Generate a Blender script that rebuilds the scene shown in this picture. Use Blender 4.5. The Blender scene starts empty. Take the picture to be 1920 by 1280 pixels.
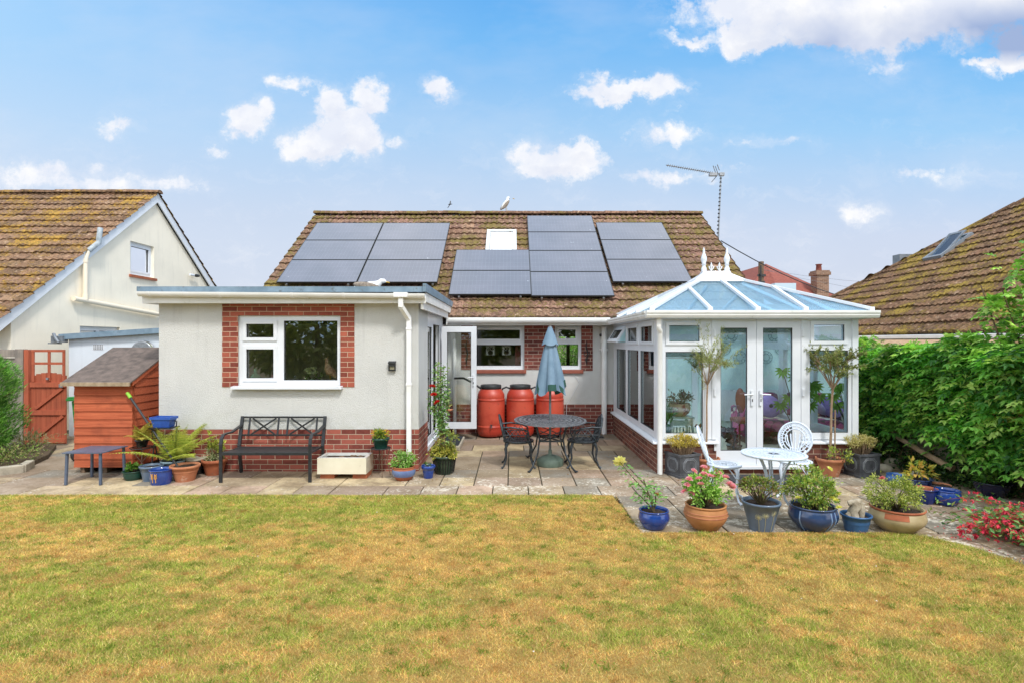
import bpy, math, random
import numpy as np
from mathutils import Vector, Matrix
random.seed(7); np.random.seed(7)
R = math.radians
sc = bpy.context.scene
COL = sc.collection
# ---------------------------------------------------------------- camera
F, H0, CX, CY = 1050.0, 1.95, 960.0, 640.0          # focal length in photo pixels, eye height
cam = bpy.data.cameras.new("camera"); cam.lens = 36*F/1920; cam.sensor_width = 36; cam.clip_end = 3000
camo = bpy.data.objects.new("camera", cam); COL.objects.link(camo)
camo.location = (0, 0, H0); camo.rotation_euler = (R(90), 0, 0); sc.camera = camo
# ---------------------------------------------------------------- light and exposure
SUN_EL, SUN_AZ = 50, 152      # azimuth clockwise from +Y: behind the camera, to the right
sun = bpy.data.lights.new("sun", 'SUN'); sun.energy = 2.4; sun.angle = R(9); sun.color = (1, .97, .93)
suno = bpy.data.objects.new("sun", sun); COL.objects.link(suno)
sd = Vector((math.sin(R(SUN_AZ))*math.cos(R(SUN_EL)), math.cos(R(SUN_AZ))*math.cos(R(SUN_EL)), math.sin(R(SUN_EL))))
suno.rotation_euler = sd.to_track_quat('Z', 'Y').to_euler(); suno.location = sd*60
sc.view_settings.view_transform = 'Standard'; sc.view_settings.look = 'None'
EXPO = 0.14; sc.view_settings.exposure = EXPO; sc.view_settings.gamma = 1
sc.render.engine = 'CYCLES'
sc.cycles.max_bounces = 8; sc.cycles.transparent_max_bounces = 16; sc.cycles.use_denoising = True
sc.cycles.sample_clamp_indirect = 8

# ---------------------------------------------------------------- node helpers
def S(r, g, b, k=1.0):
    f = lambda c: (c/255/12.92 if c/255 <= .04045 else ((c/255+.055)/1.055)**2.4)*k
    return (f(r), f(g), f(b), 1)
class N:
    """small wrapper that builds node trees"""
    def __init__(s, tree): s.t = tree; s.n = tree.nodes; s.l = tree.links
    def inp(s, sock, v):
        if v is None: return
        if isinstance(v, bpy.types.NodeSocket): s.l.new(v, sock)
        else:
            try: sock.default_value = v
            except Exception:
                try: sock.default_value = tuple(v)[:3]
                except Exception: sock.default_value = (v, v, v)
    def add(s, kind, **props):
        nd = s.n.new(kind)
        for k, v in props.items(): setattr(nd, k, v)
        return nd
    def math(s, op, a, b=None, c=None, clamp=False):
        nd = s.add('ShaderNodeMath', operation=op); nd.use_clamp = clamp
        s.inp(nd.inputs[0], a); s.inp(nd.inputs[1], b); s.inp(nd.inputs[2], c); return nd.outputs[0]
    def vmath(s, op, a, b=None, out=0):
        nd = s.add('ShaderNodeVectorMath', operation=op)
        s.inp(nd.inputs[0], a); s.inp(nd.inputs[1], b); return nd.outputs[out]
    def mix(s, f, a, b, blend='MIX', clamp=False):
        nd = s.add('ShaderNodeMix', data_type='RGBA', blend_type=blend); nd.clamp_result = clamp
        s.inp(nd.inputs[0], f); s.inp(nd.inputs[6], a); s.inp(nd.inputs[7], b); return nd.outputs[2]
    def ramp(s, f, stops, interp='LINEAR'):
        nd = s.add('ShaderNodeValToRGB'); cr = nd.color_ramp; cr.interpolation = interp
        while len(cr.elements) < len(stops): cr.elements.new(.5)
        for e, (p, c) in zip(cr.elements, stops):
            e.position = p; e.color = c if len(c) == 4 else (*c, 1)
        s.inp(nd.inputs[0], f); return nd.outputs[0]
    def mr(s, v, a, b, c=0, d=1):
        nd = s.add('ShaderNodeMapRange'); nd.clamp = True
        for i, x in enumerate((v, a, b, c, d)): s.inp(nd.inputs[i], x)
        return nd.outputs[0]
    def noise(s, vec, scale, detail=4, rough=.55, out=0):
        nd = s.add('ShaderNodeTexNoise'); s.inp(nd.inputs['Vector'], vec)
        nd.inputs['Scale'].default_value = scale; nd.inputs['Detail'].default_value = detail
        nd.inputs['Roughness'].default_value = rough; return nd.outputs[out]
    def xyz(s, v):
        nd = s.add('ShaderNodeSeparateXYZ'); s.inp(nd.inputs[0], v); return nd.outputs
    def cxyz(s, x, y, z):
        nd = s.add('ShaderNodeCombineXYZ')
        for i, q in enumerate((x, y, z)): s.inp(nd.inputs[i], q)
        return nd.outputs[0]
    def bump(s, h, strength=.5, dist=.01):
        nd = s.add('ShaderNodeBump'); nd.inputs['Strength'].default_value = strength
        nd.inputs['Distance'].default_value = dist; s.inp(nd.inputs['Height'], h); return nd.outputs[0]
    def attr(s, name='Col'):
        return s.add('ShaderNodeAttribute', attribute_name=name).outputs[0]
    def pos(s): return s.add('ShaderNodeNewGeometry').outputs['Position']
    def obj(s): return s.add('ShaderNodeTexCoord').outputs['Object']
def new_mat(name):
    m = bpy.data.materials.new(name); m.use_nodes = True
    k = N(m.node_tree); b = m.node_tree.nodes['Principled BSDF']; return m, k, b
def setb(k, b, **kw):
    names = dict(col='Base Color', rough='Roughness', metal='Metallic', nrm='Normal', spec='Specular IOR Level', coat='Coat Weight', trans='Transmission Weight', ior='IOR', sub='Subsurface Weight', cr='Coat Roughness')
    for q, v in kw.items(): k.inp(b.inputs[names[q]], v)
MATS = {}
def mat(name, c1, c2=None, rough=.5, metal=0, sc_=8, bs=0, bstr=.3, bd=.004, attr=False, spec=.5, coat=0, lo=.35, hi=.65, world=False, dirt=None):
    """general surface: two colours mixed by noise, optional vertex colour tint, bump, speckled dirt"""
    if name in MATS: return MATS[name]
    m, k, b = new_mat(name)
    v = k.pos() if world else k.obj()
    col = c1
    if c2 is not None:
        col = k.mix(k.mr(k.noise(v, sc_, 5, .6), lo, hi), c1, c2)
    if dirt:   # (colour, scale, threshold)
        col = k.mix(k.mr(k.noise(v, dirt[1], 6, .65), dirt[2], dirt[2]+.12), col, dirt[0])
    if attr: col = k.mix(1.0, col, k.attr(), 'MULTIPLY')
    setb(k, b, col=col, rough=rough, metal=metal, spec=spec, coat=coat)
    if bs: setb(k, b, nrm=k.bump(k.noise(v, bs, 4, .6), bstr, bd))
    MATS[name] = m; return m

# ---------------------------------------------------------------- sky
w = bpy.data.worlds.new("World"); sc.world = w; w.use_nodes = True
k = N(w.node_tree); bg = w.node_tree.nodes['Background']
SKY_STR = 0.12
def build_sky():
    d = k.add('ShaderNodeTexCoord').outputs['Generated']
    x, y, z = k.xyz(d)
    sky = k.add('ShaderNodeTexSky', sky_type='NISHITA'); sky.sun_disc = False
    sky.sun_elevation = R(SUN_EL); sky.sun_rotation = R(SUN_AZ); sky.air_density = 1.2; sky.dust_density = 1.5; sky.ozone_density = 1.5
    # a point on the sky as tangents of its direction (azimuth tangent u, height tangent v)
    yy = k.math('MAXIMUM', k.math('ABSOLUTE', y), .05)
    u = k.math('DIVIDE', x, yy); v = k.math('DIVIDE', z, yy)
    vv = k.mr(v, 0, .75)
    left = k.ramp(vv, [(0, S(214, 219, 233)), (.3, S(206, 218, 238)), (.5, S(193, 219, 246)), (.72, S(172, 214, 251)), (1, S(160, 210, 254))])
    mid = k.ramp(vv, [(0, S(212, 217, 232)), (.3, S(200, 216, 238)), (.5, S(168, 207, 244)), (.72, S(118, 186, 244)), (1, S(78, 162, 238))])
    right = k.ramp(vv, [(0, S(214, 218, 232)), (.25, S(206, 217, 238)), (.5, S(156, 206, 247)), (.75, S(104, 182, 244)), (1, S(66, 156, 234))])
    g = k.mix(k.mr(u, -.95, -.05), left, k.mix(k.mr(u, -.1, .8), mid, right))
    g = k.mix(k.mr(k.noise(k.cxyz(u, k.math('MULTIPLY', v, 2.2), 0), 2.2, 5, .6), .45, .8, 0, .35), g, S(222, 230, 244))
    g = k.mix(1.0, g, (1.05*2**-EXPO/SKY_STR,)*3+(1,), 'MULTIPLY')
    base = k.mix(.95, sky.outputs[0], g)
    # cumulus: (centre x, centre y, half width, half height, weight) in photo pixels -> tangents
    P = k.cxyz(u, v, 0)
    n1 = k.vmath('SUBTRACT', k.noise(P, 7, 7, .62, 1), (.5, .5, .5)); n2 = k.noise(P, 19, 9, .68)
    warp = k.vmath('MULTIPLY', n1, (.095, .085, 0))
    n3 = k.vmath('MULTIPLY', k.vmath('SUBTRACT', k.noise(P, 24, 5, .6, 1), (.5, .5, .5)), (.05, .05, 0))
    Pw = k.vmath('ADD', k.vmath('ADD', P, warp), n3)
    blobs = [(1500,10,210,62,1.0),(1640,45,190,56,1),(1400,62,80,36,1),(1800,15,230,56,1),(1290,70,46,13,.6),(1560,72,190,24,1),(1440,85,70,18,.8),(1330,66,40,22,.5),
             (1890,90,36,40,.8),(1925,125,100,18,.9),(1850,120,50,12,.7),(1660,130,45,28,.38),(1050,300,88,32,1.0),(1090,285,45,24,.9),(990,322,45,14,.7),
             (1190,162,88,24,.9),(1160,172,90,16,.8),(1240,165,50,14,.6),(1245,248,70,24,.55),(1420,268,70,13,.25),
             (600,265,72,30,1),(650,235,52,50,1),(625,185,34,34,.85),(690,175,42,34,.85),(680,245,38,50,.95),(560,272,38,26,.85),(745,266,32,14,.45),
             (455,232,40,24,.8),(480,215,34,22,.75),(400,278,26,14,.55),(540,160,48,20,.6),(822,165,30,26,.7),(218,232,42,15,.55),
             (70,335,160,34,.55),(190,340,95,30,.6),(310,347,85,18,.6),(180,310,24,16,.5),(1620,395,38,30,.5),(1280,328,120,14,.46),(1800,325,200,20,.33),(1440,272,80,12,.34),(1270,208,18,10,.3)]
    dens = None; shade = None
    for cx, cy, rx, ry, wt in blobs:
        c = ((cx-CX)/F, (CY-cy)/F, 0); r = (F/rx, F/ry, 0)
        q = k.vmath('MULTIPLY', k.vmath('SUBTRACT', Pw, c), r)
        e = k.math('MULTIPLY', k.mr(k.vmath('LENGTH', q, out=1), 1.5, .35), wt)
        dens = e if dens is None else k.math('MAXIMUM', dens, e)
        if wt >= .5:
            s = k.math('MULTIPLY', e, k.mr(k.xyz(q)[1], -.9, .3, 1, 0)); shade = s if shade is None else k.math('MAXIMUM', shade, s)
    front = k.math('GREATER_THAN', y, .05)
    a = k.mr(k.math('ADD', dens, k.math('MULTIPLY', k.math('SUBTRACT', n2, .5), 1.45)), .24, .60)
    a = k.math('MULTIPLY', a, front)
    a = k.math('MULTIPLY', a, k.mr(dens, .02, .2))
    wn = k.noise(k.vmath('MULTIPLY', Pw, (1, 2.4, 1)), 9, 8, .72)
    wisp = k.math('MULTIPLY', k.math('MULTIPLY', k.mr(dens, .0, .45, 0, .55), k.mr(wn, .42, .70)), front)
    wisp = k.math('MAXIMUM', wisp, k.math('MULTIPLY', k.math('MULTIPLY', k.mr(wn, .52, .80, 0, .45), k.mr(v, .5, .2)), front))
    a = k.math('MAXIMUM', a, wisp)
    lit = k.mix(k.mr(k.noise(P, 11, 6, .6), .4, .65), S(232, 237, 249), S(254, 254, 255))
    dark = S(204, 212, 234)
    bigdark = k.math('MULTIPLY', k.math('MULTIPLY', k.mr(v, .49, .52), k.mr(k.math('SUBTRACT', k.math('MULTIPLY', v, 1.0), k.math('MULTIPLY', u, .11)), .525, .47)), k.mr(k.noise(k.vmath('ADD', P, (.3, .1, 0)), 4.0, 4), .3, .55))
    cc = k.mix(k.mr(shade, .3, .95, 0, .75), lit, dark)
    cc = k.mix(k.math('MULTIPLY', bigdark, k.mr(u, .38, .62)), cc, S(160, 180, 218))
    cc = k.mix(1.0, cc, (1.03*2**-EXPO/SKY_STR,)*3+(1,), 'MULTIPLY')
    # extra bright broken cloud added out of view, overhead and behind, for ambient light
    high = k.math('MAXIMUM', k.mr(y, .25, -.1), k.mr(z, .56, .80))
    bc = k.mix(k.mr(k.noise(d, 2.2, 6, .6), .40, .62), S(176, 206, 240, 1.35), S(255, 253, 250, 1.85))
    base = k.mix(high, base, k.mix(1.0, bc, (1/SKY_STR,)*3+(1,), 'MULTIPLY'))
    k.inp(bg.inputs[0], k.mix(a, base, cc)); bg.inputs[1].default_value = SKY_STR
build_sky()

# ---------------------------------------------------------------- mesh builder
OFF = {}
class MB:
    def __init__(s): s.v = []; s.c = []; s.f = []; s.n = 0; s.col = (1, 1, 1); s.mi = 0; s.sm = False
    def add(s, V, faces, col=None, smooth=None):
        V = np.asarray(V, float).reshape(-1, 3)
        c = np.empty((len(V), 3)); c[:] = s.col if col is None else col
        s.v.append(V); s.c.append(c)
        sm = s.sm if smooth is None else smooth
        if isinstance(faces, np.ndarray): s.f.append((faces+s.n, s.mi, sm))
        else:
            by = {}
            for f in faces: by.setdefault(len(f), []).append(f)
            for q in by.values(): s.f.append((np.array(q)+s.n, s.mi, sm))
        s.n += len(V); return s
    def box(s, x0, x1, y0, y1, z0, z1, M=None):
        V = [(x, y, z) for x in (x0, x1) for y in (y0, y1) for z in (z0, z1)]
        if M is not None: V = [M @ Vector(q) for q in V]
        return s.add(V, [(0,1,3,2),(4,6,7,5),(0,4,5,1),(2,3,7,6),(0,2,6,4),(1,5,7,3)], smooth=False)
    def beam(s, a, b, w, h, up=(0, 0, 1), ext=0):
        a, b = Vector(a), Vector(b); d = (b-a); L = d.length
        if L < 1e-6: return s
        d /= L; a = a-d*ext; b = b+d*ext
        x = d.cross(Vector(up)); x = x.normalized() if x.length > 1e-4 else Vector((1, 0, 0)); z = x.cross(d).normalized()
        V = [p+x*sx*w/2+z*sz*h/2 for p in (a, b) for sx in (-1, 1) for sz in (-1, 1)]
        return s.add(V, [(0,1,3,2),(4,6,7,5),(0,4,5,1),(2,3,7,6),(0,2,6,4),(1,5,7,3)], smooth=False)
    def tube(s, pts, r, n=8, caps=True, flat=None):
        pts = [Vector(p) for p in pts]; m = len(pts)
        rs = r if isinstance(r, (list, tuple)) else [r]*m
        V = []; up = None
        for i, p in enumerate(pts):
            d = (pts[min(i+1, m-1)]-pts[max(i-1, 0)]).normalized()
            if up is None:
                up = Vector((0, 0, 1)) if abs(d.z) < .9 else Vector((1, 0, 0))
            x = d.cross(up).normalized(); up = x.cross(d).normalized()
            for j in range(n):
                a = 2*math.pi*j/n; kx = 1 if flat is None else flat
                V.append(p+x*math.cos(a)*rs[i]*kx+up*math.sin(a)*rs[i])
        Fc = [(i*n+j, i*n+(j+1) % n, (i+1)*n+(j+1) % n, (i+1)*n+j) for i in range(m-1) for j in range(n)]
        s.add(V, Fc, smooth=True)
        if caps: s.add(V[:n], [tuple(range(n-1, -1, -1))], smooth=False); s.add(V[-n:], [tuple(range(n))], smooth=False)
        return s
    def lathe(s, prof, n=32, c=(0, 0, 0), M=None, wob=0, close=True, sq=None, smooth=True):
        V = []
        for (r, z) in prof:
            for j in range(n):
                a = 2*math.pi*j/n; rr = r
                if sq: rr = r*sq(a)
                V.append(Vector((c[0]+rr*math.cos(a), c[1]+rr*math.sin(a), c[2]+z)))
        if M is not None: V = [M @ q for q in V]
        m = len(prof)
        Fc = [(i*n+j, i*n+(j+1) % n, (i+1)*n+(j+1) % n, (i+1)*n+j) for i in range(m-1) for j in range(n)]
        s.add(V, Fc, smooth=smooth)
        if close: s.add(V[:n], [tuple(range(n-1, -1, -1))], smooth=False); s.add(V[-n:], [tuple(range(n))], smooth=False)
        return s
    def prism(s, poly, vec):
        n = len(poly); a = [Vector(p) for p in poly]; b = [p+Vector(vec) for p in a]
        return s.add(a+b, [tuple(range(n-1, -1, -1)), tuple(range(n, 2*n))]+[(i, (i+1) % n, n+(i+1) % n, n+i) for i in range(n)], smooth=False)
    def poly(s, pts): return s.add(pts, [tuple(range(len(pts)))], smooth=False)
    def ellipsoid(s, c, r, M=None, n=16, m=10):
        V = []
        for i in range(m+1):
            t = math.pi*i/m
            for j in range(n):
                a = 2*math.pi*j/n; q = Vector((r[0]*math.sin(t)*math.cos(a), r[1]*math.sin(t)*math.sin(a), -r[2]*math.cos(t)))
                V.append((M @ q if M is not None else q)+Vector(c))
        Fc = [(i*n+j, i*n+(j+1) % n, (i+1)*n+(j+1) % n, (i+1)*n+j) for i in range(m) for j in range(n)]
        return s.add(V, Fc, smooth=True)
    def grid(s, us, vs, solid, fn, t0, t1):
        """cells of a slab in plane (u, v), thickness t0..t1; solid[i][j]; only outer faces"""
        nu, nv = len(us)-1, len(vs)-1
        ok = lambda i, j: 0 <= i < nu and 0 <= j < nv and solid[i][j]
        for i in range(nu):
            for j in range(nv):
                if not solid[i][j]: continue
                a, b, c, d = us[i], us[i+1], vs[j], vs[j+1]
                q = lambda u, v, t: fn(u, v, t)
                s.add([q(a,c,t0), q(b,c,t0), q(b,d,t0), q(a,d,t0)], [(0,1,2,3)], smooth=False)
                s.add([q(a,c,t1), q(b,c,t1), q(b,d,t1), q(a,d,t1)], [(3,2,1,0)], smooth=False)
                if not ok(i-1, j): s.add([q(a,c,t0), q(a,d,t0), q(a,d,t1), q(a,c,t1)], [(0,1,2,3)], smooth=False)
                if not ok(i+1, j): s.add([q(b,c,t0), q(b,c,t1), q(b,d,t1), q(b,d,t0)], [(0,1,2,3)], smooth=False)
                if not ok(i, j-1): s.add([q(a,c,t0), q(a,c,t1), q(b,c,t1), q(b,c,t0)], [(0,1,2,3)], smooth=False)
                if not ok(i, j+1): s.add([q(a,d,t0), q(b,d,t0), q(b,d,t1), q(a,d,t1)], [(0,1,2,3)], smooth=False)
        return s
    def slab(s, rect, holes, fn, t0, t1):
        u0, u1, v0, v1 = rect
        us = sorted({u0, u1, *[x for h in holes for x in h[:2]]}); us = [x for x in us if u0 <= x <= u1]
        vs = sorted({v0, v1, *[x for h in holes for x in h[2:4]]}); vs = [x for x in vs if v0 <= x <= v1]
        solid = [[not any(h[0]-1e-6 <= (us[i]+us[i+1])/2 <= h[1] and h[2]-1e-6 <= (vs[j]+vs[j+1])/2 <= h[3] for h in holes)
                  for j in range(len(vs)-1)] for i in range(len(us)-1)]
        return s.grid(us, vs, solid, fn, t0, t1)
    def wall_y(s, x0, x1, z0, z1, y0, y1, holes=()):    # wall along x
        return s.slab((x0, x1, z0, z1), list(holes), lambda u, v, t: (u, t, v), y0, y1)
    def wall_x(s, y0, y1, z0, z1, x0, x1, holes=()):    # wall along y
        return s.slab((y0, y1, z0, z1), list(holes), lambda u, v, t: (t, u, v), x0, x1)
    def leaves(s, P, D, L, W, C, fold=.25, Nn=None):
        """many leaves: base points P, directions D, lengths L, widths W, colours C (all arrays)"""
        P = np.asarray(P, float); D = np.asarray(D, float); n = len(P)
        if n == 0: return s
        D = D/np.maximum(np.linalg.norm(D, axis=1, keepdims=True), 1e-6)
        if Nn is None: Nn = np.random.normal(size=(n, 3))*.7+np.array([0, 0, 1.])
        X = np.cross(D, Nn); X /= np.maximum(np.linalg.norm(X, axis=1, keepdims=True), 1e-6)
        Z = np.cross(X, D)
        L = np.broadcast_to(L, (n,))[:, None]; W = np.broadcast_to(W, (n,))[:, None]
        m = P+D*L*.42-Z*W*fold*.5
        V = np.stack([P, m+X*W*.5+Z*W*fold, P+D*L-Z*L*.12, m-X*W*.5+Z*W*fold], 1).reshape(-1, 3)
        b = np.arange(n)[:, None]*4
        Fc = np.concatenate([b+np.array([[0, 1, 2]]), b+np.array([[0, 2, 3]])])
        C = np.repeat(np.broadcast_to(C, (n, 3)), 4, axis=0)
        return s.add(V, Fc, col=C, smooth=False)
    def build(s, name, mats, parent=None, bevel=0, sub=0, kind=None, xf=None):
        V = np.concatenate(s.v) if s.v else np.zeros((0, 3)); C = np.concatenate(s.c)
        if xf is not None:
            A = np.array(xf); V = V @ A[:3, :3].T + A[:3, 3]
        off = OFF.get(parent.name, Vector((0, 0, 0))) if parent else Vector((0, 0, 0))
        V = V-np.array(off)
        me = bpy.data.meshes.new(name); me.vertices.add(len(V)); me.vertices.foreach_set('co', V.ravel())
        tot = [np.full(len(f), f.shape[1]) for f, _, _ in s.f]
        lt = np.concatenate(tot); ls = np.concatenate([[0], np.cumsum(lt)[:-1]])
        li = np.concatenate([f.ravel() for f, _, _ in s.f])
        me.loops.add(len(li)); me.loops.foreach_set('vertex_index', li.astype(np.int32))
        me.polygons.add(len(lt)); me.polygons.foreach_set('loop_start', ls.astype(np.int32)); me.polygons.foreach_set('loop_total', lt.astype(np.int32))
        me.polygons.foreach_set('material_index', np.concatenate([np.full(len(f), mi) for f, mi, _ in s.f]).astype(np.int32))
        me.polygons.foreach_set('use_smooth', np.concatenate([np.full(len(f), sm) for f, _, sm in s.f]))
        me.update(calc_edges=True)
        at = me.color_attributes.new('Col', 'FLOAT_COLOR', 'POINT')
        at.data.foreach_set('color', np.concatenate([C, np.ones((len(C), 1))], 1).ravel())
        for m_ in (mats if isinstance(mats, (list, tuple)) else [mats]): me.materials.append(m_)
        o = bpy.data.objects.new(name, me); COL.objects.link(o)
        if parent: o.parent = parent
        OFF[o.name] = off
        if bevel:
            md = o.modifiers.new('bevel', 'BEVEL'); md.width = bevel; md.segments = 2; md.limit_method = 'ANGLE'; md.angle_limit = R(40)
        if kind: o['kind'] = kind
        return o
def tag(o, label, cat, group=None):
    o['label'] = label; o['category'] = cat
    if group: o['group'] = group
    return o
def thing(name, label, cat, loc=(0, 0, 0), rz=0, group=None, local=False):
    """Empty at a thing's base. local=True: parts are modelled about the origin; else in world coordinates"""
    o = bpy.data.objects.new(name, None); COL.objects.link(o); o.empty_display_size = .1
    o.location = loc; o.rotation_euler = (0, 0, rz); OFF[o.name] = Vector((0, 0, 0)) if local else Vector(loc)
    return tag(o, label, cat, group)
def children(o): return [c for c in COL.objects if c.parent == o]
def dup(root, loc, rz, label, group=None):
    r = root.copy(); COL.objects.link(r); r.location = loc; r.rotation_euler = (0, 0, rz); r['label'] = label
    if group: r['group'] = group
    for ch in children(root):
        c = ch.copy(); COL.objects.link(c); c.parent = r
        for g in children(ch):
            d = g.copy(); COL.objects.link(d); d.parent = c
    return r
def gy(py): return F*H0/(py-CY)                        # distance of a ground point seen at photo row py
def pt(px, py, D): return Vector(((px-CX)*D/F, D, H0-(py-CY)*D/F))
def rnd(a, b): return random.uniform(a, b)
U3 = lambda n: np.random.uniform(-1, 1, (n, 3))
# ---------------------------------------------------------------- materials
def brick_mat(name, ph=0.0, zph=0.0, bw=.22, c1=(172,96,80), c2=(112,56,48), mortar=(196,176,152), rough=.85):
    m, k, b = new_mat(name)
    x, y, z = k.xyz(k.pos())
    u = k.math('ADD', k.math('ADD', x, y), -ph); zz = k.math('ADD', z, -zph)
    br = k.add('ShaderNodeTexBrick'); k.inp(br.inputs['Vector'], k.cxyz(u, zz, 0))
    for q, v in (('Scale', 1), ('Mortar Size', .0055), ('Mortar Smooth', .3), ('Brick Width', bw), ('Row Height', .075), ('Bias', 0.0)): br.inputs[q].default_value = v
    br.offset = .5; br.inputs['Color1'].default_value = (0, 0, 0, 1); br.inputs['Color2'].default_value = (1, 1, 1, 1)
    n = k.noise(k.pos(), 22, 5, .7)
    bc = k.mix(k.math('ADD', k.math('MULTIPLY', br.outputs[0], .95), k.math('MULTIPLY', k.math('SUBTRACT', n, .45), .8), clamp=True), S(*c2), S(*c1))
    bc = k.mix(k.mr(k.noise(k.pos(), 60, 3), .62, .75, 0, .35), bc, S(70, 40, 36))
    mc = k.mix(k.noise(k.pos(), 30, 3), S(*[q*.85 for q in mortar]), S(*mortar))
    setb(k, b, col=k.mix(br.outputs['Fac'], bc, mc), rough=rough, spec=.3)
    h = k.math('ADD', k.math('MULTIPLY', br.outputs['Fac'], -1), k.math('MULTIPLY', n, .35))
    setb(k, b, nrm=k.bump(h, .55, .006)); return m
M_brick = brick_mat('red_brick', 0, .64-.075*9)
M_brick_s = brick_mat('surround_brick', -4.34+8.39, 1.27, c1=(176,96,76), c2=(118,58,48), mortar=(206,176,150))
M_brick_m = brick_mat('main_brick', .02, .635-.075*9, c1=(150,86,74), c2=(96,52,48), mortar=(200,178,160))
M_brick_c = brick_mat('dark_brick', .04, .0, c1=(142,88,72), c2=(88,54,50), mortar=(190,168,146))
def render_mat(name, c, amt=.5, dirt=True):
    m, k, b = new_mat(name); p = k.pos()
    col = k.mix(k.mr(k.noise(p, 1.6, 5), .4, .7), S(*c), S(*[q*.96 for q in c]))
    x, y, z = k.xyz(p)
    st = k.mr(k.noise(k.cxyz(k.math('MULTIPLY', k.math('ADD', x, y), 5), 0, k.math('MULTIPLY', z, .5)), 1.4, 5, .65), .54, .76, 0, .5)
    col = k.mix(k.math('MULTIPLY', st, k.mr(z, 1.0, 2.4, 0.4, 1)), col, S(*[q*.84 for q in c]))
    gz = k.math('MULTIPLY', k.mr(z, 1.05, .62), k.mr(k.noise(p, 5, 5, .7), .4, .7, 0, .4)); col = k.mix(gz, col, S(*[q*.8 for q in c[:2]], c[2]*.7))
    col = k.mix(k.mr(k.noise(p, 90, 3, .6), .3, .7, 0, .16), col, S(*[q*.8 for q in c]))
    setb(k, b, col=col, rough=.9, spec=.25, nrm=k.bump(k.noise(p, 75, 4, .7), amt, .012)); return m
M_render = render_mat('stippled_white_render', (217, 217, 213), 1.0)
M_cream = render_mat('cream_render', (255, 245, 224), .15)
M_whiteblock = render_mat('white_painted_wall', (226, 234, 242), .15)
M_pvc = mat('white_upvc', S(230, 233, 237), S(220, 224, 229), rough=.32, sc_=2, coat=.1)
M_pvc_dirty = mat('weathered_white_upvc', S(240, 240, 238), S(226, 226, 220), rough=.42, sc_=3, world=True, dirt=(S(180, 178, 160), 6, .62))
M_gutter = mat('white_gutter_plastic', S(244, 244, 243), S(234, 234, 230), rough=.35, sc_=4, world=True)
M_seal = mat('black_rubber_gasket', S(36, 38, 40), rough=.6)
M_fascia_blue = mat('blue_grey_roof_trim', S(132, 154, 170), S(108, 130, 146), rough=.5, sc_=5, world=True, dirt=(S(92, 98, 98), 9, .58))
M_felt = mat('grey_flat_roof_covering', S(92, 98, 104), S(70, 76, 80), rough=.9, sc_=4, bs=60, world=True)
M_black = mat('black_painted_steel', S(34, 36, 38), S(46, 48, 50), rough=.42, sc_=20)
M_castdark = mat('dark_cast_metal', S(70, 78, 84), S(40, 44, 48), rough=.4, metal=.35, sc_=25, bs=40, bstr=.3, dirt=(S(120, 92, 70), 18, .62))
M_casttop = mat('grey_cast_metal', S(128, 132, 138), S(98, 102, 108), rough=.35, metal=.3, sc_=12, bs=60, bstr=.4)
M_leadline = mat('pale_lead_edge', S(134, 138, 142), S(110, 112, 116), rough=.5, sc_=14)
M_castwhite = mat('pale_blue_white_cast_metal', S(222, 230, 240), S(200, 212, 226), rough=.4, sc_=30, bs=60)
M_steel = mat('galvanised_steel', S(170, 172, 174), S(140, 142, 144), rough=.35, metal=.8, sc_=30)
M_wood_or = None
def wood_mat(name, c1, c2, knot, axis='x', grain=30):
    m, k, b = new_mat(name); x, y, z = k.xyz(k.obj())
    st = {'x': (.6, 14, 14), 'z': (14, 14, .6)}[axis]
    v = k.cxyz(k.math('MULTIPLY', x, st[0]), k.math('MULTIPLY', y, st[1]), k.math('MULTIPLY', z, st[2]))
    n = k.noise(v, 3.5, 6, .65); n2 = k.noise(k.obj(), 3.2, 4, .6)
    col = k.mix(k.mr(n, .3, .7), S(*c1), S(*c2))
    col = k.mix(k.mr(n2, .52, .72, 0, .6), col, S(*knot))
    col = k.mix(1.0, col, k.attr(), 'MULTIPLY')
    setb(k, b, col=col, rough=.75, spec=.3, nrm=k.bump(n, .35, .004)); return m
M_shed = wood_mat('orange_stained_boards', (196, 106, 70), (160, 76, 48), (122, 60, 42))
M_gate = wood_mat('red_brown_stained_timber', (184, 98, 68), (158, 80, 56), (124, 62, 46), 'z')
M_oldwood = wood_mat('weathered_grey_timber', (164, 152, 140), (132, 122, 112), (100, 96, 92), 'z')
M_bark = mat('brown_bark', S(128, 104, 82), S(92, 74, 58), rough=.9, sc_=20, bs=40, bstr=.6)
M_bark2 = mat('pale_bark', S(172, 146, 118), S(136, 112, 88), rough=.9, sc_=20, bs=40, bstr=.6)
M_stem = mat('green_brown_stem', S(98, 92, 58), S(80, 66, 48), rough=.8, sc_=20)
M_soil = mat('dark_potting_soil', S(74, 58, 46), S(46, 36, 30), rough=1, sc_=40, bs=70, bstr=1, bd=.02)
def leaf_mat(name, gain=1.0, rough=.45, trans=.25):
    m, k, b = new_mat(name)
    col = k.attr(); n = k.noise(k.pos(), 30, 3)
    col = k.mix(k.mr(n, .35, .65, 0, .3), col, k.mix(1.0, col, (.62, .68, .55, 1), 'MULTIPLY'))
    setb(k, b, col=col, rough=rough, spec=.4)
    t = k.add('ShaderNodeBsdfTranslucent'); k.inp(t.inputs[0], k.mix(1.0, col, (1.1, 1.25, .6, 1), 'MULTIPLY'))
    ms = k.add('ShaderNodeMixShader'); ms.inputs[0].default_value = trans
    k.l.new(b.outputs[0], ms.inputs[1]); k.l.new(t.outputs[0], ms.inputs[2])
    k.l.new(ms.outputs[0], m.node_tree.nodes['Material Output'].inputs[0]); return m
M_leaf = leaf_mat('leaf'); M_petal = leaf_mat('petal', rough=.6, trans=.35)
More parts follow.
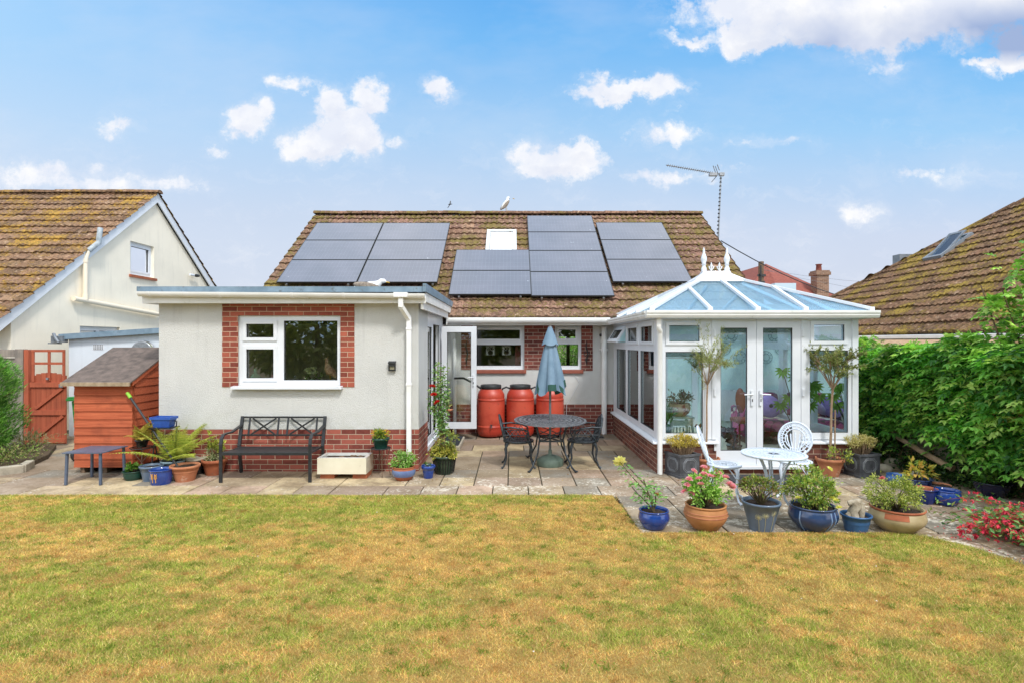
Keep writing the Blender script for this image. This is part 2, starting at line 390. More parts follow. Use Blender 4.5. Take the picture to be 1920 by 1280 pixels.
M_terra = mat('terracotta', S(196, 132, 94), S(170, 106, 74), rough=.85, sc_=6, bs=60, bstr=.2, dirt=(S(212, 190, 166), 5, .6))
M_terra2 = mat('dark_terracotta', S(176, 104, 68), S(150, 82, 54), rough=.8, sc_=7, bs=60, bstr=.2, dirt=(S(120, 92, 70), 6, .6))
M_cobalt = mat('cobalt_glaze', S(30, 70, 150), S(20, 52, 122), rough=.12, sc_=5, coat=.8)
M_navy = mat('navy_glaze', S(22, 30, 66), S(16, 20, 44), rough=.15, sc_=5, coat=.7)
M_slateblue = mat('slate_blue_glaze', S(100, 118, 140), S(84, 102, 124), rough=.35, sc_=6, coat=.3)
M_paleblue = mat('pale_grey_blue_glaze', S(142, 166, 176), S(122, 146, 158), rough=.4, sc_=6, coat=.3)
M_greenpl = mat('dark_green_plastic', S(32, 78, 66), S(26, 62, 54), rough=.4, sc_=6)
M_lead = mat('lead_grey_fibre', S(96, 98, 102), S(64, 66, 70), rough=.55, sc_=9, bs=30, bstr=.4, dirt=(S(140, 142, 144), 7, .62))
M_blackpot = mat('black_glaze', S(26, 28, 32), rough=.25, coat=.4)
M_ceramic = mat('cream_glazed_fireclay', S(232, 226, 204), S(222, 214, 190), rough=.22, sc_=3, coat=.6, dirt=(S(160, 140, 108), 14, .7))
M_ceramic_in = mat('white_glazed_fireclay', S(228, 230, 226), S(206, 206, 198), rough=.25, sc_=5, coat=.5)
M_barrel = mat('red_plastic', S(198, 82, 60), S(176, 56, 40), rough=.42, sc_=2.2, dirt=(S(158, 74, 58), 7, .58), spec=.5, lo=.42, hi=.6)
M_blackpl = mat('black_plastic', S(40, 42, 44), S(54, 56, 58), rough=.5, sc_=10)
M_greybase = mat('green_grey_resin', S(104, 120, 106), S(86, 102, 90), rough=.6, sc_=10)
M_parasol = mat('pale_blue_canvas', S(124, 148, 168), S(106, 132, 152), rough=.85, sc_=4, bs=200, bstr=.15)
M_parasol_in = mat('dark_green_canvas', S(44, 82, 72), rough=.9)
M_table = mat('grey_blue_tabletop', S(92, 104, 124), S(78, 88, 106), rough=.4, sc_=10)
M_stone = mat('pale_stone', S(186, 176, 156), S(150, 142, 126), rough=.95, sc_=7, bs=30, bstr=.7, dirt=(S(104, 104, 82), 9, .6), world=True)
M_mat = mat('dark_rubber_mat', S(58, 62, 66), S(44, 46, 50), rough=.95, sc_=60, bs=90, bstr=1, bd=.01)
M_inner = mat('dim_room_paint', S(206, 200, 176), S(196, 188, 164), rough=.9, world=True)
M_tealwall = mat('pale_teal_room_paint', S(222, 240, 236), S(214, 234, 230), rough=.8, world=True)
M_carpet = mat('cream_carpet', S(232, 224, 198), S(222, 212, 186), rough=1, sc_=60, world=True, bs=120)
M_darkwood = mat('dark_polished_wood', S(84, 52, 38), S(62, 38, 28), rough=.4, sc_=10)
M_gull = mat('white_feather', S(236, 236, 234), S(220, 220, 218), rough=.8, sc_=12)
M_gullgrey = mat('mottled_brown_feather', S(158, 146, 132), S(118, 106, 94), rough=.85, sc_=30)
M_beak = mat('yellow_beak', S(206, 166, 60), rough=.5)
M_green_bin = mat('green_bin_plastic', S(30, 124, 48), S(24, 106, 40), rough=.45, sc_=4)
M_lime = mat('lime_plastic', S(140, 200, 60), rough=.5)
M_lead_flash = mat('lead_flashing', S(140, 146, 152), S(112, 118, 124), rough=.5, metal=.3, sc_=6)
M_mortar = mat('ridge_mortar', S(186, 172, 150), S(150, 138, 118), rough=1, sc_=20, bs=40, bstr=.6)
def glass_mat(name, tint=(.96, .985, .975, 1), base=.025, gain=1.1, grough=.0, gcol=(1, 1, 1, 1), ior=1.5):
    m = bpy.data.materials.new(name); m.use_nodes = True; k = N(m.node_tree); k.n.clear()
    o = k.add('ShaderNodeOutputMaterial'); t = k.add('ShaderNodeBsdfTransparent'); t.inputs[0].default_value = tint
    g = k.add('ShaderNodeBsdfGlossy'); g.inputs['Roughness'].default_value = grough; g.inputs[0].default_value = gcol
    fr = k.add('ShaderNodeFresnel'); fr.inputs[0].default_value = ior
    f = k.math('ADD', k.math('MULTIPLY', fr.outputs[0], gain), base, clamp=True)
    ms = k.add('ShaderNodeMixShader'); k.l.new(f, ms.inputs[0]); k.l.new(t.outputs[0], ms.inputs[1]); k.l.new(g.outputs[0], ms.inputs[2])
    k.l.new(ms.outputs[0], o.inputs[0]); return m
M_glass = glass_mat('window_glass'); M_glass_k = glass_mat('kitchen_window_glass', base=.05, gain=2.0)
def roofglass_mat():
    m, k, b = new_mat('blue_tinted_roof_glazing'); v = k.pos()
    setb(k, b, col=k.mix(k.mr(k.noise(v, 3, 4), .4, .7), S(196, 222, 236), S(206, 228, 240)), rough=.08, spec=.8, coat=.6)
    t = k.add('ShaderNodeBsdfTransparent'); t.inputs[0].default_value = (.8, .93, 1, 1)
    tl = k.add('ShaderNodeBsdfTranslucent'); tl.inputs[0].default_value = (.86, .95, 1, 1); m0 = k.add('ShaderNodeMixShader'); m0.inputs[0].default_value = .5
    k.l.new(b.outputs[0], m0.inputs[1]); k.l.new(tl.outputs[0], m0.inputs[2]); ms = k.add('ShaderNodeMixShader'); ms.inputs[0].default_value = .72
    k.l.new(m0.outputs[0], ms.inputs[1]); k.l.new(t.outputs[0], ms.inputs[2]); k.l.new(ms.outputs[0], m.node_tree.nodes['Material Output'].inputs[0]); return m
M_roofglass = roofglass_mat()
def tile_mat(name, cols, moss, mossamt, pale=.3, scale=3.0, dark=(74, 54, 40)):
    m, k, b = new_mat(name); p = k.pos(); n = k.noise(p, scale*3, 6, .7); n2 = k.noise(p, scale*.45, 5, .6); n3 = k.noise(p, 14, 5, .75)
    base = k.mix(k.mr(n, .3, .7), S(*cols[0]), S(*cols[1]))
    base = k.mix(1.0, base, k.attr(), 'MULTIPLY')
    base = k.mix(k.mr(n3, .47, .62, 0, .8), base, S(*dark))
    base = k.mix(k.mr(k.noise(k.vmath('ADD', p, (7, 3, 1)), 9, 5, .75), .565, .66, 0, pale), base, S(206, 178, 150))
    ma = k.math('ADD', k.math('MULTIPLY', n2, 1.0), k.math('MULTIPLY', k.noise(k.vmath('ADD', p, (3, 9, 4)), 13, 6, .75), .8))
    mf = k.mr(ma, 1.0-mossamt, 1.12-mossamt)
    mc = k.mix(k.mr(k.noise(p, 40, 3), .35, .65), S(*moss[0]), S(*moss[1]))
    setb(k, b, col=k.mix(mf, base, mc), rough=.95, spec=.2, nrm=k.bump(k.math('ADD', k.noise(p, 45, 5, .7), k.math('MULTIPLY', mf, .8)), .8, .018)); return m
M_tile = tile_mat('mossy_brown_roof_tile', ((166, 130, 108), (114, 88, 74)), ((148, 130, 74), (100, 88, 50)), .10, .9, dark=(64, 50, 42))
M_tile_l = tile_mat('lichen_gold_roof_tile', ((156, 124, 98), (120, 94, 74)), ((198, 148, 72), (136, 120, 62)), .10, .7, dark=(66, 54, 42))
M_tile_r = tile_mat('moss_brown_roof_tile', ((144, 112, 86), (104, 80, 62)), ((168, 142, 66), (112, 94, 50)), .10, .5, dark=(58, 46, 36))
M_tile_d = mat('distant_red_tile', S(150, 84, 68), S(122, 64, 54), rough=.9, sc_=9, world=True, bs=12)
def solar_mat():
    m, k, b = new_mat('dusty_dark_solar_glass'); p = k.obj(); x, y, z = k.xyz(p)
    li = k.math('MAXIMUM', k.math('LESS_THAN', k.math('PINGPONG', k.math('ADD', x, 50), .0415), .0012), k.math('LESS_THAN', k.math('PINGPONG', k.math('ADD', y, 50), .0865), .0016))
    col = k.mix(k.mr(k.noise(p, 1.5, 4), .4, .7), S(84, 90, 104), S(96, 100, 114))
    col = k.mix(k.math('MULTIPLY', li, .5), col, S(150, 156, 168))
    col = k.mix(k.mr(k.noise(p, 7, 5, .6), .705, .74, 0, .8), col, S(196, 202, 208))
    setb(k, b, col=col, rough=.3, spec=.6, coat=.5, cr=.12); return m
M_solar = solar_mat()

# ---------------------------------------------------------------- setting: ground, patio, lawn
def vnoise(x, y, s, seed=0):
    """smooth value noise on arrays"""
    rs = np.random.RandomState(seed); G = rs.rand(64, 64)
    X = x*s+31.7; Y = y*s+17.3; i = np.floor(X).astype(int); j = np.floor(Y).astype(int); fx = X-i; fy = Y-j
    fx = fx*fx*(3-2*fx); fy = fy*fy*(3-2*fy); g = lambda a, b: G[a % 64, b % 64]
    return (g(i, j)*(1-fx)+g(i+1, j)*fx)*(1-fy)+(g(i, j+1)*(1-fx)+g(i+1, j+1)*fx)*fy
def dryness(x, y):
    n = .30*vnoise(x, y*1.6, .55, 1)+.26*vnoise(x+.4*y, y*1.8, 1.5, 2)+.22*vnoise(x+.3*y, y*1.6, 4.5, 3)+.22*vnoise(x, y*1.5, 12, 4)
    edge = np.clip((y-6.6)/.5, 0, 1)*.08+np.clip((x-3.0)/1.5, 0, 1)*.12-np.clip((x+.5)/1.2, 0, 1)*np.clip((2.6-x)/1.5, 0, 1)*.06
    return np.clip((n-.285-edge-.13*np.clip((-x-.5)/3, 0, 1)*np.clip((y-3.8)/2, .3, 1))/.30, 0, 1)
GREEN = np.array(S(174, 186, 80)[:3]); GREEN2 = np.array(S(132, 154, 58)[:3]); GOLD = np.array(S(232, 204, 122)[:3]); BROWN = np.array(S(214, 166, 96)[:3]); STRAW = np.array(S(238, 216, 150)[:3])
LAWN = [(-11, -3), (-11, 7.06), (1.26, 7.06), (1.31, 5.68), (3.93, 5.68), (4.15, 5.52), (4.33, 5.3), (4.46, 4.8), (4.52, 4), (4.55, -3)]
def in_poly(x, y, P):
    ins = np.zeros(len(x), bool); n = len(P)
    for a in range(n):
        (x1, y1), (x2, y2) = P[a], P[(a+1) % n]
        c = ((y1 > y) != (y2 > y)) & (x < (x2-x1)*(y-y1)/((y2-y1) if y2 != y1 else 1e-9)+x1); ins ^= c
    return ins
g = MB(); g.poly([(-400, -400, -.05), (400, -400, -.05), (400, 600, -.05), (-400, 600, -.05)])
ground = g.build('ground', mat('bare_earth', S(120, 104, 78), S(94, 88, 58), rough=1, sc_=.5, world=True), kind='structure')
def lawn_mat():
    m, k, b = new_mat('lawn_thatch'); p = k.pos()
    n = k.noise(k.vmath('MULTIPLY', p, (1, 1.5, 1)), 1.3, 6, .6)
    c = k.mix(k.mr(n, .42, .58), S(170, 158, 84), S(206, 160, 98)); c = k.mix(k.mr(k.noise(p, 60, 4, .7), .35, .7), c, S(150, 124, 72))
    setb(k, b, col=c, rough=1, spec=.1, nrm=k.bump(k.noise(p, 120, 3), 1, .02)); return m
g = MB(); g.poly([(x, y, .018) for x, y in LAWN][::-1]); lawn = g.build('lawn', lawn_mat(), kind='structure')
def make_grass():
    Y = np.concatenate([3.0+4.1*np.random.rand(900000)**.85, np.random.uniform(2.0, 3.05, 12000)]); X = (np.random.rand(len(Y))*2-1)*(Y*1.02+.3)
    ok = in_poly(X, Y, LAWN) & (X > -7.4); e = np.random.normal(0, .028, len(X)); X, Y = (X+e)[ok], Y[ok]; n = len(X)
    d = dryness(X, Y); pick = np.random.rand(n)
    c = np.where((pick < d*.70+.20)[:, None], GOLD*1.0, GREEN*1.0)
    q = np.random.rand(n); c = np.where((q < .10+.32*d)[:, None], BROWN, c); c = np.where((q > .93)[:, None], STRAW, c); c = np.where(((q < .22) & (d < .5))[:, None], GREEN2, c)
    c = c*(.66+.68*np.random.rand(n))[:, None]*(.74+.5*vnoise(X, Y*1.3, 9, 5))[:, None]
    h = np.random.uniform(.008, .024, n)*(1.15-.4*d)*(.75+.6*vnoise(X, Y, 3.2, 9)); wd = np.random.uniform(.0022, .0045, n)*(1+.10*(Y-3))
    a = np.random.rand(n)*2*np.pi; lean = np.random.uniform(.3, 1.7, n)*h; b = np.random.rand(n)*2*np.pi
    P0 = np.stack([X, Y, np.zeros(n)+.018], 1); s = np.stack([np.cos(a), np.sin(a), 0*a], 1)*wd[:, None]*.5
    T = P0+np.stack([np.cos(b)*lean, np.sin(b)*lean, h], 1)
    V = np.stack([P0-s, P0+s, T], 1).reshape(-1, 3); g = MB()
    C = np.repeat(c, 3, axis=0); C[0::3] *= .9; C[1::3] *= .9  # blade roots darkened in the vertex colour as self-shading
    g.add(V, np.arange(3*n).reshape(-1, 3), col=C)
    # taller tufts, clover patches and a few stray white petals
    m_ = 900; ty = 3.0+4.0*np.random.rand(m_)**.8; tx = (np.random.rand(m_)*2-1)*(ty*.98); ok = in_poly(tx, ty, LAWN); tx, ty = tx[ok], ty[ok]; q = 26; i = np.repeat(np.arange(len(tx)), q); nn = len(i)
    Pt = np.stack([tx[i]+np.random.normal(0, .022, nn), ty[i]+np.random.normal(0, .022, nn), np.full(nn, .018)], 1); tc = np.where((np.random.rand(len(tx)) < .6)[:, None], GREEN2*.9, BROWN*.8)[i]*(.7+.5*np.random.rand(nn, 1))
    g.leaves(Pt, np.random.normal(size=(nn, 3))*[.7, .7, .2]+[0, 0, .8], np.random.uniform(.02, .042, nn), .005, tc, .1)
    m_ = 260; ty = 3.0+4.0*np.random.rand(m_)**.8; tx = (np.random.rand(m_)*2-1)*(ty*.98); ok = in_poly(tx, ty, LAWN); tx, ty = tx[ok], ty[ok]; q = 30; i = np.repeat(np.arange(len(tx)), q); nn = len(i)
    Pt = np.stack([tx[i]+np.random.normal(0, .04, nn), ty[i]+np.random.normal(0, .04, nn), np.random.uniform(.022, .034, nn)], 1); g.leaves(Pt, np.random.normal(size=(nn, 3))*[1, 1, .15], .014, .012, GREEN2*np.random.uniform(.75, 1.25, (nn, 1)), .1)
    m_ = 26; ty = np.random.uniform(3.2, 6.9, m_); tx = np.random.uniform(-3, 3.4, m_); g.leaves(np.stack([tx, ty, np.full(m_, .035)], 1), np.random.normal(size=(m_, 3))*[1, 1, .1], .016, .012, np.array([.8, .8, .76]), .1)
    m, k, bs = new_mat('dry_grass_blade'); setb(k, bs, col=k.attr(), rough=.7, spec=.15); tr = k.add('ShaderNodeBsdfTranslucent'); k.inp(tr.inputs[0], k.attr()); ms = k.add('ShaderNodeMixShader'); ms.inputs[0].default_value = .3; k.l.new(bs.outputs[0], ms.inputs[1]); k.l.new(tr.outputs[0], ms.inputs[2]); k.l.new(ms.outputs[0], m.node_tree.nodes['Material Output'].inputs[0])
    tag(g.build('grass', m, kind='stuff'), 'sun dried short lawn grass, gold brown with green patches', 'grass')
make_grass()

def slab_mat():
    m, k, b = new_mat('weathered_paving_slab'); p = k.pos(); col = k.attr()
    col = k.mix(k.mr(k.noise(p, 2.3, 6, .65), .42, .64, 0, .75), col, S(126, 108, 84))
    col = k.mix(k.mr(k.noise(p, 26, 5, .7), .5, .7, 0, .45), col, S(96, 84, 70))
    x, y, z = k.xyz(p)
    zone = k.math('MULTIPLY', k.mr(y, 8.9, 7.9), k.mr(x, -4, -1.2)); zone = k.math('ADD', .02, k.math('MULTIPLY', zone, .17))
    lich = k.mr(k.math('ADD', k.math('ADD', k.math('MULTIPLY', k.noise(p, 19, 6, .75), .7), k.math('MULTIPLY', k.noise(p, 2.1, 4), .5)), zone), .83, .90, 0, .75)
    col = k.mix(lich, col, S(222, 214, 196))
    fl = k.mr(k.math('ADD', k.math('MULTIPLY', k.noise(p, 34, 4, .7), .8), k.math('MULTIPLY', k.noise(p, 3.1, 3), .35)), .675, .72, 0, .75)
    col = k.mix(k.math('MULTIPLY', fl, k.mr(y, 9.2, 8.0, .1, 1)), col, S(214, 206, 192))
    setb(k, b, col=col, rough=.9, spec=.25, nrm=k.bump(k.noise(p, 40, 5, .7), .5, .008)); return m
M_slab = slab_mat()
def make_patio():
    g = MB(); J = MB()
    pal = [S(190, 170, 140), S(178, 160, 134), S(166, 148, 128), S(186, 160, 138), S(156, 148, 134), S(198, 178, 142), S(160, 140, 122), S(150, 142, 128)]
    rows = [(3.2, .6), (3.8, .6), (4.4, .62), (5.02, .64), (5.68, .45), (6.13, .46), (6.59, .46), (7.06, .49), (7.55, .46), (8.01, .5), (8.51, .97), (9.48, .5), (9.98, .52), (10.5, .62), (11.12, .7)]
    rs = random.Random(4)
    for y0, dy in rows:
        x = {True: -13.04, False: 1.31}[y0 > 7]; x1 = 6.3 if y0 > 6.5 else 6.6
        if y0 < 5.6: x = 3.9
        while x < x1:
            wd = rs.choice([.465, .465, .465, .93]) if y0 > 7 else rs.choice([.61, .61, .9])
            if y0 > 7 and x < -1.5: wd = rs.choice([.465, .93, .6975])
            elif y0 > 7 and y0 < 8.4: wd = .465
            if y0 > 7 and x < -1.5 < x+wd: wd = (-1.45-x) if -1.45-x > .2 else .465
            xa, xb = x+.007, x+wd-.007; x += wd
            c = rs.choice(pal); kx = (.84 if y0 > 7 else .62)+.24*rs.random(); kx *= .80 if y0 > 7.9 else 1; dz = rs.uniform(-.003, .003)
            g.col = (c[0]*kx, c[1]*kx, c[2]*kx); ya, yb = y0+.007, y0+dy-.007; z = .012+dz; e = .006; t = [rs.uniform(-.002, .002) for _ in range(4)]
            V = [(xa, ya, -.02), (xb, ya, -.02), (xb, yb, -.02), (xa, yb, -.02), (xa, ya, z-e), (xb, ya, z-e), (xb, yb, z-e), (xa, yb, z-e),
                 (xa+e, ya+e, z+t[0]), (xb-e, ya+e, z+t[1]), (xb-e, yb-e, z+t[2]), (xa+e, yb-e, z+t[3])]
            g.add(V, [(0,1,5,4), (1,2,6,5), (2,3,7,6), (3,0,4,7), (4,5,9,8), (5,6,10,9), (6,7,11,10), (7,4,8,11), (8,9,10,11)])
    p = g.build('patio', M_slab, kind='structure')
    J.poly([(-13, 7.0, -.008), (6.7, 7.0, -.008), (6.7, 13, -.008), (-13, 13, -.008)]); J.poly([(1.31, 3, -.012), (6.7, 3, -.012), (6.7, 7.02, -.012), (1.31, 7.02, -.012)])
    J.build('patio_bedding', mat('dark_joint_sand', S(64, 58, 44), S(52, 56, 34), rough=1, sc_=8, world=True), kind='structure')
make_patio()
# ---------------------------------------------------------------- roofs
def roof_tiles(mb, O, U, V, width, length, gauge=.33, period=.15, amp=.024, clip=None, tw=.3, lift=.042, seed=0, vary=.22):
    O, U, V = Vector(O), Vector(U).normalized(), Vector(V).normalized(); Nn = U.cross(V).normalized()
    if Nn.z < 0: Nn = -Nn
    rs = np.random.RandomState(seed); nt = int(math.ceil(width/tw)); nr = int(math.ceil(length/gauge)); ns = 9
    s = np.linspace(0, 1, ns); wave = amp*np.abs(np.sin(np.pi*s*tw/period))**1.4
    A = lambda v: np.array(v)
    for r in range(nr):
        v0 = r*gauge; v1 = min(v0+gauge+.02, length)
        for t in range(nt):
            u0 = t*tw; 
            if clip and not clip(u0+tw/2, v0+gauge/2): continue
            j = rs.normal(0, .012); h = rs.normal(0, .005); tl = rs.normal(0, .005)
            us = u0+s*min(tw, width-u0); base = A(O)[None]+us[:, None]*A(U)
            a = base+A(V)*(v0+j)+A(Nn)*(-.012); b = base+A(V)*(v0+j)+A(Nn)*((lift+h+wave+tl*s)[:, None]); c = base+A(V)*(v1)+A(Nn)*((.004+wave)[:, None])
            q = np.arange(ns-1)[:, None]
            F1 = q+np.array([[0, 1, ns+1, ns]]); F2 = q+np.array([[ns, ns+1, 2*ns+1, 2*ns]])
            k_ = 1-vary+2*vary*rs.rand(); col = np.array([k_, k_*(.96+.08*rs.rand()), k_*(.94+.1*rs.rand())]); cc = np.concatenate([np.repeat((col*.35)[None], ns, 0), np.repeat(col[None], 2*ns, 0)])  # riser foot darkened in the colour to stand for shade between courses
            mb.add(np.concatenate([a, b, c]), np.concatenate([F1, F2]), col=cc)
    return mb
def ridge_tiles(mb, a, b, r=.11, seg=.45, seed=1):
    a, b = Vector(a), Vector(b); d = (b-a); L = d.length; d /= L; n = max(1, int(L/seg)); rs = random.Random(seed)
    x = d.cross(Vector((0, 0, 1))).normalized(); z = x.cross(d).normalized()
    if z.z < 0: z = -z
    for i in range(n):
        p = a+d*(L*i/n); q = a+d*(L*(i+1)/n+.02); k_ = rs.uniform(.75, 1.15); mb.col = (k_, k_*.98, k_*.95); dz = rs.uniform(-.008, .008)
        V = [pp+x*math.cos(t)*r*s_+z*(math.sin(t)*r*.75*s_+dz-.02) for pp, s_ in ((p, 1.06), (q, .97)) for t in [math.pi*j/8 for j in range(9)]]
        mb.add(V, [(j, j+1, j+10, j+9) for j in range(8)]+[tuple(range(8, -1, -1)), tuple(range(9, 18))], smooth=False)
    mb.col = (1, 1, 1); return mb
def moss_lumps(mb, fn, n, r0, r1, seed):
    rs = random.Random(seed)
    for _ in range(n):
        p = fn(rs)
        if p is None: continue
        r = rs.uniform(r0, r1); kx = rs.uniform(.7, 1.2); mb.col = (kx*.20, kx*.16, kx*.045)
        mb.ellipsoid(p, (r*rs.uniform(.8, 1.6), r*rs.uniform(.8, 1.3), r*.6), n=6, m=4)
    mb.col = (1, 1, 1)
def attr_mat(name, rough=.9, gain=1.0, bs=0):
    m, k, b = new_mat(name); setb(k, b, col=k.attr(), rough=rough, spec=.2)
    if bs: setb(k, b, nrm=k.bump(k.noise(k.pos(), bs, 4, .7), .8, .01))
    return m
M_attr = attr_mat('painted_by_part'); M_moss = attr_mat('cushion_moss', 1, bs=60); M_attrgloss = attr_mat('glazed_by_part', .2)

# ---------------------------------------------------------------- upvc window: frame, sashes, glass as parts
def window(parent, name, fn, rect, panes, label=None, depth=.07, bar=.045, cill=None, proud=.018, mats=None, glass=True, glassmat=None):
    """fn(u, d, z): u along the wall, d outwards from the wall face. rect (u0,u1,z0,z1), panes: glass rects, each (u0,u1,z0,z1,opening)"""
    g = MB(); g.slab(rect, [p[:4] for p in panes], lambda u, v, t: fn(u, t, v), -depth, 0.0)
    for p in panes:
        if len(p) > 4 and p[4]:
            a, b, c, d = p[:4]; e = bar
            g.slab((a-e, b+e, c-e, d+e), [(a+.004, b-.004, c+.004, d-.004)], lambda u, v, t: fn(u, t, v), .001, proud)
    f = g.build(name, mats or M_pvc, parent, bevel=.004)
    if label: f['label'] = label
    q = MB()
    for p in panes:
        a, b, c, d = p[:4]; q.slab((a-.001, b+.001, c-.001, d+.001), [(a+.009, b-.009, c+.009, d-.009)], lambda u, v, t: fn(u, t, v), -.022, -.010)
    q.build('gasket', M_seal, f)
    if glass:
        for p in panes:
            a, b, c, d = p[:4]; gl = MB(); gl.slab((a+.002, b-.002, c+.002, d-.002), [], lambda u, v, t: fn(u, t, v), -.034, -.028)
            gl.build('pane', glassmat or M_glass, f)
    if cill:
        u0, u1, z0, z1, out = cill; c = MB()
        a = [fn(u0, -.01, z1), fn(u0, out, z1-.012), fn(u0, out, z0), fn(u0, -.01, z0)]; b = Vector(fn(u1, 0, 0))-Vector(fn(u0, 0, 0)); c.prism(a, b)
        c.build('sill', M_pvc, f, bevel=.003)
    return f
# ---------------------------------------------------------------- the bungalow
YH, YE = 11.8, 8.39                 # rear wall of the main house, rear wall of the extension
SL = .716; YG, ZG = 11.4, 2.45      # roof slope, eave point of the tiles
YR = 15.66; ZR = ZG+SL*(YR-YG)
rz = lambda y: ZG+SL*(y-YG)
house = thing('bungalow', 'white rendered bungalow with red brick panels, brown tiled roof and solar panels', 'house', (0, 12, 0))
def house_walls():
    wins = [(-.82, .25, 1.365, 2.265), (.90, 1.46, 1.365, 2.265)]
    g = MB(); g.wall_y(-5.4, 5.2, .635, 2.42, YH, YH+.28, wins); 
    for X in (-5.4, 5.2-.28):
        g.prism([(X, YH+.281, .635), (X, 19.7, .635), (X, 19.7, 2.42), (X, YR, ZR-.28), (X, YH+.281, 2.42)], (.28, 0, 0))
    g.wall_y(-5.119, 4.919, .635, 2.42, 19.42, 19.7, [(.7, 3.2, .9, 2.2)])
    g.build('wall', M_render, house)
    g = MB(); g.wall_y(-5.4, 5.2, 0, .635, YH-.012, YH+.26); g.wall_x(YH+.261, 19.7, 0, .634, -5.41, -5.15); g.wall_x(YH+.261, 19.7, 0, .634, 4.93, 5.21); g.wall_y(-5.149, 4.929, 0, .634, 19.44, 19.71)
    g.build('plinth', M_brick_m, house)
    t0, t1 = YH-.012, YH+.012
    for a, b in ((-1.07, -.83), (.26, .90), (1.46, 1.70)): g = MB(); g.box(a, b, t0, t1, 1.365 if a != 1.46 else 1.34, 2.40); g.build('brick_panel', M_brick_m, house)
    g = MB(); g.box(-.86, .30, YH-.05, YH+.03, 1.285, 1.362); g.box(.87, 1.5, YH-.05, YH+.03, 1.285, 1.362)
    g.build('tile_sill', mat('red_tile_sill', S(158, 92, 74), S(140, 76, 62), rough=.7, sc_=14, world=True), house, bevel=.006)
    fn = lambda u, d, z: (u, YH+.045-d, z)
    window(house, 'window', fn, (-.82, .25, 1.367, 2.263), [(-.74, .17, 2.00, 2.195, 1), (-.76, .19, 1.44, 1.88, 0)])
    window(house, 'window', fn, (.90, 1.46, 1.367, 2.263), [(.985, 1.335+.01, 2.01, 2.20, 1), (.955, 1.40, 1.44, 1.89, 0)])
    window(house, 'window', lambda u, d, z: (u, 19.5+d, z), (.7, 3.2, .9, 2.2), [(.78, 1.9, .98, 2.12), (2.0, 3.12, .98, 2.12)])
    g = MB(); g.box(-5.1, 4.9, YH+.29, 19.4, 0.0, .12); g.box(-5.1, 4.9, YH+.29, 19.4, 2.44, 2.47); g.build('room_floor', M_darkwood, house)
    # soffit, fascia, gutter
    g = MB(); g.box(-1.34, 2.0, YG-.02, YG+.005, 2.28, 2.43); g.box(-1.34, 2.0, YG+.006, YH, 2.283, 2.298); g.build('fascia', M_pvc_dirty, house)
    g = MB(); y, z = YG-.085, 2.39; n = 10
    prof = [(y+.062*math.cos(t), z+.075*math.sin(t)) for t in [math.pi+math.pi*i/n for i in range(n+1)]]
    pin = [(y+.055*math.cos(t), z+.068*math.sin(t)) for t in [2*math.pi-math.pi*i/n for i in range(n+1)]]
    g.prism([(-1.30, a, b) for a, b in prof+pin], (3.28, 0, 0))
    for x in (-.95, .02, .99, 1.85): g.prism([(x, y+(a-y)*1.09, z+(b-z)*1.08+.002) for a, b in prof+pin], (.035, 0, 0))
    g.build('gutter', M_gutter, house)
    for X, zt in ((-1.2, 2.0), (1.93, 2.25)):
        g = MB(); g.tube([(X, YH-.07, .02), (X, YH-.07, zt)], .036 if X < 0 else .055, 14)
        for zz in (1.75, 1.93): g.tube([(X, YH-.07, zz), (X, YH-.07, zz+.05)], .045 if X < 0 else .068, 14)
        if X > 0: g.box(X-.09, X+.09, YH-.03, YH-.001, 1.77, 1.80)
        g.build('downpipe', M_gutter, house)
house_walls()
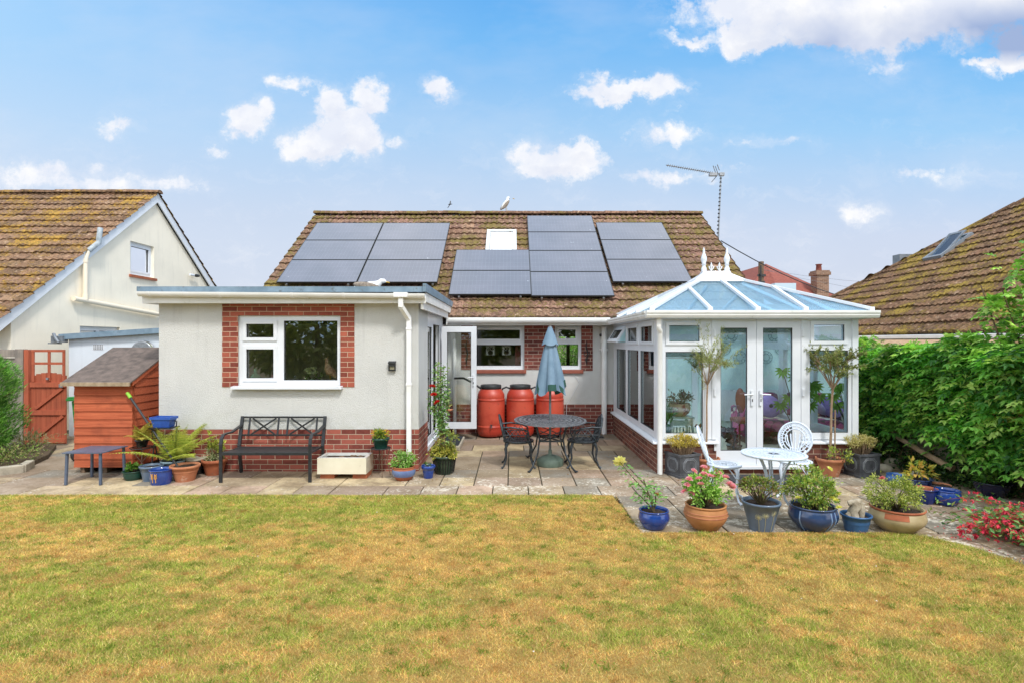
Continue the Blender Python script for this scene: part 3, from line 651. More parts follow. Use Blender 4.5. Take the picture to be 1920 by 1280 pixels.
def house_roof():
    g = MB(); x0, x1 = -5.52, 5.29; U = (1, 0, 0); V = Vector((0, 1, SL)).normalized(); L = (YR-YG)*math.hypot(1, SL)
    skip = lambda u, v: False
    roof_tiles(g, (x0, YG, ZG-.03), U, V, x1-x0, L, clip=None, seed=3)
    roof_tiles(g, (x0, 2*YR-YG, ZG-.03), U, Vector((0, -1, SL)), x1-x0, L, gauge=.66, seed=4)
    rf = g.build('roof', M_tile, house)
    g = MB(); ridge_tiles(g, (x0, YR, ZR+.02), (x1, YR, ZR+.02), .12); g.build('ridge_tiles', M_tile, rf)
    g = MB(); t = .10
    g.prism([(x0+.03, YG+.03, ZG-.05), (x0+.03, YR, ZR-.05), (x0+.03, YR, ZR-.05-t), (x0+.03, YG+.03, ZG-.05-t)], (x1-x0-.06, 0, 0))
    y2 = 2*YR-YG-.03; g.prism([(x0+.03, y2, ZG-.05), (x0+.03, YR+.001, ZR-.05), (x0+.03, YR+.001, ZR-.05-t), (x0+.03, y2, ZG-.05-t)], (x1-x0-.06, 0, 0))
    g.build('roof_deck', mat('dark_roof_void', S(46, 40, 36), rough=1), rf)
    g = MB()
    def fn(rs):
        if rs.random() < .45: x = rs.uniform(2.6, 5.2); y = YR-abs(rs.gauss(0, 1.8))
        elif rs.random() < .5: x = rs.uniform(x0, x1); y = YR-abs(rs.gauss(0, .22))
        else: x = rs.uniform(x0, x1); y = rs.uniform(YG, YR)
        if y < YG+.1: return None
        r_ = int((y-YG)*math.hypot(1, SL)/.33)*.33/math.hypot(1, SL)+YG+rs.uniform(-.02, .10)
        return (x, r_, rz(r_)+.005)
    moss_lumps(g, fn, 2600, .014, .036, 5); mo = g.build('moss', M_moss, house, kind='stuff')
    # flashing beside the conservatory, rooflight
    V = Vector((0, 1, SL)).normalized(); Nn = Vector((0, -SL, 1)).normalized()
    def onroof(px, py, off=0.0):
        # roof plane raised by off along its normal
        kx = (px-CX)/F; kz = (CY-py)/F; c = off*math.hypot(1, SL)
        D = (ZG-SL*YG+c-H0)/(kz-SL); return Vector((kx*D, D, H0+kz*D))
    def panel(corners_px, off, cols, rows, xs=None):
        pass
    # rooflight (white blind down behind the glass)
    a = onroof(909, 484, .06); b = onroof(969, 430, .06); xa, xb = a.x, onroof(969, 484, .06).x; ya, yb = a.y, b.y
    M = Matrix.Translation(Vector((xa, ya, rz(ya)))) @ Matrix(((1, 0, 0), (0, V.y, Nn.y), (0, V.z, Nn.z))).to_4x4()
    wd = xb-xa; hh = (yb-ya)*math.hypot(1, SL)
    g = MB(); g.slab((0, wd, -.15, hh), [(.09, wd-.09, 0, hh-.09)], lambda u, v, t: (u, v, t), -.02, .075); sk = g.build('rooflight', mat('grey_white_aluminium', S(206, 210, 212), rough=.4), house, xf=M)
    g = MB(); g.box(.1, wd-.1, .0, hh-.1, .035, .045); g.build('pane', mat('white_blind_behind_glass', S(238, 240, 242), rough=.12, coat=.8), sk, xf=M)
    # solar arrays: origin px of lower left corner, panel counts, physical size 1.757 x 1.04
    arrays = [((518, 529), 2, 3, 1.757), ((841, 552), 1, 2, 1.757), ((996.5, 554.5), 1, 4, 1.757), ((1149.5, 528), 1, 3, 1.757)]
    for (px, py), nc, nr, pw in arrays:
        o = onroof(px, py, .13); ph = 1.04
        for c in range(nc):
            for r_ in range(nr):
                A = Vector((o.x+c*(pw+.02), o.y, o.z))+V*(r_*(ph+.02))
                M = Matrix.Translation(A) @ Matrix(((1, 0, 0), (0, V.y, Nn.y), (0, V.z, Nn.z))).to_4x4()
                g = MB(); g.slab((0, pw, 0, ph), [(.012, pw-.012, .012, ph-.012)], lambda u, v, t: (u, v, t), -.035, .002)
                p = g.build('solar_panel', M_black, house, xf=M)
                q = MB(); q.box(.012, pw-.012, .012, ph-.012, -.008, 0); q.build('panel_glass', M_solar, p, xf=M)
        M = Matrix.Translation(o) @ Matrix(((1, 0, 0), (0, V.y, Nn.y), (0, V.z, Nn.z))).to_4x4()
        for xx in (.2, nc*pw-.25) if nc == 1 else (.2, pw-.2, pw+.22, nc*pw-.1):
            g = MB(); g.box(xx, xx+.04, -.05, nr*ph+.02, -.075, -.036); g.build('mounting_rail', M_steel, house, xf=M)
house_roof()
# ---------------------------------------------------------------- flat roofed extension
def extension():
    xl, xr = -5.29, -1.40
    g = MB(); hole = (-4.10, -2.57, 1.295, 2.335)
    g.wall_y(xl, xr, .64, 2.56, YE, YE+.25, [hole]); g.wall_x(YE+.251, YH-.013, .64, 2.56, xl, xl+.2)
    g.wall_x(YE+.251, 9.30, .64, 2.56, xr-.2, xr)
    g.build('extension_wall', M_render, house)
    g = MB(); g.wall_y(xl, xr-.001, 0, .64, YE+.012, YE+.25); g.wall_x(YE+.012, YE+.3, 0, .64, xr-.2, xr-.012); g.box(xl-.0, xr, YE-.0, YE+.011, 0, .636)
    g.box(xr-.011, xr, YE+.012, 9.30, 0, .636); g.box(xr-.19, xr-.012, 9.1, YH-.02, 0, .12); g.wall_x(YE+.26, YH-.02, 0, .63, xl+.005, xl+.19)
    g.build('extension_plinth', M_brick, house)
    g = MB(); g.slab((-4.34, -2.36, 1.27, 2.505), [(-4.10, -2.57, 1.2, 2.335)], lambda u, v, t: (u, t, v), YE-.008, YE+.004)
    g.build('brick_surround', M_brick_s, house)
    fn = lambda u, d, z: (u, YE+.03-d, z)
    window(house, 'window', fn, (-4.098, -2.572, 1.297, 2.333), [(-3.995, -3.575, 2.005, 2.215, 1), (-3.995, -3.575, 1.40, 1.84, 1), (-3.43, -2.625, 1.37, 2.26, 0)], glassmat=M_glass_k, cill=(-4.17, -2.53, 1.245, 1.296, .13))
    # room inside
    g = MB(); g.box(xl+.21, xr-.21, YE+.26, YH-.03, .12, .2); g.build('kitchen_floor', M_darkwood, house)
    g = MB(); g.box(xl+.205, xl+.215, YE+.26, YH-.03, .2, 2.5); g.box(xl+.22, xr-.3, YH-.05, YH-.03, .2, 2.5); g.box(xl+.22, xr-.21, YE+.26, YH-.051, 2.50, 2.52)
    g.box(-4.098, -2.572, YE+.085, YE+.45, 1.262, 1.296); g.build('room_lining', M_inner, house)
    # roof: fascia, soffit, trim, felt
    g = MB(); g.box(xl-.12, xr+.14, YE-.20, YE-.18, 2.505, 2.64); g.box(xl-.12, xl-.10, YE-.179, YH+.04, 2.505, 2.64); g.box(xr+.12, xr+.14, YE-.179, YH+.02, 2.53, 2.66)
    g.box(xl-.099, xr+.119, YE-.179, YH-.02, 2.545, 2.557); g.box(xr+.06, xr+.10, YE-.17, YH-.03, 2.42, 2.544); g.build('extension_fascia', M_pvc_dirty, house)
    g = MB(); g.box(xl-.1, xr+.119, YE-.178, YH+.12, 2.66, 2.70); g.build('flat_roof', M_felt, house)
    g = MB(); g.box(xl-.16, xr+.15, YE-.26, YE-.19, 2.665, 2.745); g.box(xl-.16, xl-.10, YE-.189, YH-.02, 2.665, 2.745)
    g.prism([(xr+.11, YE-.30, 2.665), (xr+.11, YH+.06, 2.665), (xr+.11, YH+.06, 2.775), (xr+.11, YE-.30, 2.785)], (.05, 0, 0)); g.build('roof_trim', M_fascia_blue, house)
    g = MB(); n = 10; y, z = YE-.265, 2.655
    prof = [(y+.058*math.cos(t), z+.07*math.sin(t)) for t in [math.pi+math.pi*i/n for i in range(n+1)]]; pin = [(y+.05*math.cos(t), z+.063*math.sin(t)) for t in [2*math.pi-math.pi*i/n for i in range(n+1)]]
    g.prism([(xl-.12, a, b+.012) for a, b in prof+pin], (-xl+xr+.26, 0, -.03))
    for x in (-5.27, -4.25, -3.2, -2.45, -1.75, -1.37): g.prism([(x, y+(a-y)*1.1, z+(b-z)*1.1+.002-(x+5.3)*.007+.01) for a, b in prof+pin], (.035, 0, 0))
    g.build('extension_gutter', M_gutter, house)
    g = MB(); X = -1.53
    g.box(X-.035-.08, X+.035-.08, YE-.30, YE-.23, 2.44, 2.62); g.beam((X-.08, YE-.265, 2.45), (X, YE-.07, 2.28), .065, .065); g.box(X-.034, X+.034, YE-.105, YE-.035, .03, 2.30)
    for zz in (.12, 1.3, 2.12): g.box(X-.042, X+.042, YE-.112, YE-.03, zz, zz+.035)
    g.box(X-.10-.08, X+.10-.08, YE-.325, YE-.215, 2.585, 2.655); g.build('downpipe', M_gutter, house, bevel=.004)
    # side doorset facing the patio corner
    fs = lambda u, d, z: (xr-.03+d, u, z)
    window(house, 'side_door_frame', fs, (9.30, 11.30, .20, 2.42), [(9.45, 10.0, .32, 2.2, 0), (10.16, 11.0, .24, 2.26, 0)], label='white side door frame with narrow sidelight', glass=False)
    q = MB(); q.box(xr-.06, xr-.055, 9.452, 9.998, .322, 2.198); q.build('sidelight_pane', M_glass, house)
    g = MB(); g.box(xr-.15, xr-.01, 11.301, YH-.02, .12, 2.5); g.box(xr-.15, xr-.02, 9.302, 11.3, 2.421, 2.5); g.box(xr-.17, xr-.005, 9.302, 11.3, .121, .199); g.build('white_side_panel', M_pvc, house)
    # the open glazed door, turned out at right angles
    D = 11.05; x0 = -1.40; x1 = -.70; f2 = lambda u, d, z: (u, D-.02-d, z)
    dr = window(house, 'open_door', f2, (x0+.015, x1, .24, 2.245), [(x0+.12, x1-.105, .37, 2.13, 0)], label='white glazed door standing open at right angles', depth=.06, cill=None)
    g = MB(); g.box(x1-.075, x1-.045, D-.045, D-.021, 1.08, 1.30); g.tube([(x1-.06, D-.05, 1.25), (x1-.06, D-.08, 1.25), (x1-.17, D-.08, 1.25)], .009, 8); g.build('door_handle', M_pvc, dr)
    g = MB(); g.box(x1-.067, x1-.053, D-.050, D-.0455, 1.12, 1.16); g.build('lock', M_seal, dr)
    for zz in (.4, 1.2, 2.0):
        pass
extension()
def small_fixings():
    # security light by the right pipe, air brick, cable on wall
    g = MB(); g.ellipsoid((1.86, YH-.05, 2.08), (.03, .035, .035)); g.build('outside_light', M_blackpl, house)
    g = MB(); g.tube([(1.28, YH-.012, 1.3), (1.42, YH-.012, 1.1), (1.25, YH-.012, .8), (1.15, YH-.022, .62), (1.13, YH-.03, .1)], .005, 5); g.build('wall_cable', M_pvc, house)
small_fixings()
# ---------------------------------------------------------------- conservatory
cons = thing('conservatory', 'white conservatory with pale blue glazed hipped roof and low brick walls', 'conservatory', (3.6, 10, 0))
CXL, CXR, CYF = 2.13, 5.10, 8.25
def conservatory():
    g = MB(); g.box(CXL, 3.01, CYF, CYF+.2, 0, .45); g.box(4.27, CXR, CYF, CYF+.2, 0, .45); g.box(3.01, 4.27, CYF+.0, CYF+.2, 0, .085)
    g.box(CXL, CXL+.2, CYF+.201, YH-.014, 0, .45); g.box(CXR-.2, CXR, CYF+.201, YH-.014, 0, .45); g.build('dwarf_wall', M_brick_c, cons)
    g = MB()
    g.prism([(CXL-.06, CYF-.07, .455), (CXL-.06, CYF-.07, .475), (CXL-.06, CYF+.06, .51), (CXL-.06, CYF+.06, .455)], (3.03-CXL+.06, 0, 0))
    g.prism([(4.25, CYF-.07, .455), (4.25, CYF-.07, .475), (4.25, CYF+.06, .51), (4.25, CYF+.06, .455)], (CXR+.06-4.25, 0, 0))
    g.prism([(CXL-.065, CYF-.06, .452), (CXL-.065, CYF-.06, .475), (CXL+.06, CYF-.06, .512), (CXL+.06, CYF-.06, .452)], (0, YH-CYF+.03, 0))
    g.prism([(CXR+.065, CYF-.06, .452), (CXR+.065, CYF-.06, .475), (CXR-.06, CYF-.06, .512), (CXR-.06, CYF-.06, .452)], (0, YH-CYF+.03, 0))
    g.prism([(3.0, CYF-.08, .09), (3.0, CYF-.08, .13), (3.0, CYF+.05, .135), (3.0, CYF+.05, .09)], (1.28, 0, 0))
    g.build('sill', M_pvc, cons, bevel=.003)
    g = MB()
    for x in (CXL+.001, CXR-.091): g.box(x, x+.09, CYF-.012, CYF+.10, .5, 2.28)
    g.box(CXL+.005, CXL+.085, YH-.10, YH-.015, .5, 2.28); g.box(CXR-.085, CXR-.005, YH-.10, YH-.015, .5, 2.28)
    g.box(CXL-.02, CXR+.02, CYF-.03, CYF+.09, 2.281, 2.33); g.box(CXL-.02, CXL+.09, CYF+.091, YH-.015, 2.281, 2.33); g.box(CXR-.09, CXR+.02, CYF+.091, YH-.015, 2.281, 2.33)
    g.box(2.945, 3.005, CYF-.008, CYF+.07, .511, 2.28); g.box(4.26, 4.33, CYF-.008, CYF+.07, .511, 2.28)
    g.build('post', M_pvc, cons, bevel=.004)
    fn = lambda u, d, z: (u, CYF+.005-d, z)
    window(cons, 'window', fn, (2.222, 2.943, .512, 2.279), [(2.31, 2.765, 1.945, 2.19, 1), (2.265, 2.815+.0, .60, 1.80, 0)])
    window(cons, 'window', fn, (4.332, 5.008, .512, 2.279), [(4.44, 4.90, 1.955, 2.20, 1), (4.39, 4.955, .61, 1.82, 0)])
    for (a, b, ga, gb, hx) in ((3.008, 3.60, 3.075, 3.468, 3.535), (3.606, 4.258, 3.70, 4.135, 3.66)):
        d = window(cons, 'door', fn, (a, b, .137, 2.279), [(ga, gb, .345, 2.15, 0)], depth=.06)
        g = MB(); hz = 1.14; s = -1 if hx < 3.6 else 1
        g.box(hx-.018, hx+.018, CYF-.018, CYF-.0055, hz-.13, hz+.1); g.tube([(hx, CYF-.02, hz+.04), (hx, CYF-.05, hz+.04), (hx+s*.13, CYF-.05, hz+.035)], .010, 8); g.build('door_handle', M_pvc, d, bevel=.003)
        g = MB(); g.box(hx-.006, hx+.006, CYF-.0215, CYF-.0182, hz-.07, hz-.03); g.build('keyhole', M_seal, d)
        g = MB(); xh = 2.985 if hx < 3.6 else 4.285
        for zz in (.35, 1.15, 2.02): g.box(xh-.015, xh+.015, CYF-.03, CYF-.0085, zz, zz+.11)
        g.build('hinge', M_pvc, d, bevel=.003)
    # left side: three bays, top lights, nearest the house stands open
    fl = lambda u, d, z: (CXL+.01-d, u, z); fr = lambda u, d, z: (CXR-.01+d, u, z)
    bays = [(8.42, 9.38), (9.46, 10.42), (10.5, 11.5)]
    window(cons, 'side_window', fl, (8.351, 11.70, .512, 1.865), [(a+.03, b-.03, .60, 1.80, 0) for a, b in bays])
    window(cons, 'top_light', fl, (8.351, 11.70, 1.866, 2.279), [(a+.09, b-.09, 1.945, 2.19, 1) for a, b in bays[:2]]+[(10.56, 11.46, 1.93, 2.21, 0)][:1], glass=False)
    for a, b in bays[:2]:
        q = MB(); q.box(CXL+.03, CXL+.035, a+.09, b-.09, 1.945, 2.19); q.build('pane', M_glass, cons)
    # the open casement, hinged at its top
    M = Matrix.Translation((CXL-.005, 0, 2.235)) @ Matrix.Rotation(R(32), 4, 'Y')
    o = window(cons, 'open_top_light', lambda u, d, z: M @ Vector((-d, u, z)), (10.52, 11.5, -.34, 0), [(10.60, 11.42, -.27, -.07, 0)], label='top light pushed open outwards', depth=.04)
    window(cons, 'side_window', fr, (8.351, 11.70, .512, 1.865), [(a+.05, b-.05, .60, 1.80, 0) for a, b in bays], mats=M_pvc)
    window(cons, 'top_light', fr, (8.351, 11.70, 1.866, 2.279), [(a+.09, b-.09, 1.945, 2.19, 1) for a, b in bays])
    # inside
    g = MB(); g.box(CXL+.21, CXR-.21, CYF+.21, YH-.02, .05, .14); g.box(3.02, 4.26, CYF+.1, CYF+.21, .05, .134); g.build('floor', M_carpet, cons)
    g = MB(); g.box(CXL+.10, CXR-.10, YH-.03, YH-.013, .14, 2.27); g.build('room_wall', M_tealwall, cons)
    # roof
    ex0, ex1, ey0, ey1, ez = CXL-.11, CXR+.09, CYF-.16, YH-.1, 2.395
    ym = 9.72; rx0, rx1, zr = 3.38, 3.68, 3.06
    RA, RB = Vector((rx0, ym, zr)), Vector((rx1, ym, zr)); c = [Vector((ex0, ey0, ez)), Vector((ex1, ey0, ez)), Vector((ex1, ey1, ez)), Vector((ex0, ey1, ez))]
    for a, b, q in ((c[0], c[1], [RB, RA]), (c[1], c[2], [RB]), (c[2], c[3], [RA, RB]), (c[3], c[0], [RA])):
        g = MB(); pl = [a, b]+q; nn = (pl[1]-pl[0]).cross(pl[2]-pl[0]).normalized(); g.prism(pl, nn*-.02); g.build('roof_glazing', M_roofglass, cons)
    def hip_at(cn, top, key, val):
        """point of the hip from corner cn to top where coordinate key equals val"""
        t = (val-cn[key])/(top[key]-cn[key]); return cn+(top-cn)*t
    bars = []
    for cn, tp in ((c[0], RA), (c[1], RB), (c[2], RB), (c[3], RA)): bars.append((cn, tp, .07))
    for xb in (2.86, 3.55, 4.24):
        for yy, c0, c1 in ((ey0, c[0], c[1]), (ey1, c[3], c[2])):
            top = Vector(((rx0+rx1)/2, ym, zr)) if xb == 3.55 else (hip_at(c0, RA, 0, xb) if xb < rx0 else hip_at(c1, RB, 0, xb))
            bars.append((Vector((xb, yy, ez)), top, .055))
    for yb in (9.0, 9.72, 10.6):
        for xx, c0, c1, T in ((ex0, c[0], c[3], RA), (ex1, c[1], c[2], RB)):
            top = T if abs(yb-ym) < .01 else (hip_at(c0, T, 1, yb) if yb < ym else hip_at(c1, T, 1, yb))
            bars.append((Vector((xx, yb, ez)), top, .05))
    for a, b, wd in bars:
        g = MB(); g.beam(a+Vector((0, 0, .03)), b+Vector((0, 0, .03)), wd, .045); g.box(a.x-.032, a.x+.032, a.y-.032, a.y+.032, a.z-.01, a.z+.05); g.build('roof_bar', M_pvc, cons, bevel=.004)
    g = MB(); g.slab((ex0-.02, ex1+.02, ey0-.02, ey1+.02), [(ex0+.05, ex1-.05, ey0+.05, ey1-.05)], lambda u, v, t: (u, v, t), ez-.055, ez-.005); g.build('eaves_beam', M_pvc, cons)
    # gutter as a moulded box round three sides
    def gut(a, b, out):
        a, b, out = Vector(a), Vector(b), Vector(out); P = [(0, .0), (.0, -.105), (.055, -.105), (.075, -.07), (.075, -.045), (.088, -.035), (.088, 0)]
        G.prism([a+out*p+Vector((0, 0, q)) for p, q in P], b-a)
    G = MB(); gut((ex0-.10, ey0-.021, ez-.005), (ex1+.07, ey0-.021, ez-.005), (0, -1, 0)); gut((ex0-.021, ey0-.0, ez-.006), (ex0-.021, ey1, ez-.006), (-1, 0, 0)); gut((ex1+.021, ey0, ez-.006), (ex1+.021, ey1, ez-.006), (1, 0, 0))
    G.build('gutter', M_pvc_dirty, cons, bevel=.003)
    g = MB(); X = CXL-.02; Y = CYF-.075
    g.box(X-.015, X+.045, Y-.09, Y-.03, 2.16, 2.29); g.tube([(X+.015, Y-.06, 2.19), (X+.015, Y-.06, 2.14), (X+.05, Y-.02, 2.10), (X+.05, Y, 2.06), (X+.05, Y, .02)], .036, 14); g.build('downpipe', M_gutter, cons)
    # crest: flared ridge cap, two tall finials, two fleurons
    g = MB(); mx, w_, d_ = (rx0+rx1)/2, .42, .27
    def ring(wx, wy, z): return [(mx-wx, ym-wy, z), (mx+wx, ym-wy, z), (mx+wx, ym+wy, z), (mx-wx, ym+wy, z)]
    lv = [ring(w_+.02, d_+.02, zr-.10), ring(w_, d_, zr-.06), ring(.26, .09, zr+.05), ring(.24, .07, zr+.075), ring(.24, .07, zr+.10)]
    g.add(sum(lv, []), [(i*4+j, i*4+(j+1) % 4, i*4+4+(j+1) % 4, i*4+4+j) for i in range(4) for j in range(4)]+[(3, 2, 1, 0), (16, 17, 18, 19)]); g.build('ridge_cap', M_pvc, cons, bevel=.004)
    for dx in (-.2, .2):
        g = MB(); g.lathe([(.045, 0), (.045, .06), (.03, .075), (.03, .11), (.042, .12), (.03, .14), (.052, .2), (.05, .24), (.03, .29), (.018, .33), (.022, .35), (.004, .42)], 14, (mx+dx, ym, zr+.10)); g.build('finial', M_pvc, cons)
    for dx in (-.07, .07):
        g = MB(); z0 = zr+.10
        g.tube([(mx+dx, ym, z0), (mx+dx, ym, z0+.06), (mx+dx, ym, z0+.10), (mx+dx, ym, z0+.16)], [.012, .012, .024, .003], 8)
        for s in (-1, 1): g.tube([(mx+dx, ym, z0+.02), (mx+dx+s*.03, ym, z0+.05), (mx+dx+s*.045, ym, z0+.09), (mx+dx+s*.03, ym, z0+.085)], .009, 6)
        g.build('fleuron', M_pvc, cons)
conservatory()
# ---------------------------------------------------------------- neighbours
def left_house():
    h = thing('neighbour_house', 'cream rendered house with lichen covered gold brown tiles, left beyond the gate', 'house', (-12, 15, 0))
    G = -9.8; yr = 15.36; zr = 6.0; s1 = .767; ye = 10.55; ze = zr-s1*(yr-ye); yf = 2*yr-ye
    wy0, wy1 = 10.95, 2*yr-10.95; ww = [(14.38, 15.33, 3.67, 4.53), (12.7, 14.0, 1.0, 2.3)]
    # gable wall with two openings, as strips
    g = MB(); ys = [wy0, 12.7, 14.0, 14.38, yr, 15.33+.35, wy1]
    def top(y): return zr-.22-s1*abs(y-yr)
    segs = [(wy0, 12.7, []), (12.7, 14.0, [(1.0, 2.3)]), (14.0, 14.38, []), (14.38, 15.33, [(3.67, 4.53)]), (15.33, yr, []), (yr, wy1, [])]
    for a, b, hs in segs:
        z = 0
        for h0, h1 in hs: g.prism([(G, a, z), (G, b, z), (G, b, h0), (G, a, h0)], (-.3, 0, 0)); z = h1
        g.prism([(G, a, z), (G, b, z), (G, b, top(b)), (G, a, top(a))], (-.3, 0, 0))
    g.box(-22, G-.301, wy0, wy0+.3, 0, ze+.1); g.build('wall', M_cream, h)
    fn = lambda u, d, z: (G-.08+d, u, z)
    f = window(h, 'window', fn, (14.38, 15.33, 3.67, 4.53), [(14.5, 15.21, 3.80, 4.42, 1)]); window(h, 'window', fn, (12.7, 14.0, 1.0, 2.3), [(12.8, 13.3, 1.1, 2.2, 1), (13.4, 13.9, 1.1, 2.2, 0)])
    g = MB(); g.box(G-.1, G+.06, 14.33, 15.38, 3.60, 3.665); g.build('window_sill', M_terra2, h)
    g = MB()
    for i in range(7): g.box(G-.30-.02*(i % 2), G-.28-.02*(i % 2), 14.42+i*.07, 14.49+i*.07, 3.7, 4.5)
    g.build('curtain', mat('grey_white_curtain', S(190, 196, 200), rough=.9), h)
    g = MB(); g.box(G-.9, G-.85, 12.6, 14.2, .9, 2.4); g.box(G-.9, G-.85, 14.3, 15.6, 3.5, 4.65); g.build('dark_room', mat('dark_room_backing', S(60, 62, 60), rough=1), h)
    g = MB(); L = (yr-ye)*math.hypot(1, s1); 
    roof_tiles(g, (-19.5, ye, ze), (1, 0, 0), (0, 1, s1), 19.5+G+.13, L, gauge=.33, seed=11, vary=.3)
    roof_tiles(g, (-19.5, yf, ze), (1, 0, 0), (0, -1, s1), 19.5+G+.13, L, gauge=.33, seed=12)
    rf = g.build('roof', M_tile_l, h); g = MB(); ridge_tiles(g, (-19.5, yr, zr+.03), (G+.14, yr, zr+.03), .12, seed=5); g.build('ridge_tiles', M_tile_l, rf)
    g = MB(); x = G+.06
    g.prism([(x, ye-.02, ze+.0), (x, yr, zr-.0), (x, yr, zr-.24), (x, ye-.02, ze-.24)], (.03, 0, 0)); g.prism([(x, yf, ze), (x, yr+.001, zr), (x, yr+.001, zr-.24), (x, yf, ze-.24)], (.03, 0, 0))
    g.prism([(G+.001, ye, ze-.22), (G+.001, yr, zr-.22), (G+.001, yr, zr-.24), (G+.001, ye, ze-.24)], (.058, 0, 0)); g.build('bargeboard', M_pvc, h)
    g = MB(); g.prism([(-19.5, ye+.02, ze-.04), (-19.5, yr, zr-.04), (-19.5, yr, zr-.10), (-19.5, ye+.02, ze-.10)], (19.5+G+.04, 0, 0)); g.prism([(-19.5, yf, ze-.04), (-19.5, yr, zr-.041), (-19.5, yr, zr-.10), (-19.5, yf, ze-.10)], (19.5+G+.04, 0, 0)); g.build('roof_deck', M_felt, h)
    g = MB(); g.box(-19.5, G+.05, ye-.14, ye-.03, ze-.12, ze-.0); g.tube([(G+.0, ye-.09, ze-.1), (G+.0, ye-.09, .0)], .045, 10); g.build('gutter', M_pvc, h)
    # soil pipe up the gable, with its branch
    m = mat('cream_painted_pipe', S(242, 228, 204), rough=.5); pp = lambda px, py: Vector((G+.09, (G+.09)*F/(px-CX), H0-(py-CY)*((G+.09)*F/(px-CX))/F))
    a = pp(138, 560); b = pp(300, 590); c = pp(160, 563); d = pp(160, 488); e = pp(165, 470); f_ = pp(178, 455); t = pp(181, 428)
    g = MB(); g.tube([a, b], .055, 12); g.tube([c, d, e], .05, 12); g.tube([d-Vector((0, 0, .06)), d], .06, 12); g.tube([c, c+Vector((0, 0, .12))], .06, 12); g.build('waste_pipe', m, h)
    g = MB(); e2 = e.copy(); e2.x += .02; f2 = f_.copy(); f2.x += .09; t2 = t.copy(); t2.x += .09; g.tube([e, e2, f2, f2+Vector((0, 0, .05)), t2], .056, 12); g.build('vent_pipe', mat('grey_vent_pipe', S(192, 202, 208), S(150, 160, 166), rough=.4, sc_=8), h)
    g = MB(); q = pp(356, 515); g.tube([q, q+Vector((.02, .35, 0))], .035, 8); g.build('floodlight', M_pvc, h)
    g = MB(); q = q+Vector((.04, .3, 0)); g.ellipsoid(q, (.07, .12, .05)); g.build('sensor', M_blackpl, h)
left_house()
def garage():
    h = thing('flat_roofed_garage', 'white painted flat roofed garage behind the wooden storage shed', 'garage', (-7, 12, 0)); y = 11.5
    g = MB(); g.prism([(-9.1, y, 0), (-5.6, y, 0), (-5.6, y, 2.22), (-9.1, y, 2.0)], (0, 3.5, 0)); g.build('wall', M_whiteblock, h)
    g = MB(); g.prism([(-9.22, y-.12, 1.985), (-5.55, y-.12, 2.22), (-5.55, y-.12, 2.33), (-9.22, y-.12, 2.095)], (0, 3.8, 0)); g.build('roof', M_fascia_blue, h)
    g = MB(); g.box(-9.34, -9.1, y-.16, y-.02, 1.93, 2.06); g.box(-9.45, -9.2, y-.1, y-.05, 1.90, 1.925); g.tube([(-9.3, y-.14, 2.1), (-9.2, y-.2, 2.0), (-9.15, y-.2, 1.93)], .03, 8); g.build('gutter_end', M_lead_flash, h)
    g = MB(); x0, z0 = -8.60, 1.78; g.box(x0, x0+.215, y-.008, y+.01, z0, z0+.11); ab = g.build('air_brick', M_pvc, h)
    g = MB()
    for i in range(6):
        for j in range(4): g.box(x0+.014+i*.034, x0+.032+i*.034, y-.012, y-.007, z0+.01+j*.026, z0+.024+j*.026)
    g.build('grille_holes', M_seal, ab)
    r = thing('hose_reel', 'round grey hose reel hung on the white garage wall', 'hose reel', (-7.52, y-.08, 1.75), local=True)
    g = MB(); M = Matrix.Rotation(R(90), 4, 'X'); g.lathe([(.19, -.06), (.21, -.06), (.21, -.045), (.12, -.04), (.12, .04), (.21, .045), (.21, .06), (.19, .06)], 28, M=M); g.build('drum', M_steel, r)
    g = MB()
    for i in range(5): g.lathe([(.13+.013*i, -.03+.0*i), (.145+.013*i, -.03), (.145+.013*i, .03), (.13+.013*i, .03)], 28, M=M)
    g.build('hose', mat('olive_hose', S(150, 156, 130), rough=.6), r)
garage()
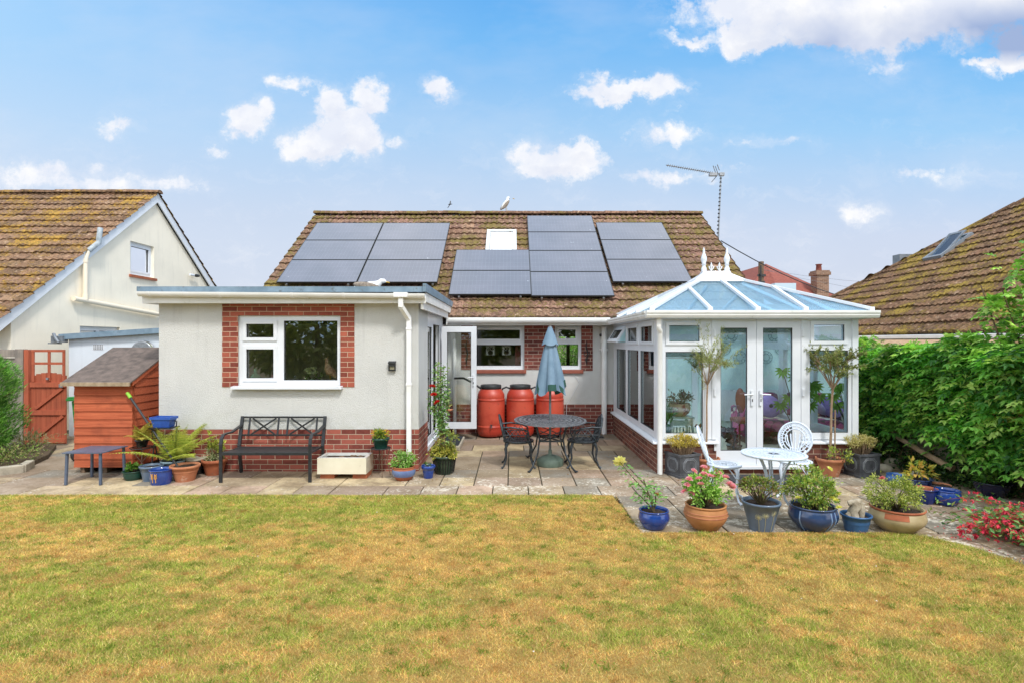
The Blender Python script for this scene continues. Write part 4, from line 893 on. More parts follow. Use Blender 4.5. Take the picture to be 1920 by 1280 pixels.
def gate_and_fence():
    D = 10.5; t = thing('garden_gate', 'red brown boarded gate with open trellis top, beside the shed', 'gate', (-8.75, D, 0))
    x0, x1 = -9.02, -8.36; g = MB(); zt = 1.36
    n = 7; wd = (x1-x0)/n
    for i in range(n):
        a = x0+i*wd; u = ((a+wd/2-(x0+x1)/2)/((x1-x0)/2)); z = 1.37-.07*u*u; k_ = rnd(.85, 1.1); g.col = (k_, k_, k_)
        g.prism([(a+.003, D, .04), (a+wd-.003, D, .04), (a+wd-.003, D, z+.0), (a+.003, D, z)], (0, .022, 0))
    g.build('boards', M_gate, t)
    g = MB()
    g.box(x0, x1, D-.03, D-.001, 1.10, 1.19); g.box(x0, x1, D-.03, D-.001, .58, .67); g.box(x0, x1, D-.03, D-.001, .06, .14)
    g.beam((x0+.10, D-.017, .70), (x1-.06, D-.017, 1.08), .028, .055, up=(0, 0, 1)); g.beam((x0+.12, D-.017, .17), (x1-.05, D-.017, .56), .028, .055); g.build('ledges', M_gate, t)
    g = MB()
    for a in (x0+.03, (x0+x1)/2+.0, x1-.055): g.box(a, a+.045, D-.022, D-.0015, 1.22 if a > x0+.1 else 1.2, 1.80)
    for z in (1.52, 1.755): g.box(x0+.03, x1-.01, D-.028, D-.0225, z, z+.045)
    g.build('trellis', M_gate, t)
    g = MB(); g.box(x1-.10, x1-.03, D-.05, D-.031, 1.1, 1.16); g.box((x0+x1)/2-.01, (x0+x1)/2+.03, D-.05, D-.023, 1.24, 1.28); g.build('latch', M_steel, t)
    g = MB(); g.box(-9.12, -9.035, D-.04, D+.05, 0, 1.80); g.build('gate_post', M_gate, t)
    f = thing('timber_fence', 'weathered grey close boarded fence with concrete post left of the gate', 'fence', (-11, D, 0))
    g = MB(); x = -15.0
    while x < -9.32: k_ = rnd(.8, 1.1); g.col = (k_, k_, k_); g.box(x, x+.095, D+.02, D+.04+rnd(0, .006), .1, 1.64); x += .1
    g.build('boards', M_oldwood, f)
    g = MB(); g.box(-15, -9.30, D-.03, D+.07, 1.66, 1.80); g.box(-15, -9.30, D+.0, D+.05, 0, .2); g.build('capping_rail', M_oldwood, f)
    g = MB(); g.box(-9.29, -9.14, D-.04, D+.08, 0, 1.81); g.box(-12, -11.88, D-.04, D+.08, 0, 1.7); g.build('post', M_oldwood, f, bevel=.006)
gate_and_fence()
def right_house():
    h = thing('neighbour_bungalow', 'cream bungalow with mossy brown hipped roof, right beyond the hedge', 'house', (9, 13, 0))
    E, D0, z0, s = 8.0, 18.28, 2.10, .72; t = 4.75; zr = z0+s*t; yn = 5.0
    L = t*math.hypot(1, s)
    def clip(u, v):   # u runs along the eave away from the camera
        return u < (D0-yn)-v/math.hypot(1, s)+.05
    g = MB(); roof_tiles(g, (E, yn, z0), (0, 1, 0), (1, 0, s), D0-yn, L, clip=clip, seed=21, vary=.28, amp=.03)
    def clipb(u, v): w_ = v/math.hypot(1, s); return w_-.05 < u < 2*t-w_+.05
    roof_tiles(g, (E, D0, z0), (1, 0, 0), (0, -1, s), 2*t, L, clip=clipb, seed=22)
    rf = g.build('roof', M_tile_r, h)
    g = MB(); ridge_tiles(g, (E+t, yn, zr+.02), (E+t, D0-t, zr+.02), .12, seed=8); ridge_tiles(g, (E+t, D0-t, zr+.02), (E, D0, z0+.02), .12, seed=9); g.build('ridge_tiles', M_tile_r, rf)
    g = MB(); k_ = .08; V_ = [(E+.05, yn, z0-.05), (E+.05, D0-.05, z0-.05), (E+t, D0-t, zr-.05), (E+t, yn, zr-.05), (E+2*t, D0-.05, z0-.05), (E+2*t, yn, z0-.05)]
    g.add(V_, [(0, 1, 2, 3), (1, 4, 2), (3, 2, 4, 5), (0, 3, 5), (0, 5, 4, 1)]); g.build('roof_deck', M_felt, rf)
    g = MB(); g.box(E+.4, E+2*t-.4, yn, D0-.4, 0, z0-.1); g.build('wall', M_cream, h)
    g = MB(); g.box(E-.02, E+.02, yn, D0, z0-.17, z0-.03); g.box(E+.021, E+.4, yn, D0-.1, z0-.16, z0-.14); g.build('fascia', M_pvc_dirty, h)
    g = MB(); g.box(E-.13, E-.021, yn, D0, z0-.10, z0-.02); g.build('gutter', M_gutter, h, bevel=.012)
    # tilted open rooflight
    V = Vector((1, 0, s)).normalized(); Nn = Vector((-s, 0, 1)).normalized()
    def onr(px, py):
        kx = (px-CX)/F; kz = (CY-py)/F; D = (z0-H0-s*E)/(kz-s*kx); return Vector((kx*D, D, H0+kz*D))
    o = onr(1733, 492); o = Vector((o.x, o.y, z0+s*(o.x-E))); M = Matrix.Translation(o+Nn*.03) @ Matrix(((0, V.x, Nn.x), (-1, V.y, Nn.y), (0, V.z, Nn.z))).to_4x4()
    g = MB(); g.slab((0, .62, 0, .98), [(.07, .55, .07, .91)], lambda u, v, t_: (u, v, t_), 0, .08); sk = g.build('rooflight', mat('grey_metal_flashing', S(128, 134, 140), rough=.45), h, xf=M)
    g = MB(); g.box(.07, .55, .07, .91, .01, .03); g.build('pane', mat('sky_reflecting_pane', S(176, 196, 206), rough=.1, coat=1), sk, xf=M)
    M2 = M @ Matrix.Translation((0, .5, .09)) @ Matrix.Rotation(R(12), 4, 'X') @ Matrix.Translation((0, -.5, 0))
    g = MB(); g.slab((.04, .58, .05, .93), [(.10, .52, .12, .86)], lambda u, v, t_: (u, v, t_), 0, .03); g.build('sash', M_lead_flash, sk, xf=M2)
    g = MB(); g.box(.10, .52, .12, .86, .01, .02); g.build('sash_pane', M_glass, sk, xf=M2)
    c = Vector((E+1.9, D0-1.9, z0+s*1.9)); g = MB(); a = onr(1745, 475); k2 = 16.2; a = Vector(((1745-CX)*k2/F, k2, H0+(CY-478)*k2/F))
    g.lathe([(.10, -.25), (.10, .05), (.16, .06), (.16, .12), (.09, .14), (.09, .2), (.05, .24)], 12, a); g.box(a.x-.9, a.x-.05, a.y, a.y+.3, a.z-.25, a.z+.02); g.build('vent_cowl', M_lead_flash, h)
    # low lean-to garage between hedge and bungalow
    q = thing('lean_to_garage', 'low cream garage with gravel flat roof between hedge and bungalow', 'garage', (7.2, 11, 0))
    g = MB(); g.prism([(6.75, 8.3, 0), (7.85, 8.3, 0), (7.85, 8.3, 1.95), (6.75, 8.3, 1.86)], (0, 6.4, 0)); g.build('wall', M_cream, q)
    g = MB(); g.prism([(6.68, 8.2, 1.862), (7.86, 8.2, 1.955), (7.86, 8.2, 1.985), (6.68, 8.2, 1.90)], (0, 6.6, 0)); g.build('roof', mat('gravel_roof', S(196, 164, 130), S(150, 116, 84), rough=1, sc_=20, world=True, bs=50), q)
right_house()
def distant():
    D = 30.0; h = thing('distant_house', 'far red tiled house with brick chimney behind the conservatory roof', 'house', (15, D, 0))
    ap = pt(1436, 495, D); s = (552-495)/(1548-1436); zb = ap.z-2.6
    xr = ap.x+3.9; zr_ = ap.z-3.9*s*1.08
    g = MB(); V_ = [(ap.x, D, ap.z), (xr, D-1.2, zr_), (xr, D+6, zr_), (ap.x, D+6, ap.z), (ap.x-1.5, D+.2, ap.z-1.5), (ap.x-1.5, D+6, ap.z-1.5), (ap.x-.6, D-3.4, zr_-.2), (ap.x-1.5, D-1.2, ap.z-1.6)]
    g.add(V_, [(0, 3, 2, 1), (0, 1, 6), (0, 6, 7, 4), (0, 4, 5, 3)]); g.build('roof', M_tile_d, h)
    g = MB(); g.box(ap.x-1.4, xr-.3, D-1, D+5.8, 0, zr_-.1); g.build('wall', M_cream, h)
    g = MB(); c = pt(1537, 540, D-1.5); g.box(c.x-.30, c.x+.30, c.y-.3, c.y+.3, c.z-1.2, c.z+.62); g.box(c.x-.37, c.x+.37, c.y-.37, c.y+.37, c.z+.62, c.z+.78); g.box(c.x-.33, c.x+.33, c.y-.33, c.y+.33, c.z+.781, c.z+.86)
    ch = g.build('chimney', brick_mat('chimney_brick', c1=(150, 116, 96), c2=(120, 92, 76)), h); g = MB(); g.lathe([(.14, 0), (.12, .28), (.15, .30), (.15, .34)], 12, (c.x-.05, c.y, c.z+.86)); g.build('chimney_pot', M_tile_d, ch)
    a = pt(1470, 536, D-2.2); g = MB(); g.box(a.x-.5, a.x+.55, a.y-.1, a.y+.3, a.z-.35, a.z+.12); g.build('rooflight', mat('pale_pane', S(190, 210, 220), rough=.1), h)
    p = pt(1427, 491, 26); t = thing('telegraph_pole', 'weathered wooden pole in front of the far red roof', 'pole', (p.x, 26, 0)); g = MB(); g.tube([(p.x, 26, 0), (p.x, 26, p.z)], .12, 10); g.build('pole', M_bark, t)
    g = MB(); g.box(p.x-.22, p.x+.16, 25.85, 25.9, p.z-.7, p.z-.6); g.box(p.x-.18, p.x+.12, 25.85, 25.9, p.z-1.0, p.z-.92); g.tube([(p.x-.1, 25.8, p.z-.2), (p.x-.1, 25.8, p.z-1.2)], .03, 6); g.build('bracket', M_blackpl, t)
    a, b = pt(1352, 452, 14.6), pt(1660, 570, 22); n = 14; pts = [a.lerp(b, i/n)-Vector((0, 0, .35*4*(i/n)*(1-i/n))) for i in range(n+1)]
    g = MB(); g.tube(pts, .014, 5); tag(g.build('overhead_cable', M_blackpl), 'thin dark overhead cable sloping down from the tiled roof', 'cable')
    a = pt(1425, 505, 26)
    for i, (x1_, y1_, D1) in enumerate(((2000, 505, 40), (1990, 545, 40))):
        b = pt(x1_, y1_, D1); g = MB(); g.tube([a.lerp(b, j/10)-Vector((0, 0, .9*4*(j/10)*(1-j/10))) for j in range(11)], .006, 4)
        tag(g.build('overhead_cable', M_lead_flash), ['upper', 'lower'][i]+' faint grey wire running right from the wooden pole', 'cable')
distant()
def aerial():
    b = pt(1346.5, 437, 15.0); t = thing('tv_aerial', 'rooftop television aerial on a thin leaning mast', 'aerial', b)
    p0 = pt(1345.5, 442, 15.2); p1 = pt(1352, 325, 15.2); g = MB(); g.tube([p0-Vector((0, 0, .5)), p1], .022, 8); mst = g.build('mast', M_steel, t)
    g = MB(); n = 16
    for i in range(n): q = p0.lerp(p1, (i+.5)/n); g.tube([q, q+Vector((0, 0, .03))], .029, 8)
    g.build('cable_wrap', M_blackpl, mst)
    a = pt(1249, 310, 14.6); e = pt(1352, 327.5, 15.2); g = MB(); g.tube([a, e], .013, 6); g.box(e.x-.05, e.x+.08, e.y-.05, e.y+.05, e.z-.04, e.z+.04); g.box(*(lambda c: (c.x-.12, c.x+.08, c.y-.05, c.y+.05, c.z-.05, c.z+.03))(pt(1338, 327, 15.1))); g.build('boom', M_steel, t)
    g = MB()
    for i in range(22): q = a.lerp(e, .03+i*.038); g.tube([q-Vector((.02, .12, 0)), q+Vector((.02, .12, 0))], .006, 5)
    for (x0_, y0_, x1_, y1_) in ((1337, 311, 1342, 325), (1341, 312, 1346.5, 326), (1345, 309, 1349, 320), (1346, 328, 1334, 342)): g.tube([pt(x0_, y0_, 15.1), pt(x1_, y1_, 15.15)], .011, 5)
    g.build('elements', M_steel, t)
aerial()
# ---------------------------------------------------------------- plants
def C3(*cs): return [np.array(S(*c)[:3]) for c in cs]
PAL_GREEN = C3((98, 142, 52), (76, 116, 44), (122, 160, 62), (60, 96, 40))
PAL_YG = C3((176, 184, 70), (150, 164, 58), (196, 196, 92), (120, 140, 50))
PAL_OLIVE = C3((150, 156, 92), (124, 136, 74), (172, 172, 108), (104, 118, 66))
PAL_HEDGE = C3((132, 194, 88), (92, 154, 66), (152, 204, 100), (62, 114, 50), (182, 212, 112))
PAL_LIME = C3((156, 202, 88), (132, 182, 72), (182, 214, 106), (106, 156, 60))
PAL_GOLD = C3((190, 170, 70), (160, 148, 58), (206, 186, 96), (140, 120, 56))
PAL_DRY = C3((186, 170, 112), (164, 150, 90), (150, 150, 74), (204, 186, 130))
def pick(pal, n, jit=.18):
    c = np.array(pal)[np.random.randint(0, len(pal), n)]; return c*(1-jit+2*jit*np.random.rand(n, 1))
def foliage(root, c, r, nc, nl, L, W, pal, name='foliage', mode='out', spread=.3, stems=True, base=None, stem_mat=None, stem_r=.004, shell=.45, lowcut=-.55, fold=.25, jit=.2, cr=None, kind=None):
    """clumps of leaves inside an ellipsoid (centre c, radii r), with a stem to every clump"""
    c = np.array(c, float); r = np.array(r, float); cs = []
    while len(cs) < nc:
        q = np.random.normal(size=3); q /= np.linalg.norm(q); q *= (shell+(1-shell)*np.random.rand())
        if q[2] > lowcut: cs.append(q)
    cs = np.array(cs); cen = c+cs*r
    cr = spread*r.mean() if cr is None else cr
    idx = np.random.randint(0, nc, nl); off = np.random.normal(size=(nl, 3))*cr*.55
    P = cen[idx]+off; out = cs[idx]+off/cr*.6
    D = {'out': out+np.array([0, 0, .25])+np.random.normal(size=(nl, 3))*.5, 'up': out*.4+np.array([0, 0, 1])+np.random.normal(size=(nl, 3))*.3,
         'flat': out*np.array([1, 1, .2])+np.random.normal(size=(nl, 3))*[.6, .6, .3], 'droop': out*.8+np.array([0, 0, -.5])+np.random.normal(size=(nl, 3))*.5}[mode]
    tone = (.82+.36*np.random.rand(nc))[idx][:, None]
    g = MB(); g.leaves(P, D, L*np.random.uniform(.6, 1.25, nl), W*np.random.uniform(.7, 1.2, nl), pick(pal, nl, jit)*tone, fold)
    f = g.build(name, M_leaf, root, kind=kind)
    if stems:
        g = MB(); b = Vector(base if base is not None else (c[0], c[1], c[2]-r[2])); ns = min(nc, 26)
        for q in cen[:ns]:
            q = Vector(q); m_ = b.lerp(q, .5)+Vector((rnd(-.1, .1)*r[0], rnd(-.1, .1)*r[1], .06*r[2])); st = b+Vector(((q.x-b.x)*.12, (q.y-b.y)*.12, 0)); g.tube([st, m_, q], [stem_r*1.3, stem_r, stem_r*.4], 5, caps=False)
        g.build('stem', stem_mat or M_stem, root)
    return f
FLW = {}
def flower(root, p, r, col, kind='rose'):
    key = (kind, col, round(r, 3))
    if key not in FLW:
        g = MB(); n = {'rose': 26, 'small': 7, 'fuchsia': 10}[kind]; base = np.array(S(*col)[:3])
        if kind == 'fuchsia':
            for i in range(5): a = i*1.256; g.leaves([(0, 0, 0)], [(math.cos(a), math.sin(a), -.25)], r*1.1, r*.55, base*rnd(.8, 1.1))
            g.col = base*.8; g.tube([(0, 0, .3*r), (0, 0, -r*.2), (0, 0, -r*1.1)], [r*.12, r*.3, r*.32], 6); g.tube([(0, 0, -r), (0, 0, -r*2)], r*.04, 4)
        else:
            for i in range(n):
                a = i*2.4; e = (i/n)**.7; d = (math.cos(a)*e, math.sin(a)*e, 1.15-e); k_ = rnd(.85, 1.12)
                g.leaves([(math.cos(a)*.12*r, math.sin(a)*.12*r, -.15*r)], [d], r*(.75+.35*e), r*.85, np.clip(base*k_+(.0 if kind == 'rose' else 0), 0, .95), .35)
        o = g.build('flower', M_petal); o.parent = root; FLW[key] = o.data
    else:
        o = bpy.data.objects.new('flower', FLW[key]); COL.objects.link(o); o.parent = root
    o.location = p; o.rotation_euler = (rnd(-.7, .3) if kind != 'fuchsia' else rnd(-.5, .5), rnd(-.5, .5), rnd(0, 6)); return o
def pot(name, label, cat, px, yb, w, yr, wb, m, style='taper', fill=.035, rimh=.03, rimo=.012, group=None, n=36, soil=True, inner=None, squash=None, rim_mat=None):
    D0 = gy(yb); rb = wb/2*D0/F; D = D0+rb*.9; X = (px-CX)*D/F; r = w/2*D/F; Hh = H0-(yr-CY)*D/F-.012
    t = thing(name, label, cat, (X, D, .012), local=True, group=group)
    ro = r; g = MB()
    if style == 'taper': prof = [(rb, 0), (rb+(r-rimo-rb)*.5, Hh*.5), (r-rimo, Hh-rimh), (r-.002, Hh-rimh+.001), (r, Hh-rimh*.5), (r-.001, Hh-.003), (r-.006, Hh)]
    elif style == 'belly': prof = [(rb, 0), (rb+.012, .008)]+[(rb+(r*1.06-rb)*math.sin(math.pi*.5*min(1, f/.62))-max(0, f-.62)*r*.30, Hh*f) for f in (.15, .3, .45, .58, .7, .8, .88)]+[(r*.955, Hh*.925), (r, Hh*.94), (r+.004, Hh*.975), (r-.004, Hh)]
    elif style == 'bowl': prof = [(rb, 0)]+[(rb+(r-rimo-rb)*math.sin(math.pi*.5*f)**.9, Hh*f) for f in (.15, .3, .45, .6, .75, .9)]+[(r-rimo*.5, Hh-rimh*.4), (r, Hh-rimh*.3), (r, Hh-.003), (r-.006, Hh)]
    wall = max(.010, r*.09); prof_in = [(r-wall, Hh-.002), (r-wall-.004, Hh-rimh), (r-wall-.012, Hh-.09)]
    g.lathe(prof, n, close=False); g.mi = 1; g.lathe([prof[-1]]+prof_in, n, close=False); g.mi = 0; g.add([(rb*math.cos(a), rb*math.sin(a), 0) for a in np.linspace(0, 2*np.pi, n, endpoint=False)], [tuple(range(n-1, -1, -1))])
    p = g.build('pot', [m, inner or m], t)
    if soil:
        g = MB(); zs = Hh-fill; rs_ = r-wall-.004; V = [(0, 0, zs+.008)]
        for i in range(1, 5):
            for j in range(20): a = j*math.pi/10; V.append((rs_*i/4*math.cos(a), rs_*i/4*math.sin(a), zs+rnd(-.008, .010)))
        Fc = [(0, 1+j, 1+(j+1) % 20) for j in range(20)]+[(1+i*20+j, 1+(i+1)*20+j, 1+(i+1)*20+(j+1) % 20, 1+i*20+(j+1) % 20) for i in range(3) for j in range(20)]
        g.add(V, Fc, smooth=True); g.build('soil', M_soil, t)
    return t, r, Hh
def drawn(parent, pts_list, r, m, name='decoration'):
    g = MB()
    for pts in pts_list: g.tube(pts, r, 5)
    return g.build(name, m, parent)
def fern_fronds(root, base, n, Lmin, Lmax, pal, seed, arch=.9, name='frond', az=(0, 6.283)):
    rs = random.Random(seed)
    for f in range(n):
        a = rs.uniform(*az); L = rs.uniform(Lmin, Lmax); el = rs.uniform(.55, 1.3); m = 22; pts = []; p = Vector(base); d = Vector((math.cos(a)*math.cos(el), math.sin(a)*math.cos(el), math.sin(el)))
        for i in range(m+1):
            pts.append(p.copy()); p = p+d*(L/m); d.z -= arch*1.3/m*rs.uniform(.7, 1.2); d.normalize()
        g = MB(); g.col = tuple(pal[1]*.8); g.tube(pts, [.003*(1-i/(m+1))+.0008 for i in range(m+1)], 4, caps=False)
        P, Dd, Ls, Ws = [], [], [], []
        for i in range(3, m+1):
            fr = i/m; ln = L*.34*math.sin(math.pi*min(1, fr*.92+.12))**.8*(1.08-fr*.75); t_ = (pts[min(i+1, m)]-pts[i-1]).normalized(); s = t_.cross(Vector((0, 0, 1))).normalized()
            for sg in (-1, 1):
                dd = (s*sg+t_*.45+Vector((0, 0, -.12))).normalized(); steps = 6
                for q in range(steps):
                    b = pts[i]+dd*(ln*q/steps); P.append(b); w2 = ln*.17*(1.15-q/steps)
                    Dd.append((dd*.8+t_*.9)); Ls.append(w2+.008); Ws.append(.007*(1.2-q/steps))
                    P.append(b); Dd.append((dd*.8-t_*.9)); Ls.append(w2+.008); Ws.append(.007*(1.2-q/steps))
                P.append(pts[i]); Dd.append(dd); Ls.append(ln); Ws.append(.008)
        col = pick(pal, len(P), .12); g.leaves([tuple(p_) for p_ in P], [tuple(d_) for d_ in Dd], np.array(Ls), np.array(Ws), col, .1)
        g.build(name, M_leaf, root)
def std_tree(root, z0, ztop, rc, zc, rzc, trunk_r, n_limb, n_leaf, L, W, pal, seed, bark, lean=0, fork=None):
    """standard: bare trunk, forked limbs, airy crown"""
    rs = random.Random(seed); zf = fork or zc-rzc*.75; g = MB(); tp = Vector((lean, 0, zf))
    g.tube([(0, 0, z0), (lean*.3+.006, .004, z0+(zf-z0)*.4), (lean*.7-.006, 0, z0+(zf-z0)*.75), tp], [trunk_r*1.2, trunk_r, trunk_r*.95, trunk_r], 9); tr = g.build('trunk', bark, root)
    g = MB(); tips = []
    for i in range(n_limb):
        a = i*2.4+rs.uniform(-.3, .3); e = rs.uniform(.25, 1.0); q = Vector((lean+rc*e*math.cos(a)*.8, rc*e*math.sin(a)*.8, zc+rzc*rs.uniform(-.35, .75))); m_ = tp.lerp(q, .45)+Vector((rs.uniform(-.03, .03), rs.uniform(-.03, .03), .03)); g.tube([tp, m_, q], [trunk_r*.55, trunk_r*.38, trunk_r*.2], 6)
        for j in range(5):
            q2 = q+Vector((rs.gauss(0, rc*.28), rs.gauss(0, rc*.28), rs.gauss(rzc*.12, rzc*.28))); s_ = m_.lerp(q, rs.uniform(.2, 1)); g.tube([s_, q2], [trunk_r*.2, trunk_r*.08], 4, caps=False); tips.append((s_, q2))
    g.build('limbs', bark, root)
    n = n_leaf; idx = np.random.randint(0, len(tips), n); A = np.array([t_[0] for t_ in tips])[idx]; B = np.array([t_[1] for t_ in tips])[idx]; f = np.random.uniform(.25, 1.25, (n, 1)); P = A+(B-A)*f+np.random.normal(0, rc*.035, (n, 3))
    D = (B-A)/np.maximum(np.linalg.norm(B-A, axis=1, keepdims=True), 1e-5)*.7+np.random.normal(size=(n, 3))*.6+[0, 0, .2]; tone = (.8+.4*np.random.rand(len(tips)))[idx][:, None]
    g = MB(); g.leaves(P, D, L*np.random.uniform(.6, 1.2, n), W*np.random.uniform(.7, 1.2, n), pick(pal, n)*tone, .15); g.build('crown', M_leaf, root)
M_leafb = leaf_mat('translucent_leaf', rough=.34, trans=.45)  # more translucent, glossier leaf for the hedge and rear trees
# ---------------------------------------------------------------- hedge of climbing leaves along the right boundary
def compound(P, Dm, n, L, lw, ll, pal, g, tone=None, droop=.5):
    """wisteria-like leaves: n leaflets pairs on a drooping stalk, for arrays of bases"""
    m = len(P); Dm = Dm/np.linalg.norm(Dm, axis=1, keepdims=True); side = np.cross(Dm, [0, 0, 1.]); side /= np.maximum(np.linalg.norm(side, axis=1, keepdims=True), 1e-4)
    tone = 1 if tone is None else tone[:, None]; base = pick(pal, m, .12)*tone; up = np.cross(side, Dm)
    for i in range(n):
        f = (i+1)/n; Q = P+Dm*(L*f)[:, None]+np.array([0, 0, -1])*(L*f*f*droop)[:, None]
        for sg in (-1, 1):
            D = side*sg*.9+Dm*.55+np.array([0, 0, -.35])+np.random.normal(size=(m, 3))*.12
            g.leaves(Q, D, ll*np.random.uniform(.8, 1.15, m)*(1-.25*abs(f-.6)), lw, base*np.random.uniform(.85, 1.15, (m, 1)), .22, Nn=up+np.random.normal(size=(m, 3))*.25)
    Q = P+Dm*L[:, None]+np.array([0, 0, -1])*(L*droop)[:, None]; g.leaves(Q, Dm+np.array([0, 0, -.4]), ll*1.1, lw, base, .22, Nn=up)
def hedge():
    wl = thing('boundary_wall', 'rough pale block boundary wall showing below the climbing leaves', 'wall', (6.3, 9, 0))
    g = MB(); g.prism([(6.52, 4.6, 0), (6.0, 12.5, 0), (6.0, 12.5, 1.55), (6.52, 4.6, 1.55)], (.18, 0, 0)); g.build('blockwork', M_stone, wl)
    h = thing('wisteria_hedge', 'dense green climbing wisteria covering the right boundary', 'hedge', (6.1, 8.5, 0))
    n = 4000; y = np.random.uniform(5.0, 12.6, n); z = np.random.rand(n)**.85*1.75+.32+.12*np.sin(y*2.1); xf = 6.52-(y-4.6)*.0658
    edge = .12*np.sin(y*3+z*4)+.1*np.sin(y*7.3-z*5)
    # gap low down where the wall shows
    keep = ~((z < .75) & (y > 7.6) & (y < 8.9) & (np.random.rand(n) < .8)) & ~((z < .5) & (np.random.rand(n) < .7)); y, z, xf, edge = y[keep], z[keep], xf[keep], edge[keep]; n = len(y)
    ztop = 1.86+.07*np.sin(y*2.7)+.06*np.sin(y*6.1); z = np.minimum(z, ztop+np.random.uniform(-.1, .06, n))
    dep = np.random.rand(n)**.6*.42; x = xf-.02-dep-edge*.6
    P = np.stack([x, y, z], 1); D = np.stack([-np.ones(n), np.random.normal(0, .7, n)-.35, np.random.normal(.05, .45, n)], 1)
    tone = .50+.95*vnoise(y, z*2, 3.0, 12); g = MB()
    compound(P, D, 4, np.random.uniform(.15, .25, n), .048, .108, PAL_HEDGE, g, tone)
    nt = 500; y = np.random.uniform(5, 12.5, nt); P = np.stack([6.52-(y-4.6)*.0658-np.random.rand(nt)*.35, y, 1.80+.07*np.sin(y*2.7)+.06*np.sin(y*6.1)], 1); D = np.stack([np.random.normal(-.4, .6, nt), np.random.normal(0, .6, nt), np.ones(nt)*.6], 1)
    compound(P, D, 4, np.random.uniform(.12, .22, nt), .034, .075, PAL_LIME, g, droop=.25)
    g.build('foliage', M_leafb, h)
    g = MB(); nb = 9000; y = np.random.uniform(4.9, 12.6, nb); z = np.random.uniform(.3, 1.8, nb); x = 6.5-(y-4.6)*.0658-np.random.rand(nb)*.2
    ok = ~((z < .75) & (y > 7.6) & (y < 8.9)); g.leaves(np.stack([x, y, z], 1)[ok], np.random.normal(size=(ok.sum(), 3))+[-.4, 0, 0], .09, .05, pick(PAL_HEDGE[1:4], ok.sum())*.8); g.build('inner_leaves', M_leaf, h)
    g = MB()
    for i in range(34):
        yy = rnd(5.2, 12); x = 6.50-(yy-4.6)*.0658-.04; pts = [Vector((x, yy, 0))]
        for q in range(6): pts.append(pts[-1]+Vector((rnd(-.04, .03), rnd(-.12, .12), .3)))
        g.tube(pts, [.016, .014, .012, .010, .008, .006, .004], 5)
    g.tube([(5.95, 7.55, .24), (5.85, 7.9, .36), (5.9, 8.6, .50), (6.0, 8.9, .62)], [.045, .04, .035, .03], 8)
    g.build('woody_stems', M_bark2, h)
    # russet and lilac bits
    g = MB(); n = 90; yy = np.concatenate([np.random.normal(10.2, .3, 45), np.random.normal(6.6, .25, 45)]); zz = np.concatenate([np.random.normal(1.78, .05, 45), np.random.normal(1.15, .1, 45)])
    g.leaves(np.stack([6.52-(yy-4.6)*.0658-.38-np.random.rand(n)*.1, yy, zz], 1), np.random.normal(size=(n, 3))+[-1, 0, 0], .1, .035, pick(C3((186, 132, 84), (200, 150, 90), (170, 160, 80)), n)); g.build('russet_shoots', M_leaf, h)
    # ivy at the foot of the wall near the conservatory
    iv = thing('ivy', 'dark green ivy at the foot of the boundary wall by the planter', 'ivy', (5.9, 9.3, 0))
    g = MB(); n = 5200; y = np.random.uniform(6.9, 11.2, n); z = np.abs(np.random.normal(0, .36, n))*np.where(y > 8.6, 1.5, .45)+.01; x = 6.52-(y-4.6)*.0658-.03-np.random.rand(n)**2*.42*np.clip(1.2-z, .3, 1); ok = z < 1.1
    g.leaves(np.stack([x, y, z], 1)[ok], np.random.normal(size=(ok.sum(), 3))*.6+[-1, -.3, .1], .048, .042, pick(C3((52, 84, 44), (40, 70, 38), (70, 104, 54), (90, 116, 60)), ok.sum())); g.build('foliage', M_leaf, iv)
hedge()
def tall_shrub():
    t = thing('tall_shrub', 'tall light green shrub rising above the right end of the hedge', 'shrub', (6.45, 6.9, 0))
    cl = [((6.6, 6.85, 2.2), .5, 170), ((6.75, 6.6, 2.5), .45, 150), ((6.4, 6.9, 1.85), .42, 190), ((6.5, 6.6, 1.5), .5, 240), ((6.2, 7.1, 2.4), .16, 36), ((6.65, 7.0, 2.8), .4, 120), ((6.2, 6.4, 1.1), .45, 150)]
    g = MB()
    for c, r, n in cl:
        P = np.array(c)+np.random.normal(size=(n, 3))*r*.45; D = np.random.normal(size=(n, 3))*.6+[-.7, -.4, .35]
        compound(P, D, 3, np.random.uniform(.09, .16, n), .048, .078, PAL_LIME, g, .8+.4*np.random.rand(n), droop=.3)
    g.build('foliage', M_leaf, t); g = MB()
    for i in range(12): q = Vector(cl[i % 7][0])+Vector((rnd(-.2, .2), rnd(-.2, .2), rnd(0, .3))); g.tube([(6.45+rnd(-.1, .1), 6.9+rnd(-.1, .1), 0), (6.45+rnd(-.15, .15), 6.9+rnd(-.1, .1), 1.1), q], [.03, .02, .006], 6)
    g.build('stem', M_bark, t)
tall_shrub()
